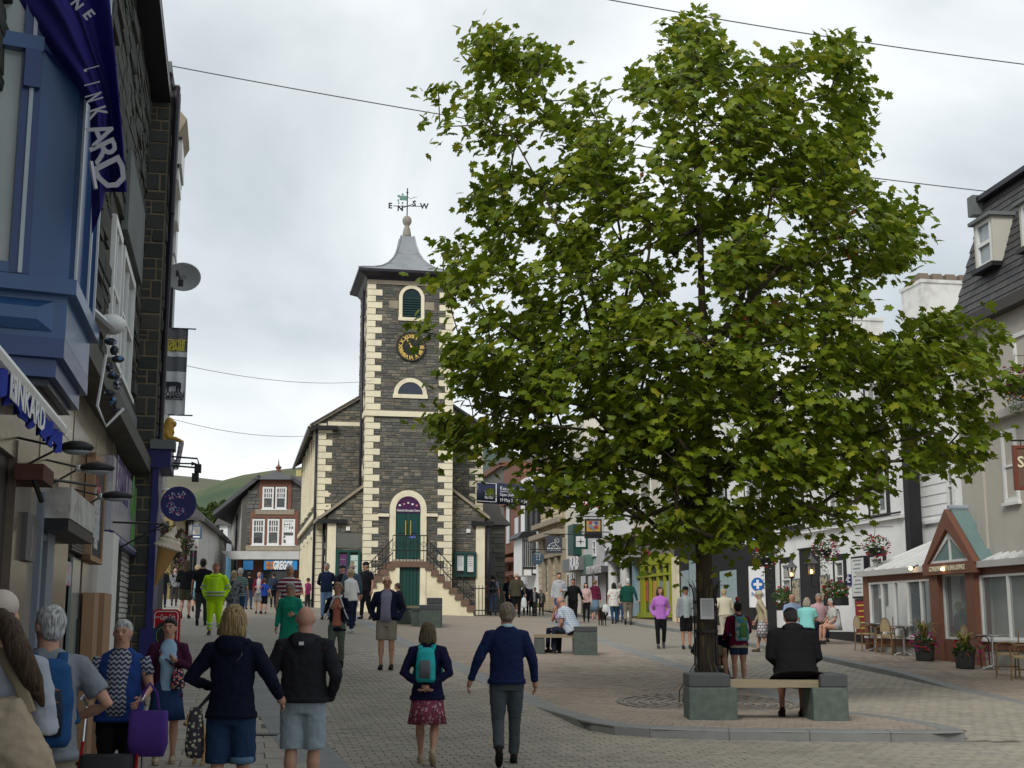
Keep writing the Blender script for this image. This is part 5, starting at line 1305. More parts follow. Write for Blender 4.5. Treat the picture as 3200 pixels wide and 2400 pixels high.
# ---- lime green shop
lm,LM,y0,y1 = rbuild('lime_green_shop','shop with a bright lime green arched timber front left of the tree guard',1982,2118,rz(2118,1150),M_crend)
b = LM.mb(); b.box(-.25,0,y0 + .9,y1,LM.z - .8,rz(2090,1745)); b.part('shopfront',M_glass)
ysl = [ry(p,.3) for p in (1984,2004,2012,2032,2056,2077,2098)]
zs0,zs1 = rz(2040,1922,.3),rz(2040,1745,.3); zmid = rz(2040,1798,.3)
for k,yk in enumerate(ysl): b = LM.mb(); w_ = .28 if k in (0,6) else .12; b.box(-.34,-.25,yk - w_,yk + w_,zs0,zs1); b.part('post',M_lime)
for z,h_ in ((zs0,.22),(zs1 - .1,.4),(zmid,.12)): b = LM.mb(); b.box(-.36,-.25,min(ysl),max(ysl),z - h_ / 2,z + h_ / 2); b.part('rail',M_lime)
for k in range(len(ysl) - 1):
 a,c = sorted((ysl[k],ysl[k + 1])); m_ = (a + c) / 2; r_ = (c - a) / 2 - .1; b = LM.mb(); top = zs1 - .25
 for j in range(8):
  t0,t1 = pi * j / 8,pi * (j + 1) / 8; zc = top - r_ * .9
  if r_ > .1: b.prism([(m_ + r_ * cos(t0),zc + r_ * .8 * sin(t0)),(m_ + r_ * cos(t0),top + .1),(m_ + r_ * cos(t1),top + .1),(m_ + r_ * cos(t1),zc + r_ * .8 * sin(t1))][::-1],-.33,-.26,'x')
 if b.v: b.part('arch_head',M_lime)
for k,(pa,pb_,cc_) in enumerate(((1994,2006,(.55,.5,.48)),(2014,2024,(.5,.12,.05)),(2040,2050,(.55,.3,.05)),(2082,2094,(.4,.42,.55)),(2060,2072,(.25,.28,.3)))):
 rseg(LM,'window_display',paint(cc_),pa,pb_,((pa + pb_) / 2,1815),((pa + pb_) / 2,1880),.26,.28)
o,e = rseg(LM,'fascia',mat('taupe_fascia',(.23,.20,.19),.7,.1,3,.1),1984,2088,(2040,1703),(2040,1740),.2,.34)
text('JoJo',.6,'lettering',mat('crimson_print',(.45,.01,.06),.5,0,bump=0),lm,(-.36 - LM.x,ry(2020,.34) - LM.y,rz(2020,1729,.34) - LM.z),(pi / 2,0,-pi / 2),.01,.012,width=1.5)
b = LM.mb(); b.box(-.3,0,min(ysl) - .3,max(ysl) + .3,LM.z - .8,zs0 - .1); b.part('stall_riser',M_grey)
rseg(LM,'cream_pilaster',M_creamw,2099,2117,(2108,1740),(2108,1950),.0,.38)
for a_ in ((2005,2040,1480,1590),(2070,2105,1470,1590)): rsash(LM,lm,*a_,glass=M_glassl)
# ---- columned front
co,CO,y0,y1 = rbuild('columned_building','pale shop with two round columns under a fascia left of the lime shop',1890,1980,rz(1980,1300),M_wrend)
rseg(CO,'dark_front',M_glass,1900,1978,(1940,1745),0.0,.0,.05)
for px in (1916,1954):
 y = ry(px,.5); b = CO.mb(); b.lathe([(.32,0),(.32,.15),(.27,.2),(.25,rz(px,1748,.5) - CO.z - .2),(.34,rz(px,1748,.5) - CO.z)],(-.5,y,CO.z),14); b.part('column',M_wrend,smooth=True)
rseg(CO,'fascia',mat('grey_fascia',(.36,.37,.38),.7,.1,3,.1),1890,1980,(1935,1712),(1935,1748),.0,.8)
rseg(CO,'cornice',M_cop,1886,1982,(1935,1672),(1935,1684),.0,1.0)
rseg(CO,'blue_pipe',paint((.25,.36,.42)),1975,1980,(1977,1745),(1977,1925),.0,.5)
for k in range(5): rseg(CO,'glazing_bar',M_white,1924 + k * 7,1925 + k * 7,(1935,1765),(1935,1905),.05,.08)
# ---- grey shop with lettering board
gs,GS,y0,y1 = rbuild('warehouse_shop','pale shop with a dark grey lettered fascia under the heraldic sign',1830,1890,rz(1890,1350),mat('pale_grey_render',(.55,.55,.55),.8,.07,1.5,.1,15,dirt=.3))
o,e = rseg(GS,'fascia',mat('charcoal',(.10,.10,.105),.6,.1),1831,1882,(1856,1772),(1856,1792),.0,.5)
text('MOUNTAIN WAREHOUSE',.6,'lettering',mat('pale_letter',(.5,.5,.5),.5,0,bump=0),gs,(-.52 - GS.x,(e[0] + e[1]) / 2 - GS.y,(e[2] + e[3]) / 2 - GS.z),(pi / 2,0,-pi / 2),.01,.01,width=(e[1] - e[0]) * .92)
rseg(GS,'shop_window',M_glass,1838,1850,(1845,1800),0.2,.0,.04); rseg(GS,'shop_window',M_glass,1858,1868,(1863,1800),0.2,.0,.04)
rseg(GS,'arched_door',M_dark,1892,1901,(1896,1775),0.2,.0,.06); rsash(GS,gs,1855,1864,1690,1735)
# ---- cream shop with angled grey board
cs,CS,y0,y1 = rbuild('cream_shop','cream shop with a tilted grey sign board and dark green window bay',1768,1830,rz(1830,1300),M_crend)
o,e = rseg(CS,'sign_board',mat('charcoal2',(.17,.17,.175),.5,.1),1758,1808,(1783,1745),(1783,1785),.2,.7)
text('RAB',1.0,'lettering',M_swhite,cs,(-.72 - CS.x,(e[0] * .75 + e[1] * .25) - CS.y,(e[2] + e[3]) / 2 - CS.z),(pi / 2,0,-pi / 2),.01,.02,width=2.2)
rseg(CS,'green_bay',M_green,1775,1792,(1783,1640),(1783,1735),.0,.5); rseg(CS,'green_awning',paint((.10,.20,.16)),1812,1832,(1822,1735),(1822,1795),.0,.4)
rseg(CS,'shop_window',M_glass,1772,1800,(1785,1795),0.3,.0,.04); rseg(CS,'shop_window',M_glass,1815,1830,(1822,1800),0.3,.0,.04)
for k in range(3): rseg(CS,'glazing_bar',M_white,1778 + k * 8,1779.5 + k * 8,(1783,1795),(1783,1850),.04,.07)
# ---- beige bank
bk,BK,y0,y1 = rbuild('beige_bank','beige stone bank building with heavy cornices behind the ram sign',1684,1768,rz(1768,1560),M_mortar2)
lay_stones(BK,courses(y0,y1,BK.z,rz(1768,1562),hr=(.35,.42),wr=(.8,1.5),seed=31),M_beige,bk,lambda a,z,h: (-h,a,z),proud=.03,gap=.03,seed=32,limit=120)
for py,d,h in ((1628,.5,.3),(1662,.7,.3),(1735,.3,.2),(1910,.2,.4)): z = rz(1725,py,d); b = BK.mb(); b.box(-d,0,y0,y1,z - h / 2,z + h / 2); b.part('cornice',M_cop)
for px in (1692,1713,1734,1752): rseg(BK,'pilaster',M_cop,px,px + 4,(px,1680),(px,1905),.0,.25)
rseg(BK,'doorway',M_dark,1738,1748,(1743,1778),0.8,.0,.05); rseg(BK,'window_opening',M_glass,1699,1708,(1703,1760),(1703,1850),.0,.05)
# ---- white building with black timber and the oriel
tm,TM,y0,y1 = rbuild('timbered_building','white upper storeys with black timber window bays above the cafe oriel',1628,1684,rz(1684,1470),M_wrend)
for px in (1640,1656,1672): rseg(TM,'black_window',M_dark,px,px + 8,(px,1560),(px,1660),.0,.25)
bx = RF.ony(1633,1800,ry(1684) - .5)[0]
ox0,oz1 = RF.ony(1632,1680,y0 + 1.0); ox1,oz0 = RF.ony(1680,1798,y0 + 1.0)
t,l = nobase(RF,'timber_oriel','black and white timber oriel window hanging over the street','bay window',(ox0 + ox1) / 2,y0 + 1,oz0)
b = l.mb(); b.box(ox0,ox1 + 1.5,y0 + 1.0,y0 + 4.2,oz0,oz1); b.part('box',M_white)
b = l.mb(); b.prism([(ox0 - .35,oz1),(ox1 + .2,oz1),(ox1 + .2,oz1 + .4),(ox0,oz1 + .4)],y0 + .7,y0 + 4.5,'y'); b.part('roof',M_dark)
for f0,f1,e0,e1 in ((0,.06,0,1),(.60,.66,0,1),(.94,1,0,1),(0,1,.17,.22),(.66,1,.60,.64),(.66,1,0,.05)):
 b = l.mb(); b.box(ox0 + (ox1 - ox0) * f0,ox0 + (ox1 - ox0) * f1,y0 + .95,y0 + 1.02,oz0 + (oz1 - oz0) * e0,oz0 + (oz1 - oz0) * e1); b.part('timber',M_dark)
for k in range(4): b = l.mb(); a = ox0 + (ox1 - ox0) * (.10 + .125 * k); b.box(a,a + (ox1 - ox0) * .07,y0 + .94,y0 + 1.01,oz0 + (oz1 - oz0) * .24,oz0 + (oz1 - oz0) * .94); b.part('pane',M_glass)
for e in ((.66,.92),(.25,.58)): b = l.mb(); b.box(ox0 + (ox1 - ox0) * .70,ox0 + (ox1 - ox0) * .9,y0 + .94,y0 + 1.01,oz0 + (oz1 - oz0) * e[0],oz0 + (oz1 - oz0) * e[1]); b.part('pane',M_glass)
# ---- red sandstone corner and grey stone house
sd,SD,y0,y1 = rbuild('sandstone_building','red sandstone corner building with a bracketed porch at the end of the street',1575,1628,rz(1628,1440),M_sand)
for a_ in ((1582,1592,1560,1700),(1608,1620,1620,1710)): rseg(SD,'window',M_glass,a_[0],a_[1],(a_[0],a_[2]),(a_[0],a_[3]),.0,.06)
for py,d in ((1560,.3),(1720,.6),(1745,.9),(1790,.4)): z = rz(1600,py,d); b = SD.mb(); b.box(-d,0,y0,y1,z - .15,z + .15); b.part('cornice',M_sand)
xx,zz = RF.ony(1568,1745,y1); b = SD.mb(); b.box(xx,0,y1 - 3,y1 - 2.6,SD.z,rz(1575,1730)); b.part('bay',M_sand)
x0,z1 = RF.ony(1572,1450,y1 + 6); x1,z0 = RF.ony(1750,1900,y1 + 6)
t,l = nobase(RF,'grey_stone_house','tall grey stone building with chimneys rising behind the museum banner','building',(x0 + x1) / 2,y1 + 6)
b = l.mb(); b.box(x0,x1,y1 + 6,y1 + 16,l.z - 1,RF.ony(1600,1430,y1 + 6)[1]); b.prism([(x0 + (x1 - x0) * .45,z1 - 2),(x1,z1 - 2),(x1,z1 - 1),(x0 + (x1 - x0) * .72,z1 + 1.8),(x0 + (x1 - x0) * .45,z1 - 1)],y1 + 6.2,y1 + 16,'y'); b.part('wall',M_gstone)
lay_stones(l,courses(x0,x1,4,z1,hr=(.35,.6),wr=(.6,1.6),seed=41),M_gstone,t,lambda a,z,h: (a,y1 + 6 - h,z),proud=.06,gap=.04,seed=42,limit=150)
for f in (.1,.42): b = l.mb(); b.box(x0 + (x1 - x0) * f,x0 + (x1 - x0) * (f + .08),y1 + 7,y1 + 9,z1,z1 + 1.2); b.part('chimney',M_gstone)
b = l.mb(); b.box(x0 - .3,x0 + (x1 - x0) * .45,y1 + 5.7,y1 + 16,z1 - .2,z1 + .15); b.part('parapet',M_sand)
x0,z1 = HF.ony(1500,1640,13); x1,z0 = HF.ony(1578,1880,13)
t,l = nobase(HF,'side_street_house','low grey stone house with a single dark window just right of the hall','house',(x0 + x1) / 2,13)
b = l.mb(); b.box(x0,x1,13,20,l.z - 1,z1); b.part('wall',M_mortar)
lay_stones(l,courses(x0,x1,l.z,z1,hr=(.16,.3),wr=(.3,.9),seed=51),M_gstone,t,lambda a,z,h: (a,13 - h,z),proud=.03,seed=52,limit=150)
xa,za = HF.ony(1518,1732,12.9); xb,zb3 = HF.ony(1547,1800,12.9); b = l.mb(); b.box(xa,xb,12.9,13,zb3,za); b.part('window',M_glass)
b = l.mb(); b.prism([(x0 - .3,z1),(x1 + .3,z1),(x1 - .2,z1 + .5),((x0 + x1) / 2,z1 + 2.2)],12.8,20,'y'); b.part('roof',M_slate)
xr,zr = HF.ony(1590,1440,24)
# ---- hanging signs of the right side, hung on brackets
def hsign(name,lab,px0,px1,py0,py1,D,m,shape='rect',fm=None,arm=1):
 a,c = at(px0,py1,D),at(px1,py0,D); w_,h_ = c.x - a.x,c.z - a.z
 t = thing(name,lab,'hanging sign',(a.x,D,a.z),radians(4))
 b = MB()
 if shape == 'rect': b.box(0,w_,-.04,.04,0,h_)
 else: b.prism([(w_ / 2 + w_ / 2 * cos(2 * pi * k / 32),h_ / 2 + h_ / 2 * sin(2 * pi * k / 32)) for k in range(32)],-.04,.04,'y')
 b.build('board',m,t)
 if fm:
  b = MB()
  for e in ((0,.06,0,h_),(w_ - .06,w_,0,h_),(.06,w_ - .06,0,.06),(.06,w_ - .06,h_ - .06,h_)): b.box(e[0],e[1],-.07,.07,e[2],e[3])
  b.build('frame',fm,t)
 if arm: b = MB(); b.tube([(-.1,0,h_ + .12),(w_ + 1.1,0,h_ + .12)],.025,5); b.tube([(.2 * w_,0,h_),(.2 * w_,0,h_ + .12)],.012,4); b.tube([(.8 * w_,0,h_),(.8 * w_,0,h_ + .12)],.012,4); b.build('bracket',M_dark,t)
 return t,w_,h_
M_slateS = mat('sign_slate',(.055,.06,.075),.6,.1)
t,w_,h_ = hsign('outdoor_shop_sign','dark square sign with a white outlined ram and the word PARAMO',1705,1757,1676,1729,72,M_slateS)
text('PARAMO',.2,'lettering',M_swhite,t,(w_ / 2,-.045,h_ * .24),RX,.004,.006,width=w_ * .82)
b = MB()
for pts in (((.15,.42),(.3,.55),(.45,.62),(.6,.60),(.62,.50),(.5,.42),(.35,.45)),((.58,.62),(.55,.78),(.65,.86),(.78,.82),(.80,.68),(.70,.62),(.62,.68),(.66,.76)),((.62,.5),(.72,.42),(.80,.38)),((.45,.45),(.47,.36)),((.25,.48),(.2,.38))):
 b.tube([(u * w_,-.05,v * h_) for u,v in pts],.014,4)
b.build('ram_drawing',M_swhite,t)
t,w_,h_ = hsign('button_sign','round slate blue sign with four white dots like a button',1662,1701,1724,1764,70,paint((.07,.12,.17)),'round')
for sx,sz in ((-1,-1),(1,-1),(1,1),(-1,1)): b = MB(); b.ell((w_ / 2 + sx * .07,-.05,h_ / 2 + sz * .07),(.03,.01,.035),8,6); b.build('white_dot',M_swhite,t)
text('TEASEL',.15,'lettering',mat('pale_letter'),t,(w_ / 2,-.045,h_ * .80),RX,.003,.003,width=w_ * .5)
t,w_,h_ = hsign('star_sign','dark green sign with a black four pointed star on a white square',1792,1837,1670,1716,66,M_green)
b = MB(); b.box(w_ * .17,w_ * .83,-.055,-.041,h_ * .15,h_ * .87); b.build('white_square',M_swhite,t)
b = MB(); b.prism([(w_ / 2 + (h_ * (.3 if k % 2 == 0 else .05)) * cos(pi / 4 * k),h_ * .51 + (h_ * (.3 if k % 2 == 0 else .05)) * sin(pi / 4 * k)) for k in range(8)],-.066,-.056,'y'); b.build('star',M_blk,t)
t,w_,h_ = hsign('heraldic_sign','yellow square inn sign with a red and blue quartered shield',1828,1880,1622,1665,62,mat('sign_ochre',(.55,.33,.06),.5,.15),fm=M_dark)
b = MB(); b.prism([(w_ * .2,h_ * .85),(w_ * .2,h_ * .4),(w_ * .5,h_ * .15),(w_ * .8,h_ * .4),(w_ * .8,h_ * .85)],-.055,-.041,'y'); b.build('shield',mat('shield_grey',(.25,.27,.3),.5),t)
for k,(u,v,m) in enumerate(((.33,.72,paint((.4,.03,.04))),(.66,.72,paint((.06,.08,.3))),(.35,.42,paint((.2,.24,.35))),(.65,.42,paint((.42,.04,.05))),(.5,.57,paint((.5,.42,.3))))): b = MB(); b.box(w_ * (u - .1),w_ * (u + .1),-.07,-.056,h_ * (v - .1),h_ * (v + .1)); b.build('quarter',m,t)
b = MB(); b.box(-.02,w_ + .02,-.06,.06,-.25,-.01); b.build('name_plate',M_dark,t)
# museum banner and flags
a,c = at(1490,1572,55),at(1809,1500,58);
t = thing('museum_banner','wide dark navy museum banner with white opening dates strung across the street','banner',a)
U = Vector((c.x - a.x,c.y - a.y,0)); Lb = U.length; t.rotation_euler = (0,0,atan2(U.y,U.x)); hb = at(1500,1499,55).z - at(1500,1571,55).z
b = MB(); n = 30; rg = []
for k in range(n + 1):
 x = Lb * k / n; d = .03 * sin(k * 1.1); z0 = -.05; rg.append([(x,d,z0 + .06),(x,d + .012,z0 + .06),(x,d + .012,z0 + hb * .98),(x,d,z0 + hb * .98 + .02 * sin(k * 2.1))])
b.ringed(rg); b.build('cloth',mat('banner_navy',(.022,.025,.06),.45,.3,.8,.3,3),t,smooth=True)
k_ = Lb / 319.; mid = lambda px: (px - 1490) * k_
def bt(s_,px,fz,size,w_):
 o = text(s_,size * .85,'lettering',M_swhite,t,(mid(px),-.06,hb * fz),RX,.003,.0,align='LEFT')
 xs = [q.co.x for q in o.data.vertices]; o.scale = (w_ * k_ / (max(xs) - min(xs)),1,1)
bt('Keswick Museum',1557,.70,.26,88); bt('Station Road, CA12 4NF',1557,.57,.10,50); bt('Open Daily 10am-4pm',1556,.43,.21,86); bt('19 May 2018 - 6 January',1556,.19,.23,104); bt('TAIN',1511,.44,.28,24); bt('NGTON',1511,.26,.19,24)
b = MB(); fx = mid(1547);
for e in ((0,fx,.08,.10),(0,fx,.88,.90)): b.box(e[0],e[1],-.055,-.045,hb * e[2],hb * e[3])
b.box(fx - .04,fx,-.055,-.045,hb * .08,hb * .90); b.build('white_frame',M_swhite,t)
for px,f0,f1 in ((1780,.5,.72),(1780,.08,.40)): pass
b = MB(); b.box(mid(1778),mid(1795),-.055,-.045,hb * .06,hb * .27); b.build('white_label',M_swhite,t)
b = MB(); b.prism([(mid(1700),hb * .55),(mid(1703),hb * .8),(mid(1709),hb * .9),(mid(1718),hb * .68),(mid(1716),hb * .55)],-.055,-.045,'y'); b.build('rock_picture',paint((.35,.36,.4)),t)
b = MB()
for zz in (.15,hb): b = MB(); b.tube([(Lb,0,zz),(Lb + 4,1.0,zz + .3)],.015,4); b.build('rope',M_dark,t)
for k,(px,D) in enumerate(((1827,60),(1860,59))):
 a = at(px,1565,D); t = thing('union_flag' if k == 0 else 'england_flag','red white and blue flag hanging in the tree gap' if k == 0 else 'white flag with a red cross hanging right of the museum banner','flag',a,radians(5)); s_ = .45
 n = 10; b = MB(); b.ringed([[(x - .45,.05 * sin(x * 9),-.45 + .1 * x),(x - .45,.05 * sin(x * 9) + .008,-.45 + .1 * x),(x - .45,.05 * sin(x * 9) + .008,.45 + .1 * x),(x - .45,.05 * sin(x * 9),.45 + .1 * x)] for x in [i * .09 for i in range(n + 1)]]); b.build('cloth',M_swhite if k else paint((.05,.05,.22)),t)
 for ang,ww,mm,dd in (((0,.16,M_swhite,-.075),(pi / 2,.16,M_swhite,-.076),(pi / 4,.10,M_swhite,-.07),(-pi / 4,.10,M_swhite,-.071),(0,.08,paint((.5,.02,.04)),-.085),(pi / 2,.08,paint((.5,.02,.04)),-.086)) if k == 0 else ((.45,.11,paint((.5,.02,.04)),-.07),(.45 + pi / 2,.11,paint((.5,.02,.04)),-.071))):
  L_ = .46; d_ = (cos(ang),sin(ang)); n_ = (-d_[1] * ww / 2,d_[0] * ww / 2); b = MB(); b.prism([(-d_[0] * L_ - n_[0],-d_[1] * L_ - n_[1]),(d_[0] * L_ - n_[0],d_[1] * L_ - n_[1]),(d_[0] * L_ + n_[0],d_[1] * L_ + n_[1]),(-d_[0] * L_ + n_[0],-d_[1] * L_ + n_[1])],dd,dd + .006,'y'); b.build('cross',mm,t)
# ---- conservatory
q = ground(2708,2045); CF = Frame(q.x,q.y,9)
cv,CV = nobase(CF,'conservatory','brown framed glass conservatory with a pointed gable and pale ribbed roof','conservatory',0,-3)
M_roofp = mat('polycarbonate',(.60,.63,.65),.35,.1,4,.05,10,spec=.5)
M_cglass = mat('clear_glass',(.30,.36,.37),.04,.05,2,0,spec=.7,alpha=.26)
M_rglass = mat('green_glass',(.22,.34,.33),.06,.1,2,0,spec=.7,alpha=.62)
def cy(px,d=0): return CF.onx(px,1900,-d)[0]
def cz(px,py,d=0): return CF.onx(px,py,-d)[1]
gz = cz(2703,1800); CYN = -13.0
ent0,ent1 = cy(2938),cy(3052)
# floor plinth and posts
def cbox(name,m,y0,y1,z0,z1,x0,x1,par=None): b = CV.mb(); b.box(x0,x1,y0,y1,z0,z1); return b.part(name,m,parent=par)
zsill = cz(2800,1990); zs2 = cz(3100,1988)
zb0 = CV.z - .25
for ya_,yb_ in ((cy(2938),0),(CYN,ent1)):
 lo,hi = min(ya_,yb_),max(ya_,yb_)
 cbox('low_wall',M_sandc,lo,hi,zsill - .22,zsill - .05,0,.18); cbox('low_wall_base',mat('plinth_pale',(.36,.34,.30),.85,.15,2,.2,20,dirt=.5),lo,hi,zb0,zsill - .22,.03,.18)
 cbox('sill_board',M_white,lo,hi,zsill - .05,zsill,-.04,.2)
 cbox('head_beam',M_sandc,lo,hi,gz - .17,gz - .02,0,.16)
 cbox('gutter',mat('gutter_grey',(.48,.47,.45),.6,.1),lo - .02,hi + .1,gz - .02,gz + .12,-.14,.02)
cbox('corner_post',M_sandc,-.35,.02,zb0,gz,-.01,.25)
for px in (2938,3052): y = cy(px); cbox('porch_post',M_sandc,y - .20,y + .20,zb0,gz + .02,-.14,.2)
wins = [(cy(2922 - 0),-.38)]
def glaz(y0,y1,n,z0,z1):
 fr_ = cbox('window',M_white,y0,y1,z0,z0 + .05,.0,.07)
 cbox('frame_head',M_white,y0,y1,z1 - .05,z1,.0,.07,fr_)
 for k in range(n + 1):
  y = y0 + (y1 - y0) * k / n; w_ = .055 if k % (n) else .06; cbox('mullion',M_white,y - w_ / 2,y + w_ / 2,z0,z1,-.012,.08,fr_)
 for k in range(n): cbox('pane',M_cglass,y0 + (y1 - y0) * k / n + .03,y0 + (y1 - y0) * (k + 1) / n - .03,z0 + .05,z1 - .05,.03,.04,fr_)
glaz(ent0 + .22,-.38,5,zsill,gz - .18)
glaz(ent1 - .22 - 1.15 * 4,ent1 - .22,4,zsill,gz - .18); glaz(-13,ent1 - .3 - 1.15 * 4,4,zsill,gz - .18)
glaz(ent1 + .22,ent0 - .22,1,zsill - .02,gz - .1)
cbox('porch_panel',M_sandc,ent1 + .2,ent0 - .2,zb0,zsill - .05,-.05,.1)
cbox('board_behind',M_blackb,ent1 + .45,ent1 + 1.1,zsill + .4,zsill + 1.5,.9,.94); cbox('notice',mat('paper'),ent1 + .50,ent1 + 1.05,zsill + .45,zsill + 1.45,.88,.9)
cbox('sign_beam',M_sandc,ent1 - .35,ent0 + .35,gz - .12,gz + .14,-.22,-.04)
text('CONSERVATORY & BAR LOUNGE',.16,'lettering',M_creamw,cv,(-.225 - CV.x,(ent0 + ent1) / 2 - CV.y,gz + .01 - CV.z),(pi / 2,0,-pi / 2),.004,.003,width=(ent0 - ent1) * 1.0)
# gable over the porch
gy = (ent0 + ent1) / 2; gh = cz(2975,1588,.15) - gz; gw = (ent0 - ent1) / 2 + .38
for s_ in (-1,1):
 b = CV.mb(); p0_,p1_ = (gy + s_ * gw,gz + .10),(gy,gz + gh); w_ = .17
 b.prism([(p0_[0],p0_[1]),(p0_[0] - s_ * w_ * 1.15,p0_[1]),(p1_[0],p1_[1] - w_ * 2.6),(p1_[0],p1_[1])][::s_],-.20,-.02,'x'); b.part('gable_rafter',M_sandc)
 b = CV.mb(); p0_,p1_ = (gy + s_ * (gw - .25),gz + .14),(gy,gz + gh - .5); w_ = .05
 b.prism([(p0_[0],p0_[1]),(p0_[0] - s_ * w_ * 1.2,p0_[1]),(p1_[0],p1_[1] - w_ * 2.6),(p1_[0],p1_[1])][::s_],-.13,-.06,'x'); b.part('inner_bar',M_white)
cbox('gable_mullion',M_white,gy - .03,gy + .03,gz + .14,gz + gh - .5,-.13,-.06); cbox('gable_base',M_white,gy - gw + .2,gy + gw - .2,gz + .13,gz + .2,-.14,-.06)
b = CV.mb(); b.prism([(gy - gw + .2,gz + .15),(gy + gw - .2,gz + .15),(gy,gz + gh - .35)],-.10,-.09,'x'); b.part('gable_pane',M_rglass)
# roofs: gable roof running back, lean-to slopes either side
RD = 3.6
for s_ in (-1,1):
 b = CV.mb(); e_,t_ = (gy + s_ * gw,gz + .12),(gy,gz + gh)
 b.hexa([(-.05,e_[0],e_[1]),(RD,e_[0],e_[1]),(RD,t_[0],t_[1]),(-.05,t_[0],t_[1]),(-.05,e_[0],e_[1] + .03),(RD,e_[0],e_[1] + .03),(RD,t_[0],t_[1] + .03),(-.05,t_[0],t_[1] + .03)]); b.part('roof_glass',M_rglass)
 for k in range(1,4): x = RD * k / 3.4; b = CV.mb(); b.tube([(x,e_[0],e_[1] + .04),(x,t_[0],t_[1] + .04)],.03,5); b.part('glazing_bar',M_white)
b = CV.mb(); b.tube([(-.1,gy,gz + gh + .03),(RD,gy,gz + gh + .03)],.07,8); b.part('ridge',mat('ridge_grey',(.30,.34,.38),.5))
sl_ = 1.45
for ya_,yb_ in ((CYN,ent1 - .35),(ent0 + .35,.05)):
 n = int((yb_ - ya_) / .30)
 for k in range(n):
  y0,y1 = ya_ + (yb_ - ya_) * k / n,ya_ + (yb_ - ya_) * (k + 1) / n
  b = CV.mb(); b.hexa([(-.05,y0,gz + .1),(RD,y0,gz + .1 + sl_),(RD,y1,gz + .1 + sl_),(-.05,y1,gz + .1),(-.05,y0,gz + .125),(RD,y0,gz + .125 + sl_),(RD,y1,gz + .125 + sl_),(-.05,y1,gz + .125)]); b.part('roof_sheet',M_roofp if k % 2 else mat('polycarbonate_grey',(.36,.39,.41),.3,.1,4,.05))
  b = CV.mb(); b.hexa([(-.06,y0 - .02,gz + .12),(RD,y0 - .02,gz + .12 + sl_),(RD,y0 + .02,gz + .12 + sl_),(-.06,y0 + .02,gz + .12),(-.06,y0 - .02,gz + .17),(RD,y0 - .02,gz + .17 + sl_),(RD,y0 + .02,gz + .17 + sl_),(-.06,y0 + .02,gz + .17)]); b.part('roof_rib',M_white)
b = CV.mb(); b.hexa([(0,.0,gz + .0),(RD,.0,gz + .0),(RD,.06,gz + .0),(0,.06,gz + .0),(0,.0,gz + .05),(RD,.0,gz + sl_),(RD,.06,gz + sl_),(0,.06,gz + .05)]); b.part('end_gable',M_white)
cbox('floor',mat('tile_floor',(.16,.12,.09),.5),CYN,0,zb0 + .1,zb0 + .3,.2,RD)
cbox('back_wall',mat('inner_wall',(.15,.14,.125),.8,.35,.8),CYN,0,zb0,gz + 1,RD - .1,RD)
rs = random.Random(9)
for k in range(16):
 y = -.8 - k * .62; cbox('picture',paint(rs.choice([(.35,.03,.04),(.30,.05,.04),(.1,.12,.2),(.5,.5,.45),(.2,.3,.28)])),y,y + rs.uniform(.2,.4),zsill + rs.uniform(.5,.9),zsill + rs.uniform(1.0,1.5),RD - .14,RD - .11)
for k in range(9):
 y = -1 - k * 1.3; cbox('inside_table',paint((.5,.5,.48)),y,y + .7,zsill - .05,zsill + .0,1.2,1.9)
 cbox('inside_chair',M_dark,y + .8,y + 1.15,zsill - .4,zsill + rs.uniform(.2,.45),1.2,1.6)
M_bulb = mat('lit_bulb',(1,.62,.25),.5,0,bump=0,emit=6)
for px,py in ((2852,1776),(2952,1778)):
 t_,l_ = nobase(CF,'lit_lamp','small lit spotlight under the conservatory gutter' if px < 2900 else 'small lit spotlight under the conservatory sign beam','lamp',-.25,cy(px,.25),cz(px,py,.25))
 b = l_.mb(); b.ell((-.25,cy(px,.25),cz(px,py,.25)),(.04,.06,.04),8,6); b.part('bulb',M_bulb,smooth=True); b = l_.mb(); b.tube([(-.25,cy(px,.25),cz(px,py,.25)),(-.05,cy(px,.25),cz(px,py,.25) + .08)],.02,6); b.part('stem',M_dark)
# ------------------------------------------------------------------ far end of the street on the left
q = at(745,1900,78); GF = Frame(q.x,q.y,3)
gr_,GR = nobase(GF,'bakery_building','grey stone gabled shop building with red sandstone windows and a blue bakery sign','building',0,0)
def gx(px,py,d=0): return GF.ony(860 if px == 1 else px,1700 if py == 1 else py,d)
xl,xr = 0.0,gx(952,1800)[0]; ze = gx(745,1560)[1]; xa,zap = gx(860,1462,0); xa2,zk = gx(815,1500,0); xk2 = gx(905,1500,0)[0]
b = GR.mb(); b.prism([(xl,GR.z - 1.5),(xr + 3,GR.z - 1.5),(xr + 3,gx(950,1565)[1]),(xk2,zk),(xa2,zk),(xl,ze)],0,10,'y'); b.part('wall',M_mortar)
lay_stones(GR,courses(xl + .3,xr,gx(800,1710)[1],zk,hr=(.14,.26),wr=(.4,1.1),seed=61,ok=lambda x,z,w_,h_: z < ze + (x - xl) * (zk - ze) / (xa2 - xl) - .2 and z < zk - max(0,(x - xk2)) * (zk - gx(950,1565)[1]) / (xr - xk2) - .1 and not (gx(818,1)[0] - .0 < x < gx(914,1)[0] and gx(1,1600)[1] < z < gx(1,1505)[1])),M_gstone,gr_,lambda a,z,h: (a,-h,z),proud=.04,seed=62,limit=200)
b = GR.mb(); b.prism([(xl - 1.0,GR.z - 1),(xl,GR.z - 1),(xl,ze),(xl - 1.0,ze - .0)],0,10,'y')
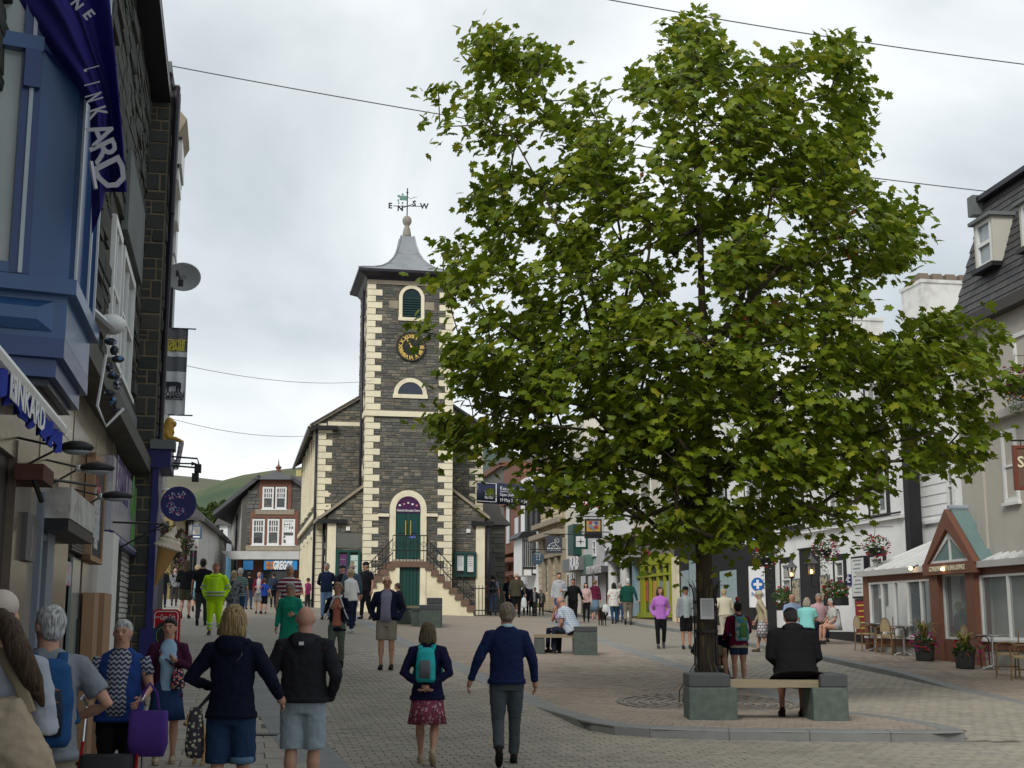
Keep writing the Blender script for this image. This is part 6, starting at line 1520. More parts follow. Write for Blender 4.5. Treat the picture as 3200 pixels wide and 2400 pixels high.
b = GR.mb(); b.hexa([(gx(708,1,4)[0],6,GR.z),(xl,0,GR.z),(xl,.1,GR.z),(gx(708,1,4)[0],6.1,GR.z),(gx(708,1,4)[0],6,ze - .9),(xl,0,ze),(xl,.1,ze),(gx(708,1,4)[0],6.1,ze - .9)]); b.part('white_side',mat('off_white_wall',(.50,.49,.46),.8,.1,1,.1,dirt=.3))
def rf_(pts,nm='roof'): b = GR.mb(); b.prism(pts,-.35,9,'y'); b.part(nm,M_slate)
rf_([(xl - 1.6,ze - 1.0),(xl - 1.6,ze - .75),(xa2 - .1,zk + .3),(xa2 - .1,zk + .02)]); rf_([(xk2 + .1,zk + .02),(xk2 + .1,zk + .3),(xr + 2,gx(952,1575)[1] - .3),(xr + 2,gx(952,1575)[1] - .6)])
b = GR.mb(); b.add([(xa2 - .35,-.4,zk),(xk2 + .35,-.4,zk),(xk2 + .35,3,zk),(xa2 - .35,3,zk),(xa,1.6,zap)],[(3,2,1,0),(0,1,4),(1,2,4),(2,3,4),(3,0,4)]); b.part('hipped_roof',M_slate)
b = GR.mb(); b.lathe([(.16,0),(.12,.2),(.2,.3),(.05,.45),(0,.9)],(xa,1.6,zap - .1),8); b.part('finial',M_sand)
def gwin(p0,p1,q0,q1,glass=M_glass):
 x0,z1 = gx(p0,q0); x1,z0 = gx(p1,q1)
 sash(GR,gr_,lambda a_,dd,z: (a_,-.08 - dd,z),x0,x1,z0,z1,0,frame=.10,top_grid=(4,2),bar=.05,glass=glass)
def gsur(p0,p1,q0,q1,ins):
 x0,z1 = gx(p0,q0); x1,z0 = gx(p1,q1)
 xs = [x0] + [gx(v,1)[0] for v in ins] + [x1]
 for k in range(0,len(xs),2):
  if k + 1 < len(xs): b = GR.mb(); b.box(xs[k],xs[k + 1],-.07,.02,z0,z1); b.part('sandstone_jamb',M_sand)
 b = GR.mb(); b.box(x0,x1,-.075,.02,z1,z1 + .4); b.part('sandstone_lintel',M_sand); b = GR.mb(); b.box(x0 - .2,x1 + .2,-.12,.02,z0 - .3,z0); b.part('stone_sill',M_cop)
gsur(812,910,1520,1592,(822,855,862,895)); gwin(822,855,1522,1591); gwin(862,895,1522,1591)
gsur(783,931,1618,1705,(790,826,837,872,883,921)); gwin(790,826,1622,1703); gwin(837,872,1622,1703); gwin(883,921,1622,1703,M_swhite)
b = GR.mb(); x0,z1 = gx(742,1722,-1.2); x1,z0 = gx(960,1748,-1.2); b.prism([(xl - .9,z1),(x1,z1),(x1,z0),(xl - .4,z0)],-1.2,0,'y'); b.part('canopy',mat('canopy_white',(.55,.55,.54),.6,.1,2,.05,dirt=.3))
x0,z1 = gx(825,1752,-1.15); x1,z0 = gx(928,1781,-1.15)
b = GR.mb(); b.box(x0,x1,-1.15,-1.05,z0,z1); b.part('shop_sign',mat('bakery_blue',(.03,.27,.62),.45,.05))
text('GREGGS',.62,'lettering',M_swhite,gr_,(gx(884,1763,-1.15)[0],-1.19,(z0 + z1) / 2 - GR.z - .02),RX,.02,.035,width=gx(913,1,-1.15)[0] - gx(853,1,-1.15)[0])
M_or = paint((.50,.17,.03))
for sx in (0,1):
 for sz in (0,1): b = GR.mb(); c = gx(834,1,-1.15)[0]; b.box(c + sx * .24,c + sx * .24 + .2,-1.19,-1.16,(z0 + z1) / 2 - .22 + sz * .24,(z0 + z1) / 2 - .02 + sz * .24); b.part('orange_square',M_or)
b = GR.mb(); x2 = gx(762,1,-1.15)[0]; x3 = gx(793,1,-1.15)[0]; b.box(x2,x3,-1.15,-1.05,z0,z1); b.part('shop_sign',mat('bakery_blue_dim',(.03,.17,.40),.45))
for p0,p1 in ((745,760),(793,824),(929,950)): b = GR.mb(); b.box(gx(p0,1)[0],gx(p1,1)[0],-.25,0,GR.z - 1,z1 + .3); b.part('brick_pier',mat('red_brick',(.24,.10,.07),.85,.15,4,.2,20))
b = GR.mb(); b.box(gx(760,1)[0],gx(930,1)[0],-.05,.05,GR.z - 1,z0); b.part('shop_glass',M_glass)
b = GR.mb(); x0,zz1 = gx(803,1790,-.3); x1,zz0 = gx(822,1817,-.3); b.box(x0,x1,-.32,-.26,zz0,zz1); b.part('blue_poster',mat('info_blue',(.05,.16,.5),.5)); text('i',.45,'letter',M_swhite,gr_,((x0 + x1) / 2,-.34,(zz0 + zz1) / 2 - GR.z),RX,.01,.03)
b = GR.mb(); b.tube([(gx(726,1,1)[0],2.5,GR.z),(gx(726,1,1)[0],2.5,gx(726,1605,2)[1])],.08,6); b.part('drainpipe',M_pipe)
# terrace houses, tower of roofs, trees at the far end
def farhouse(name,lab,p0,p1,q0,q1,D,m,roof=None,dep=12,win=(),az=6,cat='house'):
 a = at(p0,q0,D); c = at(p1,q0,D); t = thing(name,lab,cat,(a.x,D,g(a.x,D) - .5),radians(az)); w_ = c.x - a.x; z0 = t.location.z; z1 = a.z - z0
 b = MB(); b.box(0,w_,0,dep,-2,z1); b.build('wall',m,t)
 if roof:
  rz_ = at(p0,roof,D).z - z0; b = MB(); b.prism([(0,z1),(-.3,z1 - .1),(-.3,z1 + .1),(w_ / 2,rz_ + .1),(w_ + .3,z1 + .1),(w_ + .3,z1 - .1),(w_,z1)][::-1],-.3,dep,'y'); b.build('roof',M_slate,t)
 for e in win:
  u0,v1 = at(e[0],e[2],D),None; v1 = u0.z - z0; u1 = at(e[1],e[3],D); b = MB(); b.box(u0.x - a.x,u1.x - a.x,-.06,.05,u1.z - z0,v1); f = b.build('window',e[4] if len(e) > 4 else M_dark,t)
  b = MB(); b.box(u0.x - a.x + .12,u1.x - a.x - .12,-.08,-.06,u1.z - z0 + .12,v1 - .12); b.build('pane',M_glass,f)
 return t
farhouse('timber_framed_house','black and white timber framed gable beyond the round sign',590,622,1625,1900,66,M_wrend,1590,20,((592,596,1620,1640),(601,604,1620,1640),(595,600,1720,1790),(606,612,1720,1790)),az=8)
farhouse('yellow_house','mustard yellow house front peeping beneath the round sign',500,540,1597,1900,60,paint((.24,.18,.06),dirt=.5),None,8,((503,510,1628,1660),(518,525,1628,1660)),az=8)
farhouse('white_terrace','long white terrace with dark upright windows down the street',540,618,1620,1900,92,M_wrend,None,30,((590,596,1700,1795),(603,608,1700,1795),(560,575,1633,1640)),az=9)
farhouse('red_roofed_house','small white house with a red roof closing the street',616,650,1722,1900,150,M_wrend,None,8,((622,636,1730,1752,M_glassl),),az=0)
b = MB(); a = at(616,1722,149.5); b.box(0,1.4 * (at(650,1722,149.5).x - a.x),0,2,0,at(616,1700,149.5).z - a.z); tag(b.build('tiled_roof',mat('red_tile',(.30,.09,.05),.8,.2),loc=a),'red tiled roof above the white house closing the street','roof')
farhouse('cream_terrace','cream terrace with narrow black windows in the street gap',642,692,1706,1900,112,M_wrend,1690,20,tuple((k,k + 4,1722,1765) for k in (648,658,668,678)),az=2)
farhouse('blue_house','sky blue painted house beside the bakery building',676,712,1722,1900,98,paint((.13,.36,.55)),None,12,((700,704,1690,1740),),az=2)
farhouse('white_gable_house','tall white gabled house squeezed left of the bakery building',686,712,1640,1900,100,M_wrend,1600,12,((690,696,1655,1690),),az=0)
t = thing('street_pub_sign','blue framed pub sign with a pale picture hanging far down the street','hanging sign',at(598,1684,58)); W_ = at(630,1684,58).x - at(598,1684,58).x; h_ = at(598,1642,58).z - t.location.z
b = MB(); b.box(0,W_,-.03,.03,0,h_); b.build('frame',paint((.04,.07,.15)),t); b = MB(); b.box(.06,W_ - .06,-.05,-.03,h_ * .3,h_ * .9); b.build('picture',mat('pub_picture',(.3,.3,.28),.6,pat=p_spots((.22,.22,.2),[(.45,.43,.38)],4)),t)
b = MB(); b.box(.08,W_ - .08,-.045,-.03,h_ * .1,h_ * .2); b.build('name_strip',M_swhite,t)
farhouse('roofs_behind_bakery','slate roofed house with yellow chimney pots between the bakery and the hall',905,960,1545,1900,105,M_gstone,1500,10,(),az=0)
t = thing('chimney','stone chimney with yellow pots beside the hall wall','chimney',at(920,1530,100)); w_ = at(940,1530,100).x - at(920,1530,100).x; h_ = at(920,1488,100).z - t.location.z
b = MB(); b.box(0,w_,0,1,-1,h_); b.build('stack',M_gstone,t)
for k in range(2): b = MB(); b.lathe([(.14,0),(.12,.5)],(w_ * (.3 + .4 * k),.5,h_),8); b.build('chimney_pot',paint((.45,.36,.15)),t)
# ------------------------------------------------------------------ the plane tree on the island
K = 3200 / 2212.
CROWN = [(1450,0),(1500,-12),(1540,30),(1535,70),(1580,100),(1600,140),(1640,75),(1700,100),(1760,130),(1790,68),(1830,90),(1860,160),(1905,230),(1880,290),(1900,340),(1860,375),(1900,420),(1975,415),(1980,470),(2010,500),(2030,525),(1990,560),(1960,545),(1920,600),(1870,600),(1850,640),(1880,650),(1850,690),
  (1930,715),(1990,690),(2060,670),(2100,690),(2140,670),(2170,720),(2175,800),(2205,860),(2150,900),(2140,960),(2130,1020),(2060,1000),(2000,1010),(1940,1030),(1930,1090),(1860,1060),(1800,1080),(1830,1150),(1780,1110),(1720,1130),(1640,1190),(1570,1180),(1540,1230),(1500,1205),(1420,1180),(1350,1200),(1290,1160),(1270,1100),(1230,1080),(1150,1090),(1130,1060),(1180,1020),(1100,960),(1050,960),(975,975),(955,960),(990,910),(930,950),(905,915),(935,880),(990,870),
  (1000,850),(900,800),(930,790),(985,820),(960,760),(900,735),(895,700),(960,700),(985,735),(1010,680),(960,620),(900,600),(940,590),(1000,610),(990,560),(930,545),(960,510),(1020,520),(1030,470),(1000,440),(1060,400),(1040,370),(1010,310),(960,290),(920,280),(930,225),(920,170),(960,190),(1000,220),(1010,170),(1020,90),(1060,35),(1090,50),(1085,90),(1130,100),(1165,85),(1215,130),(1200,190),(1210,230),(1250,260),(1240,190),(1290,150),(1310,200),(1300,250),(1345,265),(1390,240),(1370,190),(1380,130),(1440,130),(1440,80),(1425,40)]
GAPS = [[(1150,230),(1230,300),(1200,390),(1130,380)],[(1330,270),(1400,250),(1410,300),(1340,320)],[(1130,270),(1190,290),(1180,330),(1120,310)],[(1045,335),(1130,340),(1140,365),(1060,365)],[(1140,430),(1220,420),(1240,500),(1190,520),(1150,470)],[(1010,640),(1110,650),(1120,690),(1020,690)],[(1020,830),(1110,800),(1100,850),(1010,860)],[(1210,600),(1290,640),(1260,670),(1200,640)],
  [(1140,700),(1240,690),(1230,740),(1150,730)],[(1370,600),(1440,650),(1400,680),(1350,640)],[(1050,900),(1130,890),(1120,930),(1060,930)],[(1430,690),(1490,700),(1470,760),(1420,740)],[(1850,810),(1920,820),(1900,850),(1840,840)],[(1960,740),(2000,730),(2010,770),(1970,770)],[(1660,960),(1720,970),(1700,1010),(1650,1000)],[(1350,1100),(1440,1110),(1430,1150),(1350,1140)],[(1900,930),(1960,930),(1950,990),(1890,980)],
  [(1580,1050),(1660,1060),(1650,1110),(1570,1090)],[(1250,900),(1310,900),(1300,950),(1240,940)]]
def inpoly(x,y,P):
 c = False; j = len(P) - 1
 for i in range(len(P)):
  if (P[i][1] > y) != (P[j][1] > y) and x < (P[j][0] - P[i][0]) * (y - P[i][1]) / (P[j][1] - P[i][1]) + P[i][0]: c = not c
  j = i
 return c
from mathutils import noise as mnoise
tr = random.Random(42)
TX,TY,TZ = TREE.x,TREE.y,TREE.z
# limb ends: spread through the crown, front to back
ends = []; tries = 0
CX0,CYm = 1530,600
while len(ends) < 860 and tries < 40000:
 tries += 1
 x,y = tr.uniform(890,2205),tr.uniform(-10,1235)
 if not all(inpoly(x + a_,y + b_,CROWN) for a_,b_ in ((-9,0),(9,0),(0,-9),(0,7))): continue
 if any(inpoly(x,y,G_) for G_ in GAPS): continue
 if mnoise.noise(Vector((x / 75,y / 75,4.2))) < (-.16 if y < 700 else -.27): continue
 rx = (x - CX0) / 660; rzz = (y - CYm) / 640
 dmax = 3.0 * sqrt(max(.03,1 - rx * rx * .95)) * sqrt(max(.08,1 - rzz * rzz * .9))
 d = tr.uniform(-dmax,dmax)
 p = at(x * K,y * K,TY + d)
 if any((p - q_).length < .275 for q_ in ends): continue
 ends.append(p)
# skeleton: trunk, then every end joins the nearest lower node
nodes = [Vector((TX,TY,TZ - .1))]; par = [-1]
trunk_px = [(2198,1700),(2200,1500),(2203,1300),(2196,1100),(2190,900),(2188,700),(2180,500),(2165,300),(2160,140)]
for px,py in trunk_px:
 p = at(px,py,TY); nodes.append(p + Vector((0,tr.uniform(-.12,.12) if py < 1500 else 0,0))); par.append(len(nodes) - 2)
limbs = [((1930,1250),(1850,1050),(1800,850),(1700,600),(1600,420)),((2060,1400),(1900,1350),(1700,1330),(1500,1290)),((2350,1250),(2500,1150),(2700,1120),(2900,1100)),((2290,1000),(2420,850),(2550,720),(2700,640)),((2280,1450),(2500,1420),(2750,1390),(2950,1350)),((2050,1000),(1950,800),(1900,500),(1850,320)),((2150,1560),(2000,1620),(1900,1600))]
for k,L in enumerate(limbs):
 prev = min(range(1,10),key=lambda i: (nodes[i] - at(L[0][0],L[0][1] + 120,TY)).length)
 dd = (-1.2,-1.4,.6,-.8,-1.6,1.5,-.8)[k]
 for i,(px,py) in enumerate(L):
  nodes.append(at(px,py,TY + dd * (i + 1) / len(L))); par.append(prev); prev = len(nodes) - 1
axis = Vector((TX,TY,0))
for p in sorted(ends,key=lambda q_: (Vector((q_.x,q_.y,0)) - axis).length + .35 * q_.z):
 best,bd = 0,1e9
 for i in range(2,len(nodes)):
  n_ = nodes[i]; d = (p - n_).length + max(0,n_.z - p.z) * 1.2
  if d < bd: bd,best = d,i
 a = nodes[best]; L_ = (p - a).length; k = max(1,int(L_ / .45)); prev = best
 for i in range(1,k + 1):
  t = i / k; q_ = a.lerp(p,t); q_.z += .10 * L_ * sin(pi * t) * .5
  if i < k: q_ += Vector((tr.gauss(0,.04),tr.gauss(0,.04),tr.gauss(0,.03))) * min(1.5,L_)
  nodes.append(q_); par.append(prev); prev = len(nodes) - 1
kids = [[] for _ in nodes]
for i,p in enumerate(par):
 if p >= 0: kids[p].append(i)
rad = [0.] * len(nodes)
for i in range(len(nodes) - 1,-1,-1):
 if not kids[i]: rad[i] = .0055
 else: rad[i] = (sum(rad[c] ** 2.45 for c in kids[i])) ** (1 / 2.45) + .0004
sc_ = .125 / rad[0]
rad = [min(max(.005,r * sc_) ,.13) for r in rad]
M_bark = mat('plane_bark',rough=.9,var=.25,scale=5,bump=.6,bscale=14,pat=p_spots((.070,.055,.036),[(.12,.095,.05),(.05,.042,.03)],3.2,.36),stretch=(1,1,.45))
tree = thing('plane_tree','large leafy plane tree with maple shaped leaves in the iron guard on the island','tree',(TX,TY,TZ))
TO = Vector((TX,TY,TZ))
b = MB(); b.tube([nodes[i] - TO for i in range(0,10)],[.142,.128,.122,.118] + [rad[i] for i in range(4,10)],14); b.build('trunk',M_bark,tree,smooth=True)
b = MB(); tw = MB()
done = set()
for i in range(1,len(nodes)):
 if i < 10 and par[i] < 10: continue
 big = rad[i] > .022
 (b if big else tw).tube([nodes[par[i]] - TO,nodes[i] - TO],[min(rad[par[i]],rad[i] * 1.25),rad[i]],7 if big else 4)
b.build('limbs',M_bark,tree,smooth=True)['kind'] = 'stuff'
tw.build('twigs',M_bark,tree,smooth=True)['kind'] = 'stuff'
# leaves: five pointed lobes, slightly folded
def leaf_shape(rs):
 out_ = [(0,-.30),(.10,-.36),(.34,-.34),(.27,-.14),(.52,-.02),(.40,.10),(.47,.30),(.24,.26),(.16,.42),(.0,.66),(-.16,.42),(-.24,.26),(-.47,.30),(-.40,.10),(-.52,-.02),(-.27,-.14),(-.34,-.34),(-.10,-.36)]
 f = rs.uniform(.1,.45)
 return [(x + rs.uniform(-.03,.03),y + rs.uniform(-.03,.03),-abs(x) * f - max(0,y) ** 2 * rs.uniform(.1,.5)) for x,y in out_],(0,0,.04)
shapes = [leaf_shape(tr) for _ in range(10)]
SH = [np.array([c] + o) for o,c in shapes]                # centre first
nL = len(SH[0]); fan = [(0,i,i + 1 if i + 1 < nL else 1) for i in range(1,nL)]
GREENS = [(0.125,0.189,0.012),(0.175,0.236,0.014),(0.088,0.147,0.014),(0.237,0.295,0.018),(0.138,0.201,0.018),(0.194,0.242,0.012),(0.106,0.165,0.016),(0.338,0.342,0.030),(0.125,0.189,0.014),(0.156,0.212,0.016)]
M_leaf = mat('plane_leaf',rough=.42,var=.15,scale=3,bump=0,ramp=GREENS,trans=.42,spec=.25)
M_dead = mat('dead_leaf',rough=.8,var=.2,scale=3,bump=0,ramp=[(.28,.10,.03),(.36,.15,.05),(.20,.08,.03)],trans=.25)
L = []
def rotm(n_,spin):
 z = Vector(n_).normalized(); x = z.orthogonal().normalized(); x.rotate(Matrix.Rotation(spin,3,z)); y = z.cross(x)
 return np.array([[x.x,y.x,z.x],[x.y,y.y,z.y],[x.z,y.z,z.z]])
for e_ in ends:
 n = tr.randint(24,36) + (9 if e_.z < 5.5 else 0)
 out_ = Vector((e_.x - TX,e_.y - TY,0)); out_ = out_.normalized() if out_.length > .3 else Vector((0,0,0))
 r = tr.uniform(.24,.40)
 for _ in range(n):
  q_ = e_ + Vector((tr.gauss(0,r * .55),tr.gauss(0,r * .55),tr.gauss(0,r * .42)))
  nr = Vector((tr.gauss(0,.55),tr.gauss(0,.55),.75)) + out_ * .45
  L.append((q_,nr,tr.uniform(0,2 * pi),tr.uniform(.12,.20)))
# leaves hugging the limbs and drooping low shoots
for px,py,n,s_ in ((2200,1640,60,.25),(2120,1700,60,.3),(2420,1690,26,.22),(2290,1660,60,.3),(1960,1720,16,.2),(2010,1650,45,.3),(2560,1680,16,.2),(2660,1690,12,.18),(1600,1540,16,.15),(1650,1500,14,.15),(2700,1600,14,.16),(1480,1480,20,.25)):
 c = at(px,py,TY - .8)
 for _ in range(n): L.append((c + Vector((tr.gauss(0,s_),tr.gauss(0,s_),tr.gauss(0,s_))),Vector((tr.gauss(0,.6),tr.gauss(0,.6),.7)),tr.uniform(0,6.3),tr.uniform(.10,.17)))
cp = Vector((0,0,HC))
L.sort(key=lambda a: (a[0] - cp).length)
singles = [a for a in L if a[3] > .13][:300]; sset = set(id(a) for a in singles)
protos = []
for S in SH:
 protos.append(MB().add([tuple(p) for p in S],fan).mesh('leaf',M_leaf))
for a in singles:
 R3 = rotm(a[1],a[2]); o = link('leaf',tr.choice(protos),tree); M4 = Matrix([list(R3[0] * a[3]) + [a[0].x - TX],list(R3[1] * a[3]) + [a[0].y - TY],list(R3[2] * a[3]) + [a[0].z - TZ],[0,0,0,1]]); o.matrix_basis = M4
rest = [a for a in L if id(a) not in sset]
V = np.empty((len(rest) * nL,3));
for i,a in enumerate(rest):
 V[i * nL:(i + 1) * nL] = SH[i % 10] @ (rotm(a[1],a[2]) * a[3]).T + np.array([a[0].x - TX,a[0].y - TY,a[0].z - TZ])
Fa = (np.array(fan)[None] + (np.arange(len(rest)) * nL)[:,None,None]).reshape(-1,3)
me = bpy.data.meshes.new('foliage'); me.vertices.add(len(V)); me.vertices.foreach_set('co',V.ravel())
me.loops.add(Fa.size); me.loops.foreach_set('vertex_index',Fa.ravel()); me.polygons.add(len(Fa)); me.polygons.foreach_set('loop_start',np.arange(len(Fa)) * 3)
me.materials.append(M_leaf); me.update(calc_edges=True)
link('foliage',me,tree)['kind'] = 'stuff'
b = MB()
for px,py,n,s_ in ((2640,730,34,.2),(2655,790,16,.12),(2610,640,8,.1),(2440,990,16,.14),(2360,1010,18,.16),(2300,1030,8,.12),(2500,940,8,.12),(2130,1000,6,.12),(1960,500,4,.3),(2220,420,5,.3)):
 c = at(px,py,TY - .9)
 for _ in range(n):
  S = SH[tr.randrange(10)] * np.array([.55,1,1]) @ (rotm((tr.gauss(0,1),tr.gauss(0,1),tr.gauss(0,.3)),tr.uniform(0,6.3)) * tr.uniform(.09,.15)).T
  b.add([tuple(p + np.array([c.x - TX + 0,c.y - TY,c.z - TZ]) + off_) for off_ in [np.array([tr.gauss(0,s_ * .6),tr.gauss(0,s_ * .6),tr.gauss(0,s_)])] for p in S],fan)
b.build('dead_leaves',M_dead,tree)['kind'] = 'stuff'
# iron tree guard
gd,GDO = thing('tree_guard','tall black iron bar guard around the tree trunk with flared spike tops','tree guard',(TX,TY,TZ)),None
GHt = at(2200,1830,TY).z - TZ; GRr = .178
for k in range(14):
 t = 2 * pi * k / 14; c_,s_ = cos(t),sin(t); b = MB()
 b.tube([(GRr * c_,GRr * s_,.35),(GRr * c_,GRr * s_,GHt - .15),(GRr * c_ * 1.1,GRr * s_ * 1.1,GHt - .05),((GRr + .09) * c_,(GRr + .09) * s_,GHt + (.08 if k % 2 else .02))],[.009,.009,.009,.004],5)
 b.build('bar',M_iron,gd)
for z in (.45,GHt * .60,GHt - .28): b = MB(); b.lathe([(GRr - .006,0),(GRr + .014,0),(GRr + .014,.05),(GRr - .006,.05)],(0,0,z),28); b.build('hoop',M_iron,gd)
for k in range(4):
 t = pi + .35 + pi / 2 * k; c_,s_ = cos(t),sin(t)
 for off in (-.035,.035):
  b = MB(); dx,dy = -s_ * off,c_ * off
  b.tube([(GRr * c_ + dx,GRr * s_ + dy,GHt * .6),(GRr * c_ * 1.05 + dx,GRr * s_ * 1.05 + dy,.62),((GRr + .26) * c_ + dx * 2,(GRr + .26) * s_ + dy * 2,.22),((GRr + .28) * c_ + dx * 2,(GRr + .28) * s_ + dy * 2,.02)],.010,5); b.build('foot_stay',M_iron,gd)
 b = MB(); b.box((GRr + .18) * c_ - .06,(GRr + .28) * c_ + .06,(GRr + .2) * s_ - .06,(GRr + .28) * s_ + .06,0,.04); b.build('foot_plate',M_iron,gd)
nz = at(2205,1900,TY - .2).z - TZ
t = thing('paper_notice','white printed notice tied to the iron tree guard','notice',(TX,TY - GRr - .03,TZ + nz - .17))
b = MB(); b.box(-.105,.105,-.004,.0,0,.32); b.build('sheet',mat('notice_white',(.60,.60,.62),.6,.05,3,0),t)
for k in range(13): b = MB(); z = .28 - k * .019; b.box(-.08,.08 - .03 * (k % 3 == 2),-.006,-.004,z,z + .005); b.build('text_line',mat('grey_print',(.25,.25,.28),.7,0,bump=0),t)
# ------------------------------------------------------------------ benches, cafe furniture, planters, signs
M_slateg = mat('green_slate_block',(.10,.125,.11),.85,.5,9,.5,25,dirt=.25,dscale=3)
M_capst = mat('dark_cap_slab',(.07,.074,.078),.7,.2,4,.25,30)
M_seat = mat('weathered_seat',(.30,.25,.16),.8,.25,3,.3,25,stretch=(.6,6,6),dirt=.4,dscale=3)
def bench_block(root,x0,x1,y0,y1,h,cap,cx0=None,cx1=None):
 b = MB(); b.box(x0,x1,y0,y1,-.1,h - .004); o1 = b.build('stone_block',M_slateg,root)
 b = MB(); b.box(x0 if cx0 is None else cx0,x1 if cx1 is None else cx1,y0 + .0,y1,h,h + cap); o2 = b.build('cap_slab',M_capst,root)
 for o_ in (o1,o2): m_ = o_.modifiers.new('b','BEVEL'); m_.width = .014; m_.segments = 2
p = ground(2230,2280); q = ground(2597,2285)
t = thing('stone_bench','near timber seat between two green slate blocks behind the kerb','bench',(p.x,p.y,g(p.x,p.y) + ep(p.y)))
kx = p.y / 4265
bench_block(t,-73 * kx,76 * kx,0,.62,.44,.165,-73 * kx,55 * kx)
bench_block(t,(2541 - 2232) * kx,(2650 - 2232) * kx,-.03,.85,.44,.165,(2565 - 2232) * kx,(2650 - 2232) * kx)
for k in range(3): b = MB(); b.box(55 * kx + .004,(2565 - 2232) * kx - .004,.06 + k * .15,.19 + k * .15,.43,.53 if k == 0 else .525); b.build('seat_plank',M_seat,t)
p = ground(1830,2050)
t = thing('stone_bench','slate block bench with the seated couple in the middle of the square','bench',(p.x,p.y,g(p.x,p.y)))
bench_block(t,-.28,.28,0,.6,.55,.13); bench_block(t,-1.2,-.95,.1,.5,.40,.02)
b = MB(); b.box(-1.2,-.28,.1,.5,.42,.5); b.build('seat_plank',M_seat,t)
p = ground(1345,1962)
t = thing('stone_bench','far slate block bench in front of the hall steps','bench',(p.x,p.y,g(p.x,p.y)))
bench_block(t,-.35,.33,0,.6,.55,.16); bench_block(t,-.2,.28,1.2,1.7,.75,.2); bench_block(t,-.62,-.35,.3,.9,.5,.1)
b = MB(); b.box(-1.3,.2,1.3,1.6,.62,.70); b.build('seat_plank',M_seat,t); b = MB(); b.box(-.62,-.0,.35,.7,.44,.5); b.build('seat_plank',M_seat,t)
b = MB(); b.box(-1.3,-.25,1.35,1.6,-.1,.6); b.build('stone_block',M_slateg,t)
M_wick = mat('woven_cane',(.42,.33,.19),.8,.2,60,.5,90); M_cane = mat('bamboo_cane',(.20,.12,.055),.5,.25,8,.1,30)
def wicker(rz,loc,lab,grp='cane cafe chairs by the conservatory'):
 t = thing('cafe_chair',lab,'chair',loc,rz,grp)
 b = MB(); b.loft([(0,0,.42,.22,.22),(0,0,.46,.225,.225)],16,e=3); b.build('seat',M_wick,t)
 b = MB(); rg = []
 pts = [(.19 * cos(a),.62 + .26 * sin(a)) for a in [pi * k / 10 for k in range(11)]]
 b.prism([(-.17,.56)] + [(x,z) for x,z in pts[::-1]] + [(.17,.56)],-.235,-.215,'y'); b.build('backrest',M_wick,t)
 b = MB(); b.tube([(-.2,-.2,.44),(-.2,-.225,.62)] + [(x * 1.08,-.225,z + .01) for x,z in pts[::-1]] + [(.2,-.225,.62),(.2,-.2,.44)],.015,6); b.build('back_hoop',M_cane,t)
 for sx in (-1,1):
  b = MB(); b.tube([(sx * .22,-.22,.60),(sx * .27,-.05,.66),(sx * .27,.12,.655),(sx * .23,.20,.60),(sx * .215,.20,.44)],.015,6); b.build('armrest',M_cane,t)
  for sy in (-1,1): b = MB(); b.tube([(sx * .2,sy * .19,.44),(sx * .215,sy * .21,0)],.016,6); b.build('leg',M_cane,t)
  b = MB(); b.tube([(sx * .205,-.2,.2),(sx * .205,.2,.2)],.009,5); b.build('stretcher',M_cane,t)
 return t
M_steel = mat('polished_aluminium',(.62,.63,.64),.22,.08,8,.03,30,metal=.85)
def table(loc,lab,grp,h=.72):
 t = thing('cafe_table',lab,'table',loc,.3,grp)
 b = MB(); b.lathe([(0,0),(.33,0),(.345,.012),(.345,.03),(.33,.035),(0,.035)],(0,0,h - .035),24); b.build('tabletop',M_steel,t,smooth=False)
 b = MB(); b.tube([(0,0,.03),(0,0,h - .035)],.03,10); b.build('column',M_steel,t)
 for k in range(4): a = pi / 2 * k; b = MB(); b.tube([(0,0,.09),(.15 * cos(a),.15 * sin(a),.06),(.32 * cos(a),.32 * sin(a),.015)],[.022,.018,.012],6); b.build('foot',M_steel,t)
def on(px,py,lift=0): p = ground(px,py); p.z = g(p.x,p.y) + ek(p.y) + lift + .015; return p
for px,py,tu,lab in ((2708,2049,-80,'cane chair at the far left cafe table, facing right'),(2742,2028,170,'cane chair behind the far left cafe table'),(2766,2055,75,'cane chair between the two left cafe tables, its back to the right'),(2795,2062,-70,'cane chair left of the tall planter beside the second table'),(2838,2036,175,'cane chair behind the second cafe table with a round back'),
      (3052,2106,-85,'cane chair right of the low planter, facing right'),(3098,2078,175,'cane chair behind the right cafe table'),(3152,2132,70,'cane chair in front of the right cafe table'),(3205,2140,60,'cane chair cut by the right edge of the view')):
 wicker(radians(tu),on(px,py),lab)
for px,py,lab in ((2738,2050,'far left round steel cafe table'),(2828,2064,'second round steel cafe table beside the flower tub'),(3107,2112,'right round steel cafe table')): table(on(px,py),lab,'steel cafe tables by the conservatory')
def silver(rz,loc,lab):
 t = thing('metal_chair',lab,'chair',loc,rz,'metal and brown chairs outside the inn'); M_br = mat('brown_slats',(.16,.115,.085),.6,.15,30,.1)
 b = MB(); b.box(-.21,.21,-.2,.2,.43,.455); b.build('seat',M_br,t)
 b = MB(); b.hexa([(-.20,-.22,.52),(.20,-.22,.52),(.20,-.20,.52),(-.20,-.20,.52),(-.20,-.30,.84),(.20,-.30,.84),(.20,-.28,.84),(-.20,-.28,.84)]); b.build('backrest',M_br,t)
 for sx in (-1,1):
  b = MB(); b.tube([(sx * .23,.22,0),(sx * .23,.17,.44),(sx * .25,.1,.64),(sx * .25,-.18,.65),(sx * .22,-.24,.62)],.014,6); b.build('leg',M_steel,t)
  b = MB(); b.tube([(sx * .22,-.26,0),(sx * .22,-.20,.46),(sx * .21,-.31,.86)],.014,6); b.build('leg',M_steel,t)
 return t
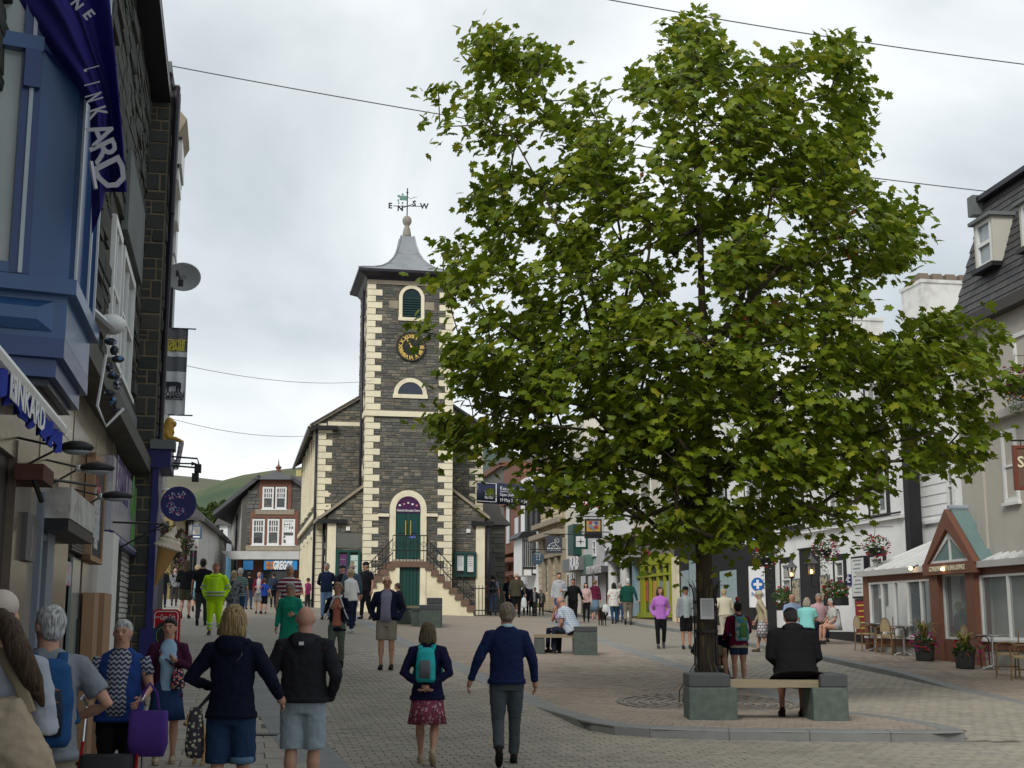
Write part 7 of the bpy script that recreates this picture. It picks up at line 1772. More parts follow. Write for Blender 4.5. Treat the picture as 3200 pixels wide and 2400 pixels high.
for px,py,tu,lab in ((2520,1992,8,'brown backed metal chair under the woman in turquoise'),(2568,1994,-25,'empty metal chair turned sideways at the inn table'),(2600,1998,10,'empty brown backed metal chair left of the purple sign'),(2478,1965,175,'metal chair under the man in the blue shirt'),(2560,1962,178,'metal chair under the man in the pink check shirt'),(2610,1972,100,'metal chair under the white haired woman behind the purple sign')):
 silver(radians(tu),on(px,py),lab)
table(on(2545,1980),'round steel table between the people seated outside the inn','steel tables outside the inn'); table(on(2648,1985),'steel table with a glass behind the purple sign','steel tables outside the inn')
M_fl = {'red': mat('red_flower',(.48,.02,.03),.7,.1,5,0,trans=.2),'pink': mat('pink_flower',(.52,.06,.20),.7,.1,5,0,trans=.2),'mag': mat('magenta_flower',(.42,.015,.22),.7,.1,5,0,trans=.2),'white': mat('white_flower',(.70,.66,.66),.7,.05,5,0,trans=.2),'maroon': mat('maroon_flower',(.20,.02,.05),.7,.1,5,0,trans=.2),'orange': mat('orange_flower',(.60,.28,.06),.7,.1,5,0,trans=.2),'lilac': mat('lilac_flower',(.45,.32,.46),.7,.1,5,0,trans=.2)}
M_lf = mat('basket_leaf',rough=.6,var=.2,scale=6,bump=0,ramp=[(.03,.07,.012),(.05,.10,.02),(.07,.12,.02),(.025,.055,.012)],trans=.25)
def blades(b,c,r,n,rs,size,flat=1.):
 for _ in range(n):
  while True:
   u = Vector((rs.uniform(-1,1),rs.uniform(-1,1),rs.uniform(-1,1)))
   if u.length < 1: break
  p = Vector(c) + Vector((u.x * r[0],u.y * r[1],u.z * r[2])); s_ = size * rs.uniform(.6,1.3)
  a = Vector((rs.gauss(0,1),rs.gauss(0,1),rs.gauss(0,1))).normalized(); d = a.orthogonal().normalized()
  b.add([p - a * s_,p + d * s_ * .5,p + a * s_,p - d * s_ * .5],[(0,1,2,3)])
def blooms(b,c,r,n,rs,size):
 for _ in range(n):
  u = Vector((rs.gauss(0,1),rs.gauss(0,1),rs.gauss(0,1))).normalized() * rs.uniform(.82,1.1)
  p = Vector((c[0] + u.x * r[0],c[1] + u.y * r[1],c[2] + u.z * r[2])); s_ = size * rs.uniform(.6,1.2)
  b.ell(p,(s_,s_,s_ * .6),6,4)
def basket(px,py,D,r,cols,lab,seed=1,trail=1.2):
 rs = random.Random(seed); o = at(px,py,D); t = thing('hanging_basket',lab,'hanging basket',o,0,None)
 b = MB(); b.lathe([(.02,-.24),(.12,-.2),(.19,-.08),(.21,0)],(0,0,-.05),12); b.build('basket',M_dark,t)
 b = MB(); b.tube([(-.05,0,.2),(0,0,r * 1.35),(.5,.1,r * 1.4)],.008,4); b.build('chain',M_dark,t)
 b = MB(); blades(b,(0,0,0),(r,r,r * .8),int(560 * r),rs,.05); blades(b,(0,0,-r),(r * .45,r * .45,r * trail),int(240 * r),rs,.04); b.build('foliage',M_lf,t)['kind'] = 'stuff'
 for c,n in cols: b = MB(); blooms(b,(0,0,-.02),(r,r,r * .85),n,rs,.034); b.build('flowers',M_fl[c],t)['kind'] = 'stuff'
basket(2395,1738,36,.34,(('red',40),('white',22),('lilac',12)),'hanging basket with red blooms between the pharmacy panel and the inn',1,2.2)
basket(2578,1712,38.5,.40,(('pink',45),('white',55),('red',25)),'hanging basket of pink and white flowers above the inn lantern',2)
basket(2738,1706,35,.36,(('red',45),('pink',25),('white',28)),'hanging basket of red flowers above the big white menu board',3,1.9)
basket(545,1705,31,.46,(('lilac',60),('maroon',70),('pink',20)),'big basket of maroon and lilac petunias behind the ice cream cone',4)
basket(498,1670,33,.33,(('red',35),('lilac',20)),'flower basket of red petunias half hidden behind the blue shopfront pillar',5)
basket(3175,1195,27.5,.42,(('maroon',60),('orange',45)),'window basket of orange and maroon flowers on the hotel at the right edge',6,.7)
def planter(px,py,r,h,cols,lab,seed,tall):
 rs = random.Random(seed); t = thing('planter',lab,'planter',on(px,py),0,None)
 b = MB(); b.lathe([(0,0),(r * .85,0),(r * .92,.02),(r,h * .7),(r * 1.04,h * .97),(r * 1.08,h),(r * .95,h),(r * .9,h - .04),(0,h - .04)],(0,0,0),20); b.build('tub',mat('stone_tub',(.055,.06,.055),.85,.3,6,.5,25),t,smooth=True)
 M_sp = mat('spiky_leaf',rough=.5,var=.2,scale=5,bump=0,ramp=[(.22,.22,.04),(.35,.33,.08),(.10,.13,.03),(.28,.10,.05)],trans=.2)
 b = MB()
 for k in range(46):
  a = rs.uniform(0,2 * pi); L_ = tall * rs.uniform(.7,1.1); o_ = rs.uniform(.35,1.0)
  pts = [(0,0,h),(cos(a) * o_ * L_ * .3,sin(a) * o_ * L_ * .3,h + L_ * .62),(cos(a) * o_ * L_ * .7,sin(a) * o_ * L_ * .7,h + L_ * (.95 - .3 * o_)),(cos(a) * o_ * L_,sin(a) * o_ * L_,h + L_ * (1.0 - .62 * o_))]
  n_ = Vector((-sin(a),cos(a),0)) * .014; vs = []
  for i,q_ in enumerate(pts): w_ = (1,1.2,.8,.1)[i]; vs += [Vector(q_) - n_ * w_,Vector(q_) + n_ * w_]
  b.add(vs,[(0,1,3,2),(2,3,5,4),(4,5,7,6)])
 b.build('spiky_plant',M_sp,t)['kind'] = 'stuff'
 b = MB(); blades(b,(0,0,h),(r * 1.25,r * 1.25,.2),260,rs,.05); b.build('foliage',M_lf,t)['kind'] = 'stuff'
 for c,n,dx in cols: b = MB(); blooms(b,(dx,-.1,h + .02),(r * 1.1,r * 1.1,.22),n,rs,.034); b.build('flowers',M_fl[c],t)['kind'] = 'stuff'
planter(2892,2082,.215,.40,(('red',22,.0),('mag',30,-.15),('mag',16,.18)),'tall dark flower tub with spiky plant and red and magenta blooms left of the porch',11,.62)
planter(3018,2108,.20,.36,(('red',10,-.1),('mag',16,.28)),'dark flower tub with yellow spiky leaves right of the porch',12,.50)
def wallbox(px,py,D,w_,cols,lab,seed):
 rs = random.Random(seed); t = thing('window_box',lab,'window box',at(px,py,D),radians(10) + pi / 2,None)
 b = MB(); b.box(-w_,w_,-.12,.12,-.22,-.0); b.build('trough',M_dark,t)
 b = MB(); blades(b,(0,0,.18),(w_ * 1.1,.28,.33),420,rs,.055); b.build('foliage',M_lf,t)['kind'] = 'stuff'
 for c,n in cols: b = MB(); blooms(b,(0,0,.2),(w_,.26,.32),n,rs,.04); b.build('flowers',M_fl[c],t)['kind'] = 'stuff'
wallbox(2448,1885,42.5,.55,(('red',22),('maroon',25)),'geranium trough under the inn window left of the lantern',21)
wallbox(2612,1868,38.6,.6,(('red',25),('maroon',40),('pink',10)),'geranium trough under the inn window right of the dark door',22)
# lanterns, menu cases, boards at the inn
def lantern(px,pf,D,s_,lab):
 p = at(px,pf,D); t = thing('wall_lantern',lab,'lantern',p,.4,'lit lanterns at the inn door'); b = MB()
 for a in range(6): c,q = cos(a * pi / 3),sin(a * pi / 3); b.tube([(.10 * s_ * c,.10 * s_ * q,-.12 * s_),(.155 * s_ * c,.155 * s_ * q,.22 * s_)],.010,4)
 b.build('frame',M_dark,t)
 b = MB(); b.lathe([(.22 * s_,0),(.15 * s_,.07 * s_),(.07 * s_,.16 * s_),(.03 * s_,.22 * s_),(.0,.32 * s_)],(0,0,.21 * s_),6); b.build('hood',mat('lantern_hood',(.09,.09,.095),.6),t)
 b = MB(); b.lathe([(.0,0),(.11 * s_,.0),(.11 * s_,.03)],(0,0,-.14 * s_),6); b.build('base',M_dark,t)
 b = MB(); b.lathe([(.09 * s_,-.10 * s_),(.14 * s_,.21 * s_)],(0,0,0),6); b.build('glass',mat('lantern_glass',(.6,.6,.6),.05,0,bump=0,alpha=.12),t)
 b = MB(); b.ell((0,0,-.02 * s_),(.035 * s_,.035 * s_,.065 * s_),8,6); b.build('flame',mat('flame',(1,.50,.10),.5,0,bump=0,emit=9),t,smooth=True)
 b = MB(); b.tube([(0,0,-.14 * s_),(0,.05,-.4 * s_),(.35,.35,-.45 * s_)],.018,5); b.build('bracket',M_dark,t)
lantern(2536,1784,38,1.0,'larger lit lantern hanging in front of the dark inn doorway'); lantern(2474,1793,38.5,.85,'smaller lit lantern left of the inn doorway, partly behind leaves')
def wallboard(name,lab,cat,px0,px1,py0,py1,m,fm,d=.08,lines=0,lm_=None):
 y1,y0 = ry(px0,d),ry(px1,d); pm = (px0 + px1) / 2; z1,z0 = rz(pm,py0,d),rz(pm,py1,d)
 t,l = nobase(RF,name,lab,cat,-d,(y0 + y1) / 2,z0); b = l.mb(); b.box(-d,0,y0,y1,z0,z1); b.part('frame',fm)
 b = l.mb(); b.box(-d - .02,-d,y0 + .06,y1 - .06,z0 + .06,z1 - .06); b.part('face',m)
 for k in range(lines):
  z = z1 - (z1 - z0) * (k + 1.2) / (lines + 1.6); b = l.mb(); b.box(-d - .026,-d - .02,y0 + .16 + .05 * (k % 3),y1 - .18 - .11 * (k % 2),z,z + .035); b.part('text_line',lm_ or mat('grey_print',(.25,.25,.28),.7,0,bump=0))
 return t,l
wallboard('menu_case','grey menu case left of the inn doorway','menu case',2474,2498,1808,1885,mat('menu_print',(.3,.27,.2),.5,pat=p_spots((.35,.3,.22),[(.08,.07,.06),(.5,.42,.25)],5)),M_grey)
wallboard('menu_case','grey menu case right of the inn doorway','menu case',2561,2586,1797,1880,mat('menu_print'),M_grey)
wallboard('menu_board','big white menu board on the inn wall beside the conservatory','menu board',2661,2703,1738,1870,M_paper,M_dark,.12,9)
wallboard('wall_plate','small navy plate on the inn wall left of the white menu board','sign',2646,2657,1795,1829,M_navy,M_navy,.05,4,M_swhite)
wallboard('red_menu_board','dark red food board with yellow lettering standing beside the conservatory corner','sign',2668,2708,1872,1990,mat('dark_red',(.27,.025,.03),.5,.1),M_dark,.5,5,mat('yellow_print',(.62,.55,.06),.7,0,bump=0))
def aboard(name,lab,px0,px1,pyt,pyb,fm,m,rz_=0,lean=.14):
 p = on((px0 + px1) / 2,pyb); k = p.y / 4265; w_ = (px1 - px0) * k; h_ = at(px0,pyt,p.y).z - p.z
 t = thing(name,lab,'sign',p,rz_)
 for s_ in (-1,1):
  b = MB(); b.hexa([(-w_ / 2,s_ * .25 - .015,0),(w_ / 2,s_ * .25 - .015,0),(w_ / 2,s_ * .25 + .015,0),(-w_ / 2,s_ * .25 + .015,0),(-w_ / 2,s_ * .03 - .015,h_),(w_ / 2,s_ * .03 - .015,h_),(w_ / 2,s_ * .03 + .015,h_),(-w_ / 2,s_ * .03 + .015,h_)]); b.build('panel',fm,t)
 f = lambda v: -.27 + (.22) * v
 b = MB(); b.hexa([(-w_ * .42,f(.12) - .008,h_ * .12),(w_ * .42,f(.12) - .008,h_ * .12),(w_ * .42,f(.12) + .0,h_ * .12),(-w_ * .42,f(.12),h_ * .12),(-w_ * .42,f(.94) - .008,h_ * .94),(w_ * .42,f(.94) - .008,h_ * .94),(w_ * .42,f(.94),h_ * .94),(-w_ * .42,f(.94),h_ * .94)]); b.build('face',m,t)
 return t,w_,h_,f
t,w_,h_,f = aboard('pavement_sign','purple poster in a silver pavement frame outside the inn',2614,2662,1893,2008,M_alu,mat('galaxy_poster',(.08,.05,.2),.3,pat=p_spots((.07,.035,.20),[(.22,.10,.42),(.42,.22,.5),(.03,.02,.08)],4,.4)),-.12)
for k,s_ in enumerate(('OUT','QUEEN','& CO')): text(s_,.13,'lettering',M_swhite,t,(0,f(.85 - .12 * k) - .012,h_ * (.85 - .12 * k)),(pi / 2 + .2,0,0),.002,.0,width=w_ * (.3 + .25 * (k > 0)))
b = MB(); b.loft([(0,0,0,.32,.2),(0,0,.06,.30,.18),(0,0,.10,.1,.06)],14,e=3); b.build('base',mat('grey_plastic',(.30,.34,.40),.5),t)
t,w_,h_,f = aboard('specials_board','black SPECIALS chalkboard on the pavement outside the pharmacy',2320,2358,1892,1972,M_dark,M_blackb,.05)
for k,s_ in enumerate(('SPECIALS','Soup','Cumberland Pie','Steak','Scampi','Ale')): text(s_,.10,'lettering',M_chalk,t,(0,f(.87 - .13 * k) - .012,h_ * (.87 - .13 * k)),(pi / 2 + .2,0,0),.002,.0,width=w_ * (.75 if k % 2 == 0 else .5))
M_cred = mat('signal_red',(.50,.012,.018),.35,.05)
pc = at(517,2010,22.2); pc.z = g(pc.x,pc.y)
t = thing('drinks_sign','red rounded pavement sign with white cola script and a black panel','sign',pc,.05)
zt_ = at(517,1904,22.2).z - pc.z; W2 = 43 * 22.2 / 4265
def rounded(w_,z0,z1,r): return [(w_ - r + r * cos(a),z1 - r + r * sin(a)) for a in [pi / 2 * k / 5 for k in range(6)]] + [(-w_ + r + r * cos(a),z1 - r + r * sin(a)) for a in [pi / 2 + pi / 2 * k / 5 for k in range(6)]] + [(-w_,z0),(w_,z0)]
b = MB(); b.prism(rounded(W2,.0,zt_,.08)[::-1],-.03,.03,'y'); b.build('panel',M_cred,t)
b = MB(); P_ = rounded(W2 - .035,.05,zt_ - .035,.06); b.tube([(x,-.034,z) for x,z in P_],.008,4,cyc=True); b.build('trim',M_swhite,t)
b = MB(); b.prism(rounded(W2 - .07,.1,zt_ - .21,.10)[::-1],-.038,-.03,'y'); b.build('chalk_panel',M_blackb,t)
b = MB(); b.tube([(.0 + .15 * cos(a) ,-.042,zt_ - .42 + .15 * sin(a)) for a in [2 * pi * k / 20 for k in range(20)]],.006,4,cyc=True); b.build('green_line',mat('green_line',(.2,.4,.15),.6),t)
text('Coca-Cola',.13,'lettering',M_swhite,t,(.02,-.036,zt_ - .13),RX,.002,.001,width=W2 * 1.05,shear=.35)
text('Enjoy',.05,'lettering',M_swhite,t,(-W2 * .72,-.036,zt_ - .12),RX,.002,.0)
# ice cream cone
M_cone = mat('wafer',(.42,.24,.085),.6,.15,12,.3,60); M_ice = mat('soft_ice',(.72,.62,.50),.4,.05,5,.05);
p0,p1 = at(484,1832,21.1),at(549,1642,21.1); t = thing('ice_cream_sign','giant model ice cream cone with a chocolate flake leaning from the blue shopfront','model cone',p0)
ax = (p1 - p0); L_ = ax.length; q_ = Vector((0,0,1)).rotation_difference(ax.normalized()); T_ = lambda v: q_ @ Vector(v)
def clathe(prof,nm,m):
 b = MB(); b.lathe([(r * .88,z * L_) for r,z in prof],(0,0,0),20); b.v = [tuple(T_(v)) for v in b.v]; return b.build(nm,m,t,smooth=True)
clathe([(0,0),(.02,.02),(.10,.3),(.165,.57),(.19,.63),(.17,.66)],'cone',M_cone)
for k in range(6): b = MB(); b.tube([T_(((.016 + .128 * j / 8) * cos(k * pi / 3 + j * .25),(.016 + .128 * j / 8) * sin(k * pi / 3 + j * .25),L_ * (.03 + .57 * j / 8))) for j in range(9)],.004,4); b.build('wafer_ridge',M_cone,t)
clathe([(.15,.60),(.235,.63),(.24,.67),(.19,.70),(.205,.735),(.17,.765),(.145,.775),(.165,.80),(.13,.83),(.09,.85),(.06,.90),(.035,.95),(.012,.985),(0,1.0)],'ice_swirl',M_ice)
b = MB()
for k in range(22): a = 2 * pi * k / 22; b.ell(T_((.20 * cos(a),.20 * sin(a),.64 * L_)),(.028,.028,.02),6,5)
b.build('frilled_rim',M_ice,t,smooth=True)
b = MB(); b.tube([T_((.08,-.06,.80 * L_)),T_((.14,-.08,.98 * L_))],.035,8); b.build('flake',mat('chocolate',(.10,.06,.035),.7,.2,20,.5,60),t)
b = MB(); b.tube([p1 - p0,at(474,1660,21.6) - p0],.01,5); b.build('stay',M_dark,t)
# gold lion
M_goldl = mat('gilded_lion',(.52,.32,.06),.42,.25,8,.3,20,metal=.3)
o = at(532,1450,27); t = thing('gold_lion','gilded seated lion statue holding a shield on the left building','lion statue',o); S_ = 27 / 4265
def lp(px,py,d=0): return ((px - 532) * S_,d,(1450 - py) * S_)
b = MB()
b.tube([lp(512,1420),lp(515,1380),lp(518,1350),lp(522,1325)],[.10,.13,.13,.11],12); b.ell(lp(518,1425),(.16,.16,.12)); b.ell(lp(524,1318),(.10,.10,.12)); b.ell(lp(538,1320),(.06,.06,.06)); b.ell(lp(541,1326),(.035,.04,.03))
for d in (-.1,.1): b.tube([lp(518,1350,d),lp(530,1368,d),lp(556,1372,d)],[.065,.055,.04],8); b.ell(lp(562,1376,d),(.05,.04,.035)); b.tube([lp(514,1425,d),lp(536,1395,d),lp(530,1432,d)],[.07,.07,.04],8); b.ell(lp(545,1440,d),(.06,.04,.025))
o_ = b.build('body',M_goldl,t,smooth=True); m_ = o_.modifiers.new('r','REMESH'); m_.mode = 'VOXEL'; m_.voxel_size = .014; m_ = o_.modifiers.new('s','SMOOTH'); m_.iterations = 3
b = MB(); rs = random.Random(8)
for k in range(46): a = rs.uniform(0,6.28); r = rs.uniform(.06,.12); c = Vector(lp(520 + rs.uniform(-8,6),1318 + rs.uniform(0,38))); b.tube([c + Vector((r * cos(a) * .6,r * sin(a),.02)),c + Vector((r * cos(a) * .8,r * sin(a) * 1.1,-.06)),c + Vector((r * cos(a) * .7,r * sin(a),-.14))],[.02,.024,.006],5)
b.build('mane',M_goldl,t,smooth=True)
b = MB(); b.hexa([lp(552,1455,-.14),lp(562,1380,-.14),lp(562,1380,.14),lp(552,1455,.14)] + [lp(556,1458,-.14),lp(568,1380,-.14),lp(568,1380,.14),lp(556,1458,.14)]); b.build('shield',mat('shield_paint',(.3,.05,.08),.5,pat=p_spots((.12,.14,.2),[(.45,.05,.08),(.4,.42,.45)],9)),t)
b = MB(); a_ = lp(500,1462,-.2); c_ = lp(552,1448,.2); b.box(a_[0],c_[0],-.2,.2,a_[2],c_[2]); b.build('bracket_base',mat('green_base',(.15,.25,.14),.6,.2),t)
p = at(520,1545,26); t = thing('wall_light','white wall light with an orange glow above the round sign','lamp',p); b = MB(); b.ell((0,0,.06),(.09,.09,.07)); b.ell((0,0,-.28),(.10,.08,.10)); b.build('case',M_white,t,smooth=True); b = MB(); b.ell((.03,-.08,-.02),(.03,.03,.03),8,6); b.build('bulb',mat('lit_bulb'),t,smooth=True)
# low steel kerb rail, wooden pole leaning by the shop, broom like pole
p = at(502,1930,27); t = tag(MB().tube([(0,0,0),(-.13,.05,1.0)],.022,6).build('leaning_pole',M_wood,loc=(p.x,p.y,g(p.x,p.y))),'thin wooden pole leaning by the blue shopfront','pole')
# dark tree clump far down the left street, iron cover in the pavement
def far_tree(px,py,D,rpx,lab,seed):
 rs = random.Random(seed); c = at(px,py,D); r = rpx * D / 4265; gz0 = g(c.x,D); t = thing('street_tree',lab,'tree',(c.x,D,gz0)); hz = c.z - gz0
 b = MB(); b.tube([(0,0,-1),(.1,0,hz * .6),(0,0,hz)],[.35,.25,.1],8); b.build('trunk',M_bark,t)
 b = MB()
 for _ in range(26):
  u = Vector((rs.gauss(0,.42),rs.gauss(0,.42),rs.gauss(0,.40))); blades(b,(u.x * r,u.y * r,hz + u.z * r),(r * .42,r * .42,r * .32),150,rs,.28)
 b.build('crown',mat('far_leaf',rough=.7,var=.2,scale=1,bump=0,ramp=[(.035,.06,.014),(.05,.08,.018),(.07,.10,.02),(.03,.05,.014)],trans=.2),t)['kind'] = 'stuff'
far_tree(640,1648,128,62,'dark green tree rising behind the white terrace in the street gap',3)
far_tree(585,1612,150,40,'further dark tree on the slope behind the round sign',4)
far_tree(690,1612,140,38,'smaller dark tree touching the bakery roof',5)
p = ground(815,2300); b = MB(); b.box(-.22,.22,-.14,.14,-.02,.006)
for k in range(6): b.box(-.19 + .065 * k,-.16 + .065 * k,-.11,.11,.006,.010)
tag(b.build('drain_cover',M_iron,loc=(p.x,p.y,g(p.x,p.y) + .02)),'small ribbed iron drain cover in the left pavement','drain cover')
# ------------------------------------------------------------------ people and animals
M_skin = lambda c: mat('skin_%.2f' % c[0],c,.55,.14,7,.12,60,spec=.3)
SK = [(.50,.27,.19),(.44,.22,.15),(.36,.17,.11),(.55,.32,.24)]
M_eye = mat('eye',(.03,.025,.02),.3,0,bump=0); M_lip = mat('lips',(.33,.10,.09),.5,0,bump=0)
def p_hair(c):
 def f(H):
  n = H['noise'](9,3); r = H['math']('MULTIPLY',H['math']('SUBTRACT',n,.36),3.4,True); return H['mix'](r,tuple(q * .40 for q in c),tuple(min(.8,q * 1.45) for q in c))
 return f
def hairmat(c): return mat('hair_%.3f_%.3f' % (c[0],c[1]),c,.5,.1,26,1.0,14,stretch=(9,9,.6),spec=.35,pat=p_hair(c))
WHITE,GREY,BROWN,DARK,BLOND,GINGER,FAIR = (.62,.61,.58),(.30,.28,.26),(.075,.042,.022),(.014,.011,.010),(.36,.25,.11),(.22,.07,.025),(.45,.34,.20)
NAVY,BLACK,JEAN,JEANL,KHAKI,CHAR = (.008,.010,.028),(.008,.008,.010),(.028,.052,.11),(.30,.37,.43),(.26,.23,.17),(.035,.035,.042)
ARM = {'down': ((.235,-.02,1.12),(.255,.05,.87)),'pocket': ((.272,-.08,1.13),(.205,.05,.92)),'behind': ((.275,-.10,1.13),(.045,-.185,.97)),'bent': ((.245,-.04,1.12),(.13,.20,1.12)),'forward': ((.21,.12,1.14),(.15,.34,1.08)),
 'fwdswing': ((.26,.06,1.13),(.31,.22,.92)),'backswing': ((.27,-.13,1.15),(.33,-.13,.90)),'cross': ((.24,.08,1.12),(-.02,.22,1.13)),'chin': ((.17,.22,1.20),(.04,.19,1.45)),'chest': ((.25,-.02,1.15),(.10,.19,1.24)),'push': ((.23,.02,1.14),(.20,.30,1.00)),'lap': ((.22,.08,1.13),(.10,.30,1.02)),'hip': ((.32,-.06,1.15),(.19,.03,1.0)),'link': ((.26,-.02,1.13),(.36,.16,1.05))}
def person(label,px,py=None,D=None,top=1900,yaw=0,H=None,hair=('short',GREY),skin=0,f=False,fat=1.,belly=0,topc=NAVY,topm=None,sl='long',hem=.86,under=None,legs='trousers',legc=BLACK,legm=None,lhem=.45,shoe=(.03,.03,.03),
  R='down',Lh='down',walk=.0,sit=None,lean=0,hy=0,hood=None,pack=None,bag=None,collar=None,coatflare=1.,cap=None,glasses=False,scarf=None,sock=None,vest=None,crossed=False,dx=0,grp='people in the market square',lift=0):
 rp_ = random.Random(label)
 if grp and not sit:
  if R == 'down' and Lh == 'down': R,Lh = rp_.choice((('down','down'),('fwdswing','backswing'),('backswing','down'),('bent','down'),('down','bent'),('down','fwdswing')))
  if not walk: walk = rp_.uniform(-.08,.1)
  lean += rp_.uniform(-1,4); hy += rp_.uniform(-14,14); yaw += rp_.uniform(-8,8)
 if D is None: p = ground(px,py)
 else: p = at(px,2100,D); p.x = at(px,py or 2000,D).x
 gz_ = g(p.x,p.y) + (ep(p.y) if pfL(max(16.7,p.y)) < p.x < pfR(max(16.7,p.y)) else 0) + (ek(p.y) if p.x > xK(p.y) + .3 else 0) + .02 + lift
 if H is None: H = max(1.0,min(1.92,at(px,top,p.y).z - gz_))
 if sit: s = H / 1.75
 else: s = H / 1.755
 dist = p.y; vox = (.0115 if dist < 17 else .017 if dist < 30 else .024) / s
 t = thing('person',label,'person',(p.x,p.y,gz_),radians(yaw),grp); t.scale = (s,s,s)
 hipz = sit if sit else .90; dz = hipz - .90; la = radians(lean)
 def T(v):                                            # upper body: lean forward about the hips
  x,y,z = v; z -= .90; return Vector((x,y * cos(la) + z * sin(la),-y * sin(la) + z * cos(la) + .90 + dz))
 ha = radians(hy)
 def TH(v):
  x,y,z = v; x,y = x * cos(ha) - y * sin(ha),x * sin(ha) + y * cos(ha); return T((x,y,z))
 W = (.95 if f else 1.02) * fat; Wa = 1 + (W - 1) * .6
 def arms(side):
  k = R if side > 0 else Lh; e_,w_ = ARM[k] if isinstance(k,str) else k
  m = Wa if abs(w_[0]) > .15 else 1
  return Vector((side * .176 * Wa,0,1.405)),Vector((side * e_[0] * Wa,e_[1],e_[2])),Vector((side * w_[0] * m,w_[1],w_[2]))
 def leg(side):
  if sit:
   kx = side * .13 if not crossed else side * .05
   return Vector((side * .09,0,hipz)),Vector((kx,.42,hipz + .02)),Vector((kx,.44 + (0 if not crossed else .06 * side),.09)),0
  st = walk * side
  a = Vector((side * .095,st,.09)); kn = Vector((side * .098,st * .5 + .02,.49))
  if st < -.08: a.z = .13 + abs(st) * .25; kn = Vector((side * .095,st * .15 + .03,.47))
  if dx: a.x += dx; kn.x += dx * .5
  return Vector((side * .09,0,.90)),kn,a,(-.9 if st < -.08 else 0)
 def finish(b,name,m,v=vox,sm=2,parent=t,remesh=True,noise_=0):
  o = b.build(name,m,parent,smooth=True)
  if remesh:
   r_ = o.modifiers.new('r','REMESH'); r_.mode = 'VOXEL'; r_.voxel_size = v; r_.use_smooth_shade = True
   q_ = o.modifiers.new('s','SMOOTH'); q_.iterations = sm; q_.factor = .5
  if noise_ and dist < 30:
   tx = bpy.data.textures.get('folds') or bpy.data.textures.new('folds','CLOUDS'); tx.noise_scale = .075
   d_ = o.modifiers.new('d','DISPLACE'); d_.texture = tx; d_.strength = noise_; d_.mid_level = .5
  return o
 # body: one continuous surface from head to ankles
 sk = M_skin(SK[skin]); b = MB()
 b.ell((0,.006,1.645),(.080,.096,.106),16,12,T=TH); b.ell((0,.030,1.585),(.060,.062,.060),12,8,T=TH)
 b.tube([TH((0,.092,1.655)),TH((0,.122,1.615)),TH((0,.108,1.606))],[.010,.017,.012],8)
 b.ell((0,.084,1.672),(.050,.022,.014),10,6,T=TH)
 for sx in (-1,1): b.ell((sx * .083,-.004,1.632),(.013,.024,.034),8,6,T=TH)
 b.tube([T((0,-.012,1.40)),T((0,-.006,1.50)),TH((0,.004,1.60))],[.080,.062 * (fat * .5 + .5),.062],12)
 b.loft([(0,0,.88,.13,.085),(0,0,1.05,.11,.075),(0,0,1.28,.13,.08),(0,0,1.41,.135,.07),(0,0,1.46,.07,.05)],14,T=T)
 lw = .9 if sl != 'long' else .75
 for sd in (-1,1):
  S,E_,W_ = arms(sd); b.tube([T(S),T(S.lerp(E_,.5)),T(E_),T(E_.lerp(W_,.35)),T(W_)],[.050 * lw,.050 * lw * fat,.041 * lw,.041 * lw,.027],10)
  h,kn,a,_ = leg(sd); ll = 1. if legs in ('shorts','skirt') else .72
  b.tube([h,h.lerp(kn,.5),kn,kn.lerp(a,.3) + Vector((0,-.018,0)),kn.lerp(a,.75),a],[.082 * ll * fat,.075 * ll * fat,.054 * ll,.056 * ll * (fat * .5 + .5),.037,.035],10)
 finish(b,'body',sk,v=min(vox,.016 / s) if dist < 40 else vox,sm=1)
 if cos(radians(yaw)) < .45 and dist < 48:
  b = MB()
  for sx in (-1,1): b.ell((sx * .033,.1015,1.650),(.0125,.007,.0065),8,5,T=TH)
  b.build('eyes',M_eye,t,smooth=True)
  b = MB(); b.ell((0,.096,1.580),(.026,.010,.0062),8,5,T=TH); b.build('mouth',M_lip,t,smooth=True)
  b = MB()
  for sx in (-1,1): b.tube([TH((sx * .016,.106,1.669)),TH((sx * .034,.102,1.676)),TH((sx * .054,.088,1.669))],.0042,5)
  b.build('eyebrows',hairmat(hair[1] if hair[1] != WHITE else GREY),t)
 if glasses:
  b = MB()
  for sx in (-1,1): b.tube([TH((sx * .032 + .024 * cos(a),.114,1.650 + .018 * sin(a))) for a in [pi * 2 * k / 10 for k in range(10)]],.0028,4,cyc=True); b.tube([TH((sx * .056,.104,1.655)),TH((sx * .078,.0,1.655))],.0028,4)
  b.build('glasses',M_dark,t)
 # hands with five fingers
 for sd in (-1,1):
  k = R if sd > 0 else Lh
  if k == 'pocket': continue
  S,E_,W_ = arms(sd); w0,d = T(W_),(T(W_) - T(E_)).normalized(); side_ = Vector((0,1,0)) if abs(d.y) < .8 else Vector((0,0,1))
  side_ = (side_ - d * side_.dot(d)).normalized(); nrm = d.cross(side_) * (-sd)
  b = MB(); b.tube([w0 - d * .02,w0 + d * .03,w0 + d * .085],[(.022,.017),(.030 if True else 0,.036),(.020,.038)],8)
  for j,fl_ in enumerate((.062,.074,.070,.055)):
   o_ = w0 + d * .078 + side_ * (.028 - .019 * j); b.tube([o_,o_ + d * fl_ * .5 + nrm * .006,o_ + d * fl_ * .85 + nrm * .026,o_ + d * fl_ * .9 + nrm * .044],[.0098,.009,.0082,.0065],6)
  o_ = w0 + d * .03 + side_ * .03; b.tube([o_,o_ + d * .03 + side_ * .028 + nrm * .01,o_ + d * .058 + side_ * .030 + nrm * .02],[.0125,.0105,.008],6)
  b.build('hand',sk,t,smooth=True)
 # hair
 hs,hc = hair; hm = hairmat(hc); b = MB()
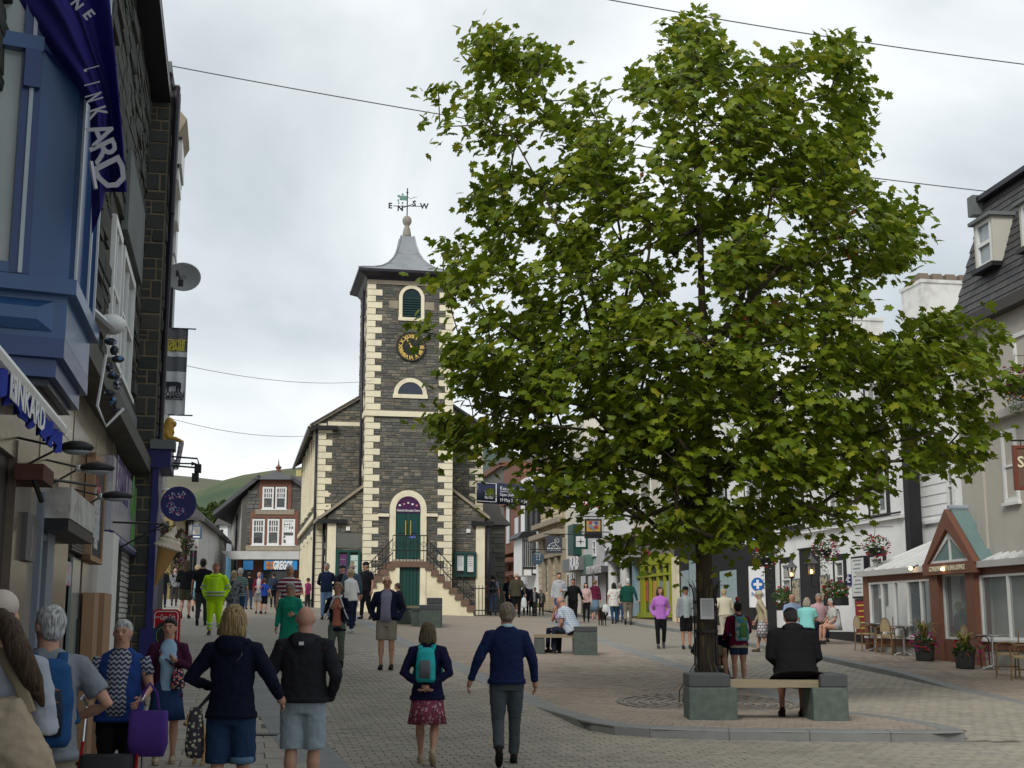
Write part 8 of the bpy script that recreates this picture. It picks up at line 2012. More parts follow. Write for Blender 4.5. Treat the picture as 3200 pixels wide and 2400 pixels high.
 if hs in ('short','bob','long','curly','bun','pony'):
  up_ = .012 if hs != 'curly' else .02
  b.ell((0,-.020,1.668),(.088 + up_ * .3,.095 + up_ * .4,.094 + up_),16,12,T=TH)
  b.ell((0,-.042,1.615),(.079,.068,.078),14,10,T=TH)
  b.ell((0,.022,1.706),(.073,.068,.053 + up_ * .5),12,8,T=TH)
 if hs == 'curly':
  rs = random.Random(len(label))
  for _ in range(46):
   u = Vector((rs.gauss(0,1),rs.gauss(-.5,1),rs.gauss(.2,1))).normalized()
   if u.y > .35 and u.z < .55: continue
   b.ell((u.x * .096,-.018 + u.y * .096,1.652 + u.z * .104),(.027,.027,.027),6,5,T=TH)
 if hs in ('bob','long','pony'):
  zz = {'bob': 1.50,'long': 1.36,'pony': 1.60}[hs]
  b.loft([(0,-.030,zz,.112,.075),(0,-.030,zz + .05,.118,.085),(0,-.028,(zz + 1.66) / 2 + .02,.110,.088),(0,-.020,1.67,.097,.092)],28,T=TH,rip=.03,nr=13)
  for sx in (-1,1): b.tube([TH((sx * .074,.020,1.70)),TH((sx * .086,.018,1.62)),TH((sx * .080,.008,zz + .02))],[.018,.024,.016],8)
 if hs == 'bun': b.ell((0,-.105,1.70),(.045,.04,.042),10,8,T=TH)
 if hs == 'pony': b.tube([TH((0,-.09,1.69)),TH((.02,-.15,1.62)),TH((.05,-.14,1.48)),TH((.07,-.12,1.30))],[.03,.045,.045,.012],10)
 if hs == 'bald':
  b.ell((0,-.034,1.630),(.0815,.072,.045),14,10,T=TH)
 if hs != 'none': finish(b,'hair',hm,v=min(vox,.012),sm=1,noise_=.010 if hs != 'bald' else 0)
 if cap:
  b = MB(); b.ell((0,-.010,1.690),(.092,.108,.082),16,10,T=TH); b.loft([(0,.10,1.69,.068,.055),(0,.105,1.70,.064,.05)],14,T=TH)
  b.build('cap',cloth(cap),t,smooth=True)
 # lower clothes
 lm = legm or cloth(legc)
 if legs == 'skirt':
  b = MB(); b.loft([(0,.0,1.04,.135 * W,.10 * W),(0,0,.93,.175 * W,.128 * W),(0,walk * .1,(lhem + .9) / 2,.195 * W,.15 * W),(0,walk * .15,lhem,.225 * W,.185 * W),(0,walk * .15,lhem + .01,.20 * W,.16 * W)],44,e=2,rip=.05,nr=11,T=(T if False else None)); b.build('skirt',lm,t,smooth=True)
 else:
  b = MB();
  b.loft([(0,0,.80,.155 * W,.105 * W),(0,0,.90,.172 * W,.122 * W),(0,.01 * belly,.975,.150 * W,.108 * W)],16,T=T) if not sit else b.loft([(0,.02,.82,.165 * W,.14 * W),(0,0,.93,.165 * W,.125 * W),(0,0,1.02,.155 * W,.115 * W)],16,T=T)
  for sd in (-1,1):
   h,kn,a,_ = leg(sd); th = .098 * fat; h = h + Vector((0,0,-.02))
   if legs == 'shorts':
    k_ = max(0,min(1,(h.z - lhem) / max(.05,h.z - kn.z))) if not sit else .85
    e_ = h.lerp(kn,k_); b.tube([h,h.lerp(e_,.6),e_],[th,.092 * fat,.088 * fat],14)
   else:
    e_ = a + Vector((0,0,.02)); b.tube([h,h.lerp(kn,.5),kn,kn.lerp(e_,.5),e_],[th,.086 * fat,.068 * (fat * .5 + .5),.063,.060],14)
  finish(b,legs,lm,noise_=.018 if dist < 20 else .010)
 for sd in (-1,1):
  h,kn,a,pit = leg(sd); b = MB(); c_,s_ = cos(pit),sin(pit)
  def F_(v): x,y,z = v; return a + Vector((x,y * c_ - z * s_,y * s_ + z * c_))
  b.ell((0,.055,-.050),(.044,.125,.040),12,8,T=F_); b.ell((0,-.02,-.02),(.040,.055,.055),10,8,T=F_); b.loft([(0,.05,-.088,.042,.125),(0,.05,-.072,.045,.13)],12,T=F_)
  b.build('shoe',cloth(shoe),t,smooth=True)
  if sock: b = MB(); b.tube([F_((0,0,-.02)),a + (kn - a) * .12],.042,10); b.build('sock',cloth(sock),t,smooth=True)
 # upper clothes
 tm = topm or cloth(topc)
 bu = .012 if hem > .8 else .02
 def torso(b,wx=1.,wy=1.,yo=0,top_=True,hm_=hem):
  S = [(0,yo,hm_,(.186 if hm_ < .95 else .170) * W * coatflare * wx,.136 * W * coatflare * wy)]
  if hm_ < .8: S.append((0,yo,.85,.178 * W * wx,.13 * W * wy))
  S += [(0,yo + belly * .5,.98,(.166 + belly * .3) * W * wx,(.124 + belly * .6) * W * wy),(0,yo + belly * .6,1.10,(.156 if f else .166) * W * wx,(.118 + belly * .6) * W * wy),(0,yo + (.012 if f else 0) + belly * .2,1.26,.165 * W * wx,(.125 + belly * .2) * W * wy),(0,yo,1.38,.186 * Wa * wx,.108 * W * wy),(0,yo - .004,1.44,.158 * Wa * wx,.084 * wy),(0,yo - .006,1.475,.112 * wx,.072 * wy),(0,yo - .006,1.505,.074 * wx,.062 * wy)]
  b.loft(S,20,e=2.25,T=T)
  if f:
   for sx in (-1,1): b.ell((sx * .072,yo + .092 * W * wy,1.255),(.066 * wx,.048,.062),10,8,T=T)
 if under:
  b = MB(); torso(b,.66,.955,.012,hm_=max(hem,.90) - .03); finish(b,'shirt',under if not isinstance(under,tuple) else cloth(under),noise_=.008)
 b = MB(); torso(b,1.0 + bu,(1.0 if not under else .93) + bu,0 if not under else -.014)
 if sl:
  for sd in (-1,1):
   S,E_,W_ = arms(sd); S = S + Vector((-sd * .01,0,0)); r_ = 1 + bu * 6 if sl == 'long' else 1.04
   if sl == 'long': b.tube([T(S + Vector((-sd * .05,0,.012))),T(S),T(S.lerp(E_,.5)),T(E_),T(E_.lerp(W_,.5)),T(W_)],[.055,.064 * r_ * W,.058 * r_ * W,.050 * r_ * W,.045 * r_,.037 * r_],12)
   else: b.tube([T(S + Vector((-sd * .05,0,.012))),T(S),T(S.lerp(E_,.72))],[.055,.064 * W,.064 * W],12)
 finish(b,'top',tm,noise_=.024 if dist < 20 else .014)
 if dist < 17:
  b = MB(); b.loft([(0,(0 if not under else -.014),hem - .004,(.190 if hem < .95 else .172) * W * coatflare * (1 + bu),.141 * W * coatflare * (1 + bu)),(0,(0 if not under else -.014),hem + .045,(.186 if hem < .95 else .172) * W * coatflare * (1 + bu),.137 * W * coatflare * (1 + bu))],28,e=2.25,T=T); b.build('hem_band',tm,t,smooth=True)
  if sl == 'long':
   for sd in (-1,1): S,E_,W_ = arms(sd); b = MB(); b.tube([T(E_.lerp(W_,.84)),T(W_)],[.044,.040],12); b.build('cuff',tm,t,smooth=True)
 if collar:
  b = MB(); b.tube([TH((.066 * cos(a),-.004 + .064 * sin(a),1.492 - .022 * sin(a))) for a in [2 * pi * k / 16 for k in range(16)]],(.008,.022),8,cyc=True); b.build('collar',cloth(collar),t,smooth=True)
 if hood:
  b = MB(); b.tube([T((.125 * cos(a),-.012 + .10 * sin(a),1.455 - .0 * cos(a) + (.035 if sin(a) < 0 else -.02) * abs(sin(a)))) for a in [2 * pi * k / 18 for k in range(18)]],.032,8,cyc=True); b.ell((0,-.105,1.425),(.105,.055,.075),14,10,T=T); finish(b,'hood',cloth(hood),v=max(vox,.012),noise_=.02)
 if scarf:
  b = MB(); b.tube([TH((.085 * cos(a),.005 + .080 * sin(a),1.478 - .02 * sin(a))) for a in [2 * pi * k / 16 for k in range(16)]],.030,8,cyc=True)
  for sx in (-1,1): b.tube([T((sx * .07,.09,1.45)),T((sx * .12,.14,1.3)),T((sx * .19,.15,1.12)),T((sx * .25,.13,1.0))],[(.022,.03),(.018,.05),(.015,.06),(.012,.06)],8)
  finish(b,'scarf',cloth(scarf),v=max(vox,.012),noise_=.015)
 if vest:
  M_ref = mat('reflective_tape',(.42,.44,.42),.4,.1,10,0)
  b = MB()
  for z in (.95,1.03): b.loft([(0,belly * .5,z,.176 * W + .02,.132 * W + .02 + belly * .6),(0,belly * .5,z + .035,.176 * W + .02,.132 * W + .02 + belly * .6)],20,T=T)
  b.build('reflective_tape',M_ref,t,smooth=True); b = MB()
  for sd in (-1,1):
   S,E_,W_ = arms(sd); h,kn,a,_ = leg(sd)
   for u in (.62,.9): q0 = T(S.lerp(E_,u)); q1 = T(S.lerp(E_,u + .12)); b = MB(); b.tube([q0,q1],.078,12); b.build('reflective_tape',M_ref,t,smooth=True)
   for u in (.55,.75): q0 = kn.lerp(a,u); q1 = kn.lerp(a,u + .09); b = MB(); b.tube([q0,q1],.078,12); b.build('reflective_tape',M_ref,t,smooth=True)
 if pack:
  c,c2,big = pack[:3]; m = pack[3] if len(pack) > 3 else cloth(c); b = MB(); k = big
  b.loft([(0,-.20 * k,1.42 - .44 * k,.115 * k,.055),(0,-.215,1.42 - .40 * k,.135 * k,.085),(0,-.22,1.42 - .2 * k,.135 * k,.095),(0,-.20,1.40,.115 * k,.07),(0,-.17,1.445,.06 * k,.03)],20,e=3,T=T); finish(b,'backpack',m,v=min(vox,.014),noise_=.012)
  b = MB(); b.loft([(0,-.305,1.42 - .38 * k,.075 * k,.02),(0,-.318,1.42 - .25 * k,.08 * k,.02),(0,-.30,1.42 - .14 * k,.065 * k,.02)],14,e=4,T=T); b.build('pocket',cloth(c2),t,smooth=True)
  for sx in (-1,1): b = MB(); b.tube([T((sx * .075,-.15,1.40)),T((sx * .085,-.07,1.475)),T((sx * .095,.03,1.475)),T((sx * .12,.135 * W,1.36)),T((sx * .155,.12 * W,1.18)),T((sx * .18,-.06,1.05))],(.032,.008),8); b.build('strap',m,t,smooth=True)
 if bag:
  c,bx,by,bz_,w_,h_ = bag[:6]; m = bag[6] if len(bag) > 6 else cloth(c)
  b = MB(); b.loft([(bx,by,bz_,w_ * .75,.04),(bx,by,bz_ + h_ * .15,w_,.06),(bx,by,bz_ + h_ * .7,w_ * .85,.05),(bx,by,bz_ + h_,w_ * .6,.02)],16,e=3); b.build('bag',m,t,smooth=True)
  sxb = 1 if bx > 0 else -1; st = (T((-sxb * .10 if len(bag) > 7 else sxb * .13,0,1.475))); b = MB(); b.tube([Vector((bx - .02 * sxb,by,bz_ + h_)),st + Vector((0,-.12,-.12)),st,st + Vector((0,.11,-.14)),Vector((bx - .02 * sxb,by + .03,bz_ + h_))] if h_ > .15 and len(bag) > 6 else [Vector((bx,by,bz_ + h_)),Vector((bx,by,bz_ + h_ + .1))],(.013,.004),6); b.build('bag_strap',m if len(bag) <= 8 else cloth(bag[8]),t)
 return t,T,TH
def finish_(b,name,m,t,st=.035):
 o = b.build(name,m,t,smooth=True); m_ = o.modifiers.new('r','REMESH'); m_.mode = 'VOXEL'; m_.voxel_size = .012; m_.use_smooth_shade = True; m_ = o.modifiers.new('s','SMOOTH'); m_.iterations = 3
 m_ = o.modifiers.new('d','DISPLACE'); m_.texture = bpy.data.textures['folds']; m_.strength = st; m_.mid_level = .5; return o
# ---- people close to the camera
M_tee = cloth((.20,.22,.25)); gridpat = mat('zigzag_print',(.3,.3,.35),.9,pat=p_stripe(2,(.30,.31,.36),(.025,.03,.06),22,.5,.010),bump=.2)
t,T,TH = person('woman at the left edge in a cream cap with a dark ponytail',-8,D=6.3,top=1851,yaw=10,hair=('none',BROWN),f=True,fat=1.12,topc=(.34,.37,.43),hem=.80,R='bent',Lh='bent',cap=(.50,.43,.38),legs='trousers',legc=JEAN,grp=None)
b = MB(); b.ell((0,-.03,1.64),(.082,.080,.085),14,10,T=TH); b.tube([TH((.01,-.085,1.66)),TH((.07,-.14,1.60)),T((.13,-.17,1.48)),T((.20,-.16,1.34)),T((.25,-.13,1.22))],[.035,.055,.06,.05,.012],12); o = b.build('ponytail',hairmat(BROWN),t,smooth=True)
m_ = o.modifiers.new('r','REMESH'); m_.mode = 'VOXEL'; m_.voxel_size = .012; m_ = o.modifiers.new('s','SMOOTH'); m_.iterations = 2
b = MB(); b.loft([(.19,-.22,.70,.14,.08),(.19,-.25,.78,.19,.14),(.14,-.25,1.04,.17,.14),(.06,-.20,1.27,.10,.08)],18,e=2.6); finish_(b,'backpack',cloth((.36,.29,.21)),t)
b = MB(); b.tube([T((-.10,-.12,1.38)),T((-.08,-.02,1.49)),T((.04,-.10,1.47)),T((.14,-.17,1.34)),T((.2,-.19,1.2))],(.03,.007),8); b.build('strap',cloth((.30,.25,.17)),t)
t,T,TH = person('white haired man in a grey tee shirt with a blue backpack laced in orange',152,D=7.9,top=1897,yaw=22,hair=('short',WHITE),skin=0,fat=1.12,topm=M_tee,sl='short',hem=.84,R=((.34,-.04,1.16),(.16,.16,1.06)),Lh='bent',hy=28,legs='shorts',legc=KHAKI,pack=((.020,.075,.20),(.025,.035,.06),1.12),grp=None)
b = MB(); P_ = [T((sx * .055,-.345,1.30 - .035 * k)) for k,sx in enumerate((-1,1,-1,1,-1,1,-1))]; b.tube(P_,.005,5); b.tube([T((.0,-.345,1.09)),T((.06,-.35,1.075)),T((-.02,-.35,1.065)),T((.03,-.35,1.09))],.007,5); b.build('orange_lace',paint((.55,.22,.02)),t)
t,T,TH = person('elderly woman with short white hair and a blue gilet pushing a walker',383,D=11.6,top=1940,yaw=184,hair=('short',WHITE),f=True,fat=1.30,belly=.05,topc=(.02,.045,.20),topm=cloth((.018,.05,.20)),under=gridpat,sl='',hem=.82,R=((.26,.0,1.13),(.20,.18,1.16)),Lh=((.25,.02,1.12),(.22,.30,1.02)),legs='trousers',legc=BLACK,grp=None)
b = MB()
for sd in (-1,1): b.tube([T((sd * .175 * 1.15,0,1.405)),T((sd * .225 * 1.15,0,1.24))],[.066,.066],12)
b.build('sleeves',gridpat,t,smooth=True)
wk = thing('rollator','black wheeled walking frame with a red trimmed bag by the white haired woman','walking frame',(t.location.x + .06,t.location.y - .42,g(0,11)),.1)
for sx in (-1,1):
 b = MB(); b.tube([(sx * .24,.18,.05),(sx * .24,.12,.55),(sx * .24,.20,.88),(sx * .24,.06,.97),(sx * .24,-.06,.94)],.013,8); b.build('frame_tube',M_steel,wk)
 b = MB(); b.tube([(sx * .24,-.28,.05),(sx * .22,-.02,.5),(sx * .24,.12,.60)],.013,8); b.build('frame_tube',cloth((.3,.01,.02)),wk)
 for y in (.18,-.28): b = MB(); b.tube([(sx * .24 - .012,y,.08),(sx * .24 + .012,y,.08)],.08,14); b.build('wheel',M_dark,wk)
b = MB(); b.loft([(0,-.10,.20,.17,.10),(0,-.12,.28,.20,.13),(0,-.10,.52,.20,.12)],16,e=4); b.build('bag',M_blackb,wk,smooth=True); text('dive',.09,'lettering',M_wtxt,wk,(.06,-.255,.30),(pi / 2,0,.0),.002,.001,shear=.2)
pb = thing('shopping_bag','purple cloth shopping bag hanging from the walking frame','bag',(t.location.x + .35,t.location.y - .38,.50),0)
b = MB(); b.loft([(0,0,0,.135,.03),(0,0,.1,.165,.05),(0,0,.36,.155,.035)],20,e=3,rip=.03,nr=5); b.build('bag',cloth((.10,.045,.27)),pb,smooth=True)
b = MB(); b.tube([(-.09,0,.34),(-.05,0,.50),(.0,.0,.58),(.06,0,.50),(.09,0,.34)],(.012,.004),6); b.build('handle',cloth((.10,.045,.27)),pb)
M_flor = mat('flower_print',(.02,.025,.06),.8,pat=p_spots((.012,.014,.05),[(.55,.22,.10),(.45,.04,.08),(.5,.42,.35)],20,.32))
t,T,TH = person('dark haired woman in a maroon cardigan, pale blue top and denim skirt',512,2391,top=1933,yaw=192,hair=('short',DARK),f=True,fat=1.08,topc=(.055,.012,.035),under=(.28,.42,.56),hem=.80,R=((.27,-.02,1.12),(.26,.05,.88)),Lh='chest',legs='skirt',legm=cloth((.018,.04,.11)),lhem=.52,shoe=(.42,.36,.26),hy=-12,walk=.05,bag=((.02,.02,.05),-.13,.16,.90,.09,.24,M_flor,1),grp=None)
t,T,TH = person('blonde woman with shoulder length hair in a navy hooded jacket and denim shorts',731,D=10.7,top=1893,yaw=-4,hair=('bob',BLOND),f=True,fat=1.16,topc=(.008,.010,.026),hem=.86,R=((.30,.02,1.15),(.34,.14,1.02)),Lh=((.33,-.02,1.16),(.22,.16,1.10)),legs='shorts',legc=(.020,.042,.10),lhem=.50,hood=(.008,.010,.028),hy=-8,glasses=True,walk=.06,grp=None,bag=((.1,.1,.1),-.285,-.03,.54,.075,.40,mat('oval_print',(.07,.06,.08),.8,pat=p_spots((.05,.045,.06),[(.55,.52,.36)],26,.36)),1,(.07,.065,.08)))
for sd in (-1,1): b = MB(); b.tube([(sd * .098,.0,.50),(sd * .098,.0,.55)],.098,14); b.build('rolled_cuff',cloth((.10,.17,.26)),t,smooth=True)
t,T,TH = person('bald man in a charcoal hooded top and faded light denim shorts, hand in pocket',953,D=11.9,top=1893,yaw=-2,hair=('none',GREY),skin=0,fat=1.20,topc=(.022,.022,.026),hem=.90,R='pocket',Lh=((.28,-.02,1.13),(.24,.10,1.0)),legs='shorts',legc=(.30,.36,.40),lhem=.44,hood=(.030,.030,.036),walk=.05,grp=None)
for sd in (-1,1): b = MB(); b.tube([T((sd * .205,.05,1.43)),T((sd * .215,-.04,1.42)),T((sd * .20,-.10,1.37))],.0035,4); b.build('red_piping',paint((.35,.03,.08)),t)
b = MB(); b.box(-.022,.022,-.175,-.17,1.405,1.435); b.build('label_tab',M_swhite,t)
M_pink = mat('pink_leaf_print',(.3,.08,.12),.85,pat=p_spots((.25,.045,.085),[(.50,.30,.32),(.45,.25,.27),(.05,.03,.06)],17,.30),bump=.2)
t,T,TH = person('woman with hands clasped behind her, turquoise backpack and pink patterned skirt',1333,2396,top=1945,yaw=-3,hair=('bob',(.15,.11,.065)),f=True,fat=1.14,topc=(.012,.012,.045),hem=.80,R='behind',Lh='behind',legs='skirt',legm=M_pink,lhem=.50,shoe=(.42,.33,.22),walk=-.16,pack=((.03,.42,.42),(.13,.14,.15),.92),coatflare=1.08,grp=None)
t,T,TH = person('man walking away in a navy jumper, grey trousers and pale blue collar',1583,2398,top=1885,yaw=4,hair=('short',(.24,.19,.14)),skin=1,fat=1.10,topc=(.009,.017,.062),hem=.88,R=((.27,.02,1.13),(.30,.10,.90)),Lh=((.30,-.06,1.14),(.37,-.02,.92)),legs='trousers',legc=(.060,.075,.085),shoe=(.02,.018,.018),walk=.20,collar=(.42,.62,.66),sock=(.40,.05,.04),glasses=True,hy=14,grp=None)
# the sitter in black
t,T,TH = person('man in a black hooded coat and black cap sitting on the near bench',2487,D=18.3,top=1932,yaw=-2,H=1.86,hair=('short',DARK),skin=2,fat=1.46,topc=(.008,.008,.009),hem=.78,coatflare=1.35,R='lap',Lh='lap',sit=.58,lean=27,legs='shorts',legc=BLACK,cap=(.010,.010,.012),hood=(.010,.010,.011),shoe=(.04,.012,.018),grp=None)
t.rotation_euler.z = radians(-2)
# tan terrier
M_tan = mat('tan_fur',(.40,.24,.10),.9,.3,12,.9,60)
def dog(label,px,py,yaw,s,m,hd=1):
 p = ground(px,py); t = thing('dog',label,'dog',(p.x,p.y,g(p.x,p.y) + .02),radians(yaw)); t.scale = (s,s,s); b = MB()
 b.tube([(0,-.20,.29),(0,-.10,.31),(0,.06,.30),(0,.17,.31),(0,.23,.36),(0,.27,.42)],[.06,.078,.088,.085,.060,.05],12); b.ell((0,.30,.455),(.055,.062,.052)); b.tube([(0,.33,.445),(0,.40,.425)],[.036,.024],8)
 for sx in (-1,1):
  b.tube([(sx * .05,.155,.28),(sx * .055,.15,.16),(sx * .055,.165,.10),(sx * .055,.165,.02)],[.036,.024,.018,.018],8); b.ell((sx * .055,.18,.018),(.022,.032,.018),8,6)
  b.tube([(sx * .05,-.17,.28),(sx * .06,-.14,.19),(sx * .06,-.22,.11),(sx * .06,-.20,.02)],[.050,.034,.017,.016],8); b.ell((sx * .06,-.185,.018),(.022,.032,.018),8,6)
  b.tube([(sx * .04,.29,.49),(sx * .062,.285,.52),(sx * .072,.30,.475)],[.022,.016,.006],6)
 b.tube([(0,-.24,.31),(0,-.31,.36),(0,-.33,.43)],[.022,.018,.008],8)
 o = b.build('body',m,t,smooth=True); r_ = o.modifiers.new('r','REMESH'); r_.mode = 'VOXEL'; r_.voxel_size = .011; q_ = o.modifiers.new('s','SMOOTH'); q_.iterations = 1
 b = MB(); b.ell((0,.405,.43),(.014,.012,.012),8,6); b.ell((.03,.345,.47),(.008,.008,.008),6,5); b.ell((-.03,.345,.47),(.008,.008,.008),6,5); b.build('nose_and_eyes',M_eye,t,smooth=True); return t
dog('small tan terrier standing behind the blonde woman',655,2392,150,1.0,M_tan)
dog('black and brown dog beside the woman in the floral top',1882,1956,165,1.25,mat('dark_fur',(.03,.022,.016),.9,.5,6,.8,50))
# ---- middle distance
st1 = mat('maroon_stripe',(.3,.02,.05),.85,pat=p_stripe(2,(.55,.52,.52),(.16,.012,.04),11,.42),bump=.2); vst = mat('blue_pinstripe',(.2,.2,.3),.85,pat=p_stripe(0,(.30,.30,.38),(.10,.10,.20),60,.5),bump=.2)
YEL = (.48,.80,.015)
person('man in a striped shirt, open navy jacket and khaki shorts, hands in pockets',1206,2096,top=1800,yaw=180,hair=('bald',WHITE),skin=0,fat=1.16,belly=.05,topc=(.010,.013,.035),under=vst,hem=.92,R='pocket',Lh='pocket',legs='shorts',legc=(.27,.25,.20),lhem=.55,glasses=True,shoe=(.03,.02,.02))
person('woman in a peach top with a white scarf and open navy cardigan',1050,2092,top=1822,yaw=183,hair=('curly',(.30,.19,.10)),f=True,topc=(.010,.013,.03),under=(.55,.19,.13),hem=.76,coatflare=1.15,R='chest',Lh='chest',legs='trousers',legc=(.12,.15,.12),scarf=(.55,.56,.60),walk=.12,glasses=True,hy=-12)
person('woman with curly grey hair in a bright green coat',903,D=26.5,top=1824,yaw=182,hair=('curly',GREY),f=True,fat=1.1,topc=(.015,.26,.17),hem=.60,coatflare=1.12,R='down',Lh='bent',legs='trousers',legc=(.02,.10,.08),walk=.1,glasses=True)
person('white haired man in a maroon and white striped polo shirt',900,D=33,top=1767,yaw=190,hair=('short',WHITE),fat=1.12,belly=.04,topm=st1,sl='short',hem=.86,R='down',Lh='down',legs='trousers',legc=NAVY,hy=-10)
person('workman in fluorescent yellow jacket and trousers',668,1986,top=1760,yaw=180,hair=('short',(.22,.10,.05)),skin=1,fat=1.24,belly=.04,topc=YEL,hem=.84,R='pocket',Lh='pocket',legs='trousers',legc=YEL,shoe=(.05,.045,.035),vest=1,walk=.12,hood=YEL,under=(.45,.75,.03),hy=12)
person('tall man in a black polo shirt walking away',628,1956,top=1745,yaw=0,hair=('short',DARK),skin=2,fat=1.1,topc=BLACK,sl='short',legs='trousers',legc=CHAR,walk=.1)
person('long haired woman in a black jacket and dark green shorts walking away',577,1934,top=1750,yaw=5,hair=('long',BROWN),f=True,fat=1.22,topc=BLACK,legs='shorts',legc=(.05,.05,.035),lhem=.55,R='chin',Lh='bent',walk=.1)
person('woman in a turquoise patterned skirt walking away between two men in black',613,1912,top=1766,yaw=0,hair=('curly',FAIR),f=True,topc=(.25,.4,.5),sl='short',legs='skirt',legm=mat('teal_print',(.1,.3,.35),.8,pat=p_spots((.06,.16,.20),[(.4,.5,.5)],14)),lhem=.45,walk=.1)
person('man in a grey jumper near the ice cream cone',543,1894,top=1776,yaw=10,hair=('bald',GREY),topc=(.17,.18,.20),legs='trousers',legc=CHAR,walk=.1)
person('dark dressed person half hidden by the ice cream cone',507,1900,top=1772,yaw=0,hair=('short',DARK),topc=BLACK,legs='trousers',legc=NAVY)
person('woman with a blonde bun in a grey and black diamond patterned coat',724,D=38,top=1784,yaw=20,hair=('bun',FAIR),f=True,fat=1.1,topm=mat('diamond_print',(.1,.1,.12),.85,pat=p_spots((.15,.16,.18),[(.02,.02,.025),(.07,.075,.09)],9,.4)),hem=.50,coatflare=1.1,legs='trousers',legc=BLACK)
person('white haired man in a green striped polo shirt seen from behind',744,D=41,top=1776,yaw=0,hair=('short',WHITE),topm=mat('green_stripe',(.1,.2,.2),.85,pat=p_stripe(2,(.22,.28,.26),(.02,.11,.09),16,.5),bump=.2),sl='short',legs='trousers',legc=JEAN)
person('dark haired person with a maroon jacket tied at the waist in front of the bakery',776,1905,top=1788,yaw=0,hair=('curly',DARK),f=True,topc=BLACK,legs='trousers',legc=JEAN,vest=None)
person('boy in a maroon jacket and white shirt by the bakery',804,D=47,top=1820,yaw=180,H=1.40,hair=('short',FAIR),topc=(.14,.01,.03),under=(.5,.5,.5),legs='shorts',legc=(.2,.2,.2),lhem=.5,R='bent',Lh='bent')
person('small child in a blue top beside the boy in maroon',821,D=47,top=1838,yaw=10,H=1.20,hair=('short',BROWN),topc=(.02,.06,.32),sl='short',legs='shorts',legc=BLACK)
person('person in a dark rucksack looking into the bakery window',850,D=52,top=1790,yaw=20,hair=('short',DARK),topc=(.02,.04,.07),legs='trousers',legc=BLACK,pack=((.02,.03,.05),(.02,.02,.03),1.0))
person('dark person in an orange hat left of the hall corner',925,D=50,top=1808,yaw=0,hair=('short',DARK),cap=(.55,.24,.02),topc=(.3,.03,.02),legs='trousers',legc=BLACK,pack=((.02,.22,.22),(.02,.1,.1),1.0))
person('person in a magenta jacket against the hall corner',958,D=50,top=1806,yaw=60,hair=('short',BROWN),f=True,topc=(.28,.04,.12),legs='trousers',legc=CHAR)
person('grey haired man in a navy jumper and pale jeans standing by the hall',1018,1938,top=1760,yaw=172,hair=('short',GREY),fat=1.05,belly=.03,topc=(.012,.02,.05),legs='trousers',legc=(.13,.20,.33),collar=(.2,.35,.55),R='behind',Lh='behind',hy=-15)
person('police officer in a chequered cap half hidden behind the group',1068,D=43,top=1766,yaw=150,hair=('short',DARK),cap=(.03,.03,.04),topc=BLACK,sl='short',legs='trousers',legc=BLACK)
person('bald man in a blue grey jumper seen from behind',1095,D=42,top=1760,yaw=0,hair=('bald',GREY),fat=1.1,topc=(.05,.08,.11),legs='trousers',legc=NAVY)
person('woman in a white long sleeved top and navy trousers with a thin bag strap',1098,1980,top=1778,yaw=60,hair=('curly',FAIR),f=True,fat=1.12,topc=(.62,.62,.60),legs='trousers',legc=(.012,.018,.05),shoe=(.5,.5,.5),lean=4,R='bent',Lh='down')
person('police officer in black uniform with a radio vest facing the group',1143,1937,top=1756,yaw=150,hair=('short',DARK),cap=(.012,.012,.016),fat=1.15,topc=(.010,.010,.013),sl='short',under=(.014,.014,.018),legs='trousers',legc=BLACK,R='bent',Lh='down',walk=.1)
person('boy in a black jacket sitting on the low wall by the lower door',1255,D=43.6,top=1814,yaw=75,H=1.62,hair=('short',BROWN),topc=BLACK,R='chin',Lh='lap',sit=.58,lean=14,legs='trousers',legc=NAVY)
# ---- right of the hall
person('man in a grey blue tee shirt with a black rucksack walking towards the far street',1541,1925,top=1796,yaw=0,hair=('short',DARK),skin=1,topc=(.11,.13,.18),sl='short',legs='trousers',legc=(.05,.09,.19),walk=.14,pack=((.012,.012,.018),(.02,.02,.025),1.0))
person('person in a bright pink jacket beside the iron fence',1519,D=57,top=1815,yaw=0,hair=('short',BROWN),f=True,topc=(.45,.06,.20),legs='trousers',legc=CHAR,bag=((.45,.30,.12),.15,0,.1,.12,.6))
person('red haired woman in a dark navy coat seen from behind',1592,1922,top=1801,yaw=0,hair=('bob',GINGER),f=True,fat=1.2,topc=(.008,.012,.025),legs='trousers',legc=NAVY)
person('man in an olive coat with blue headphones carrying a white carrier bag',1614,1930,top=1790,yaw=-8,hair=('bald',GREY),fat=1.15,topc=(.05,.045,.03),hem=.8,legs='trousers',legc=BLACK,bag=((.5,.52,.54),.30,0,.35,.12,.42),cap=None)
person('dark clothed person walking beyond the man in olive',1643,1924,top=1823,yaw=0,hair=('short',WHITE),topc=NAVY,legs='trousers',legc=BLACK)
person('woman in black with a white carrier bag under the round sign',1661,1925,top=1840,yaw=20,hair=('bob',DARK),f=True,topc=BLACK,legs='trousers',legc=BLACK,R='hip',bag=((.6,.6,.58),.28,0,.05,.09,.4))
person('man in a dark jacket behind the woman with the carrier bag',1673,D=60,top=1836,yaw=150,hair=('short',BROWN),topc=(.03,.03,.03),under=(.3,.3,.3),legs='trousers',legc=CHAR)
person('white haired man in a grey shirt and green waistcoat by the bank corner',1692,1924,top=1840,yaw=170,hair=('short',WHITE),topc=(.06,.07,.05),under=(.25,.25,.25),legs='trousers',legc=CHAR,bag=((.5,.42,.05),.25,0,.5,.09,.3))
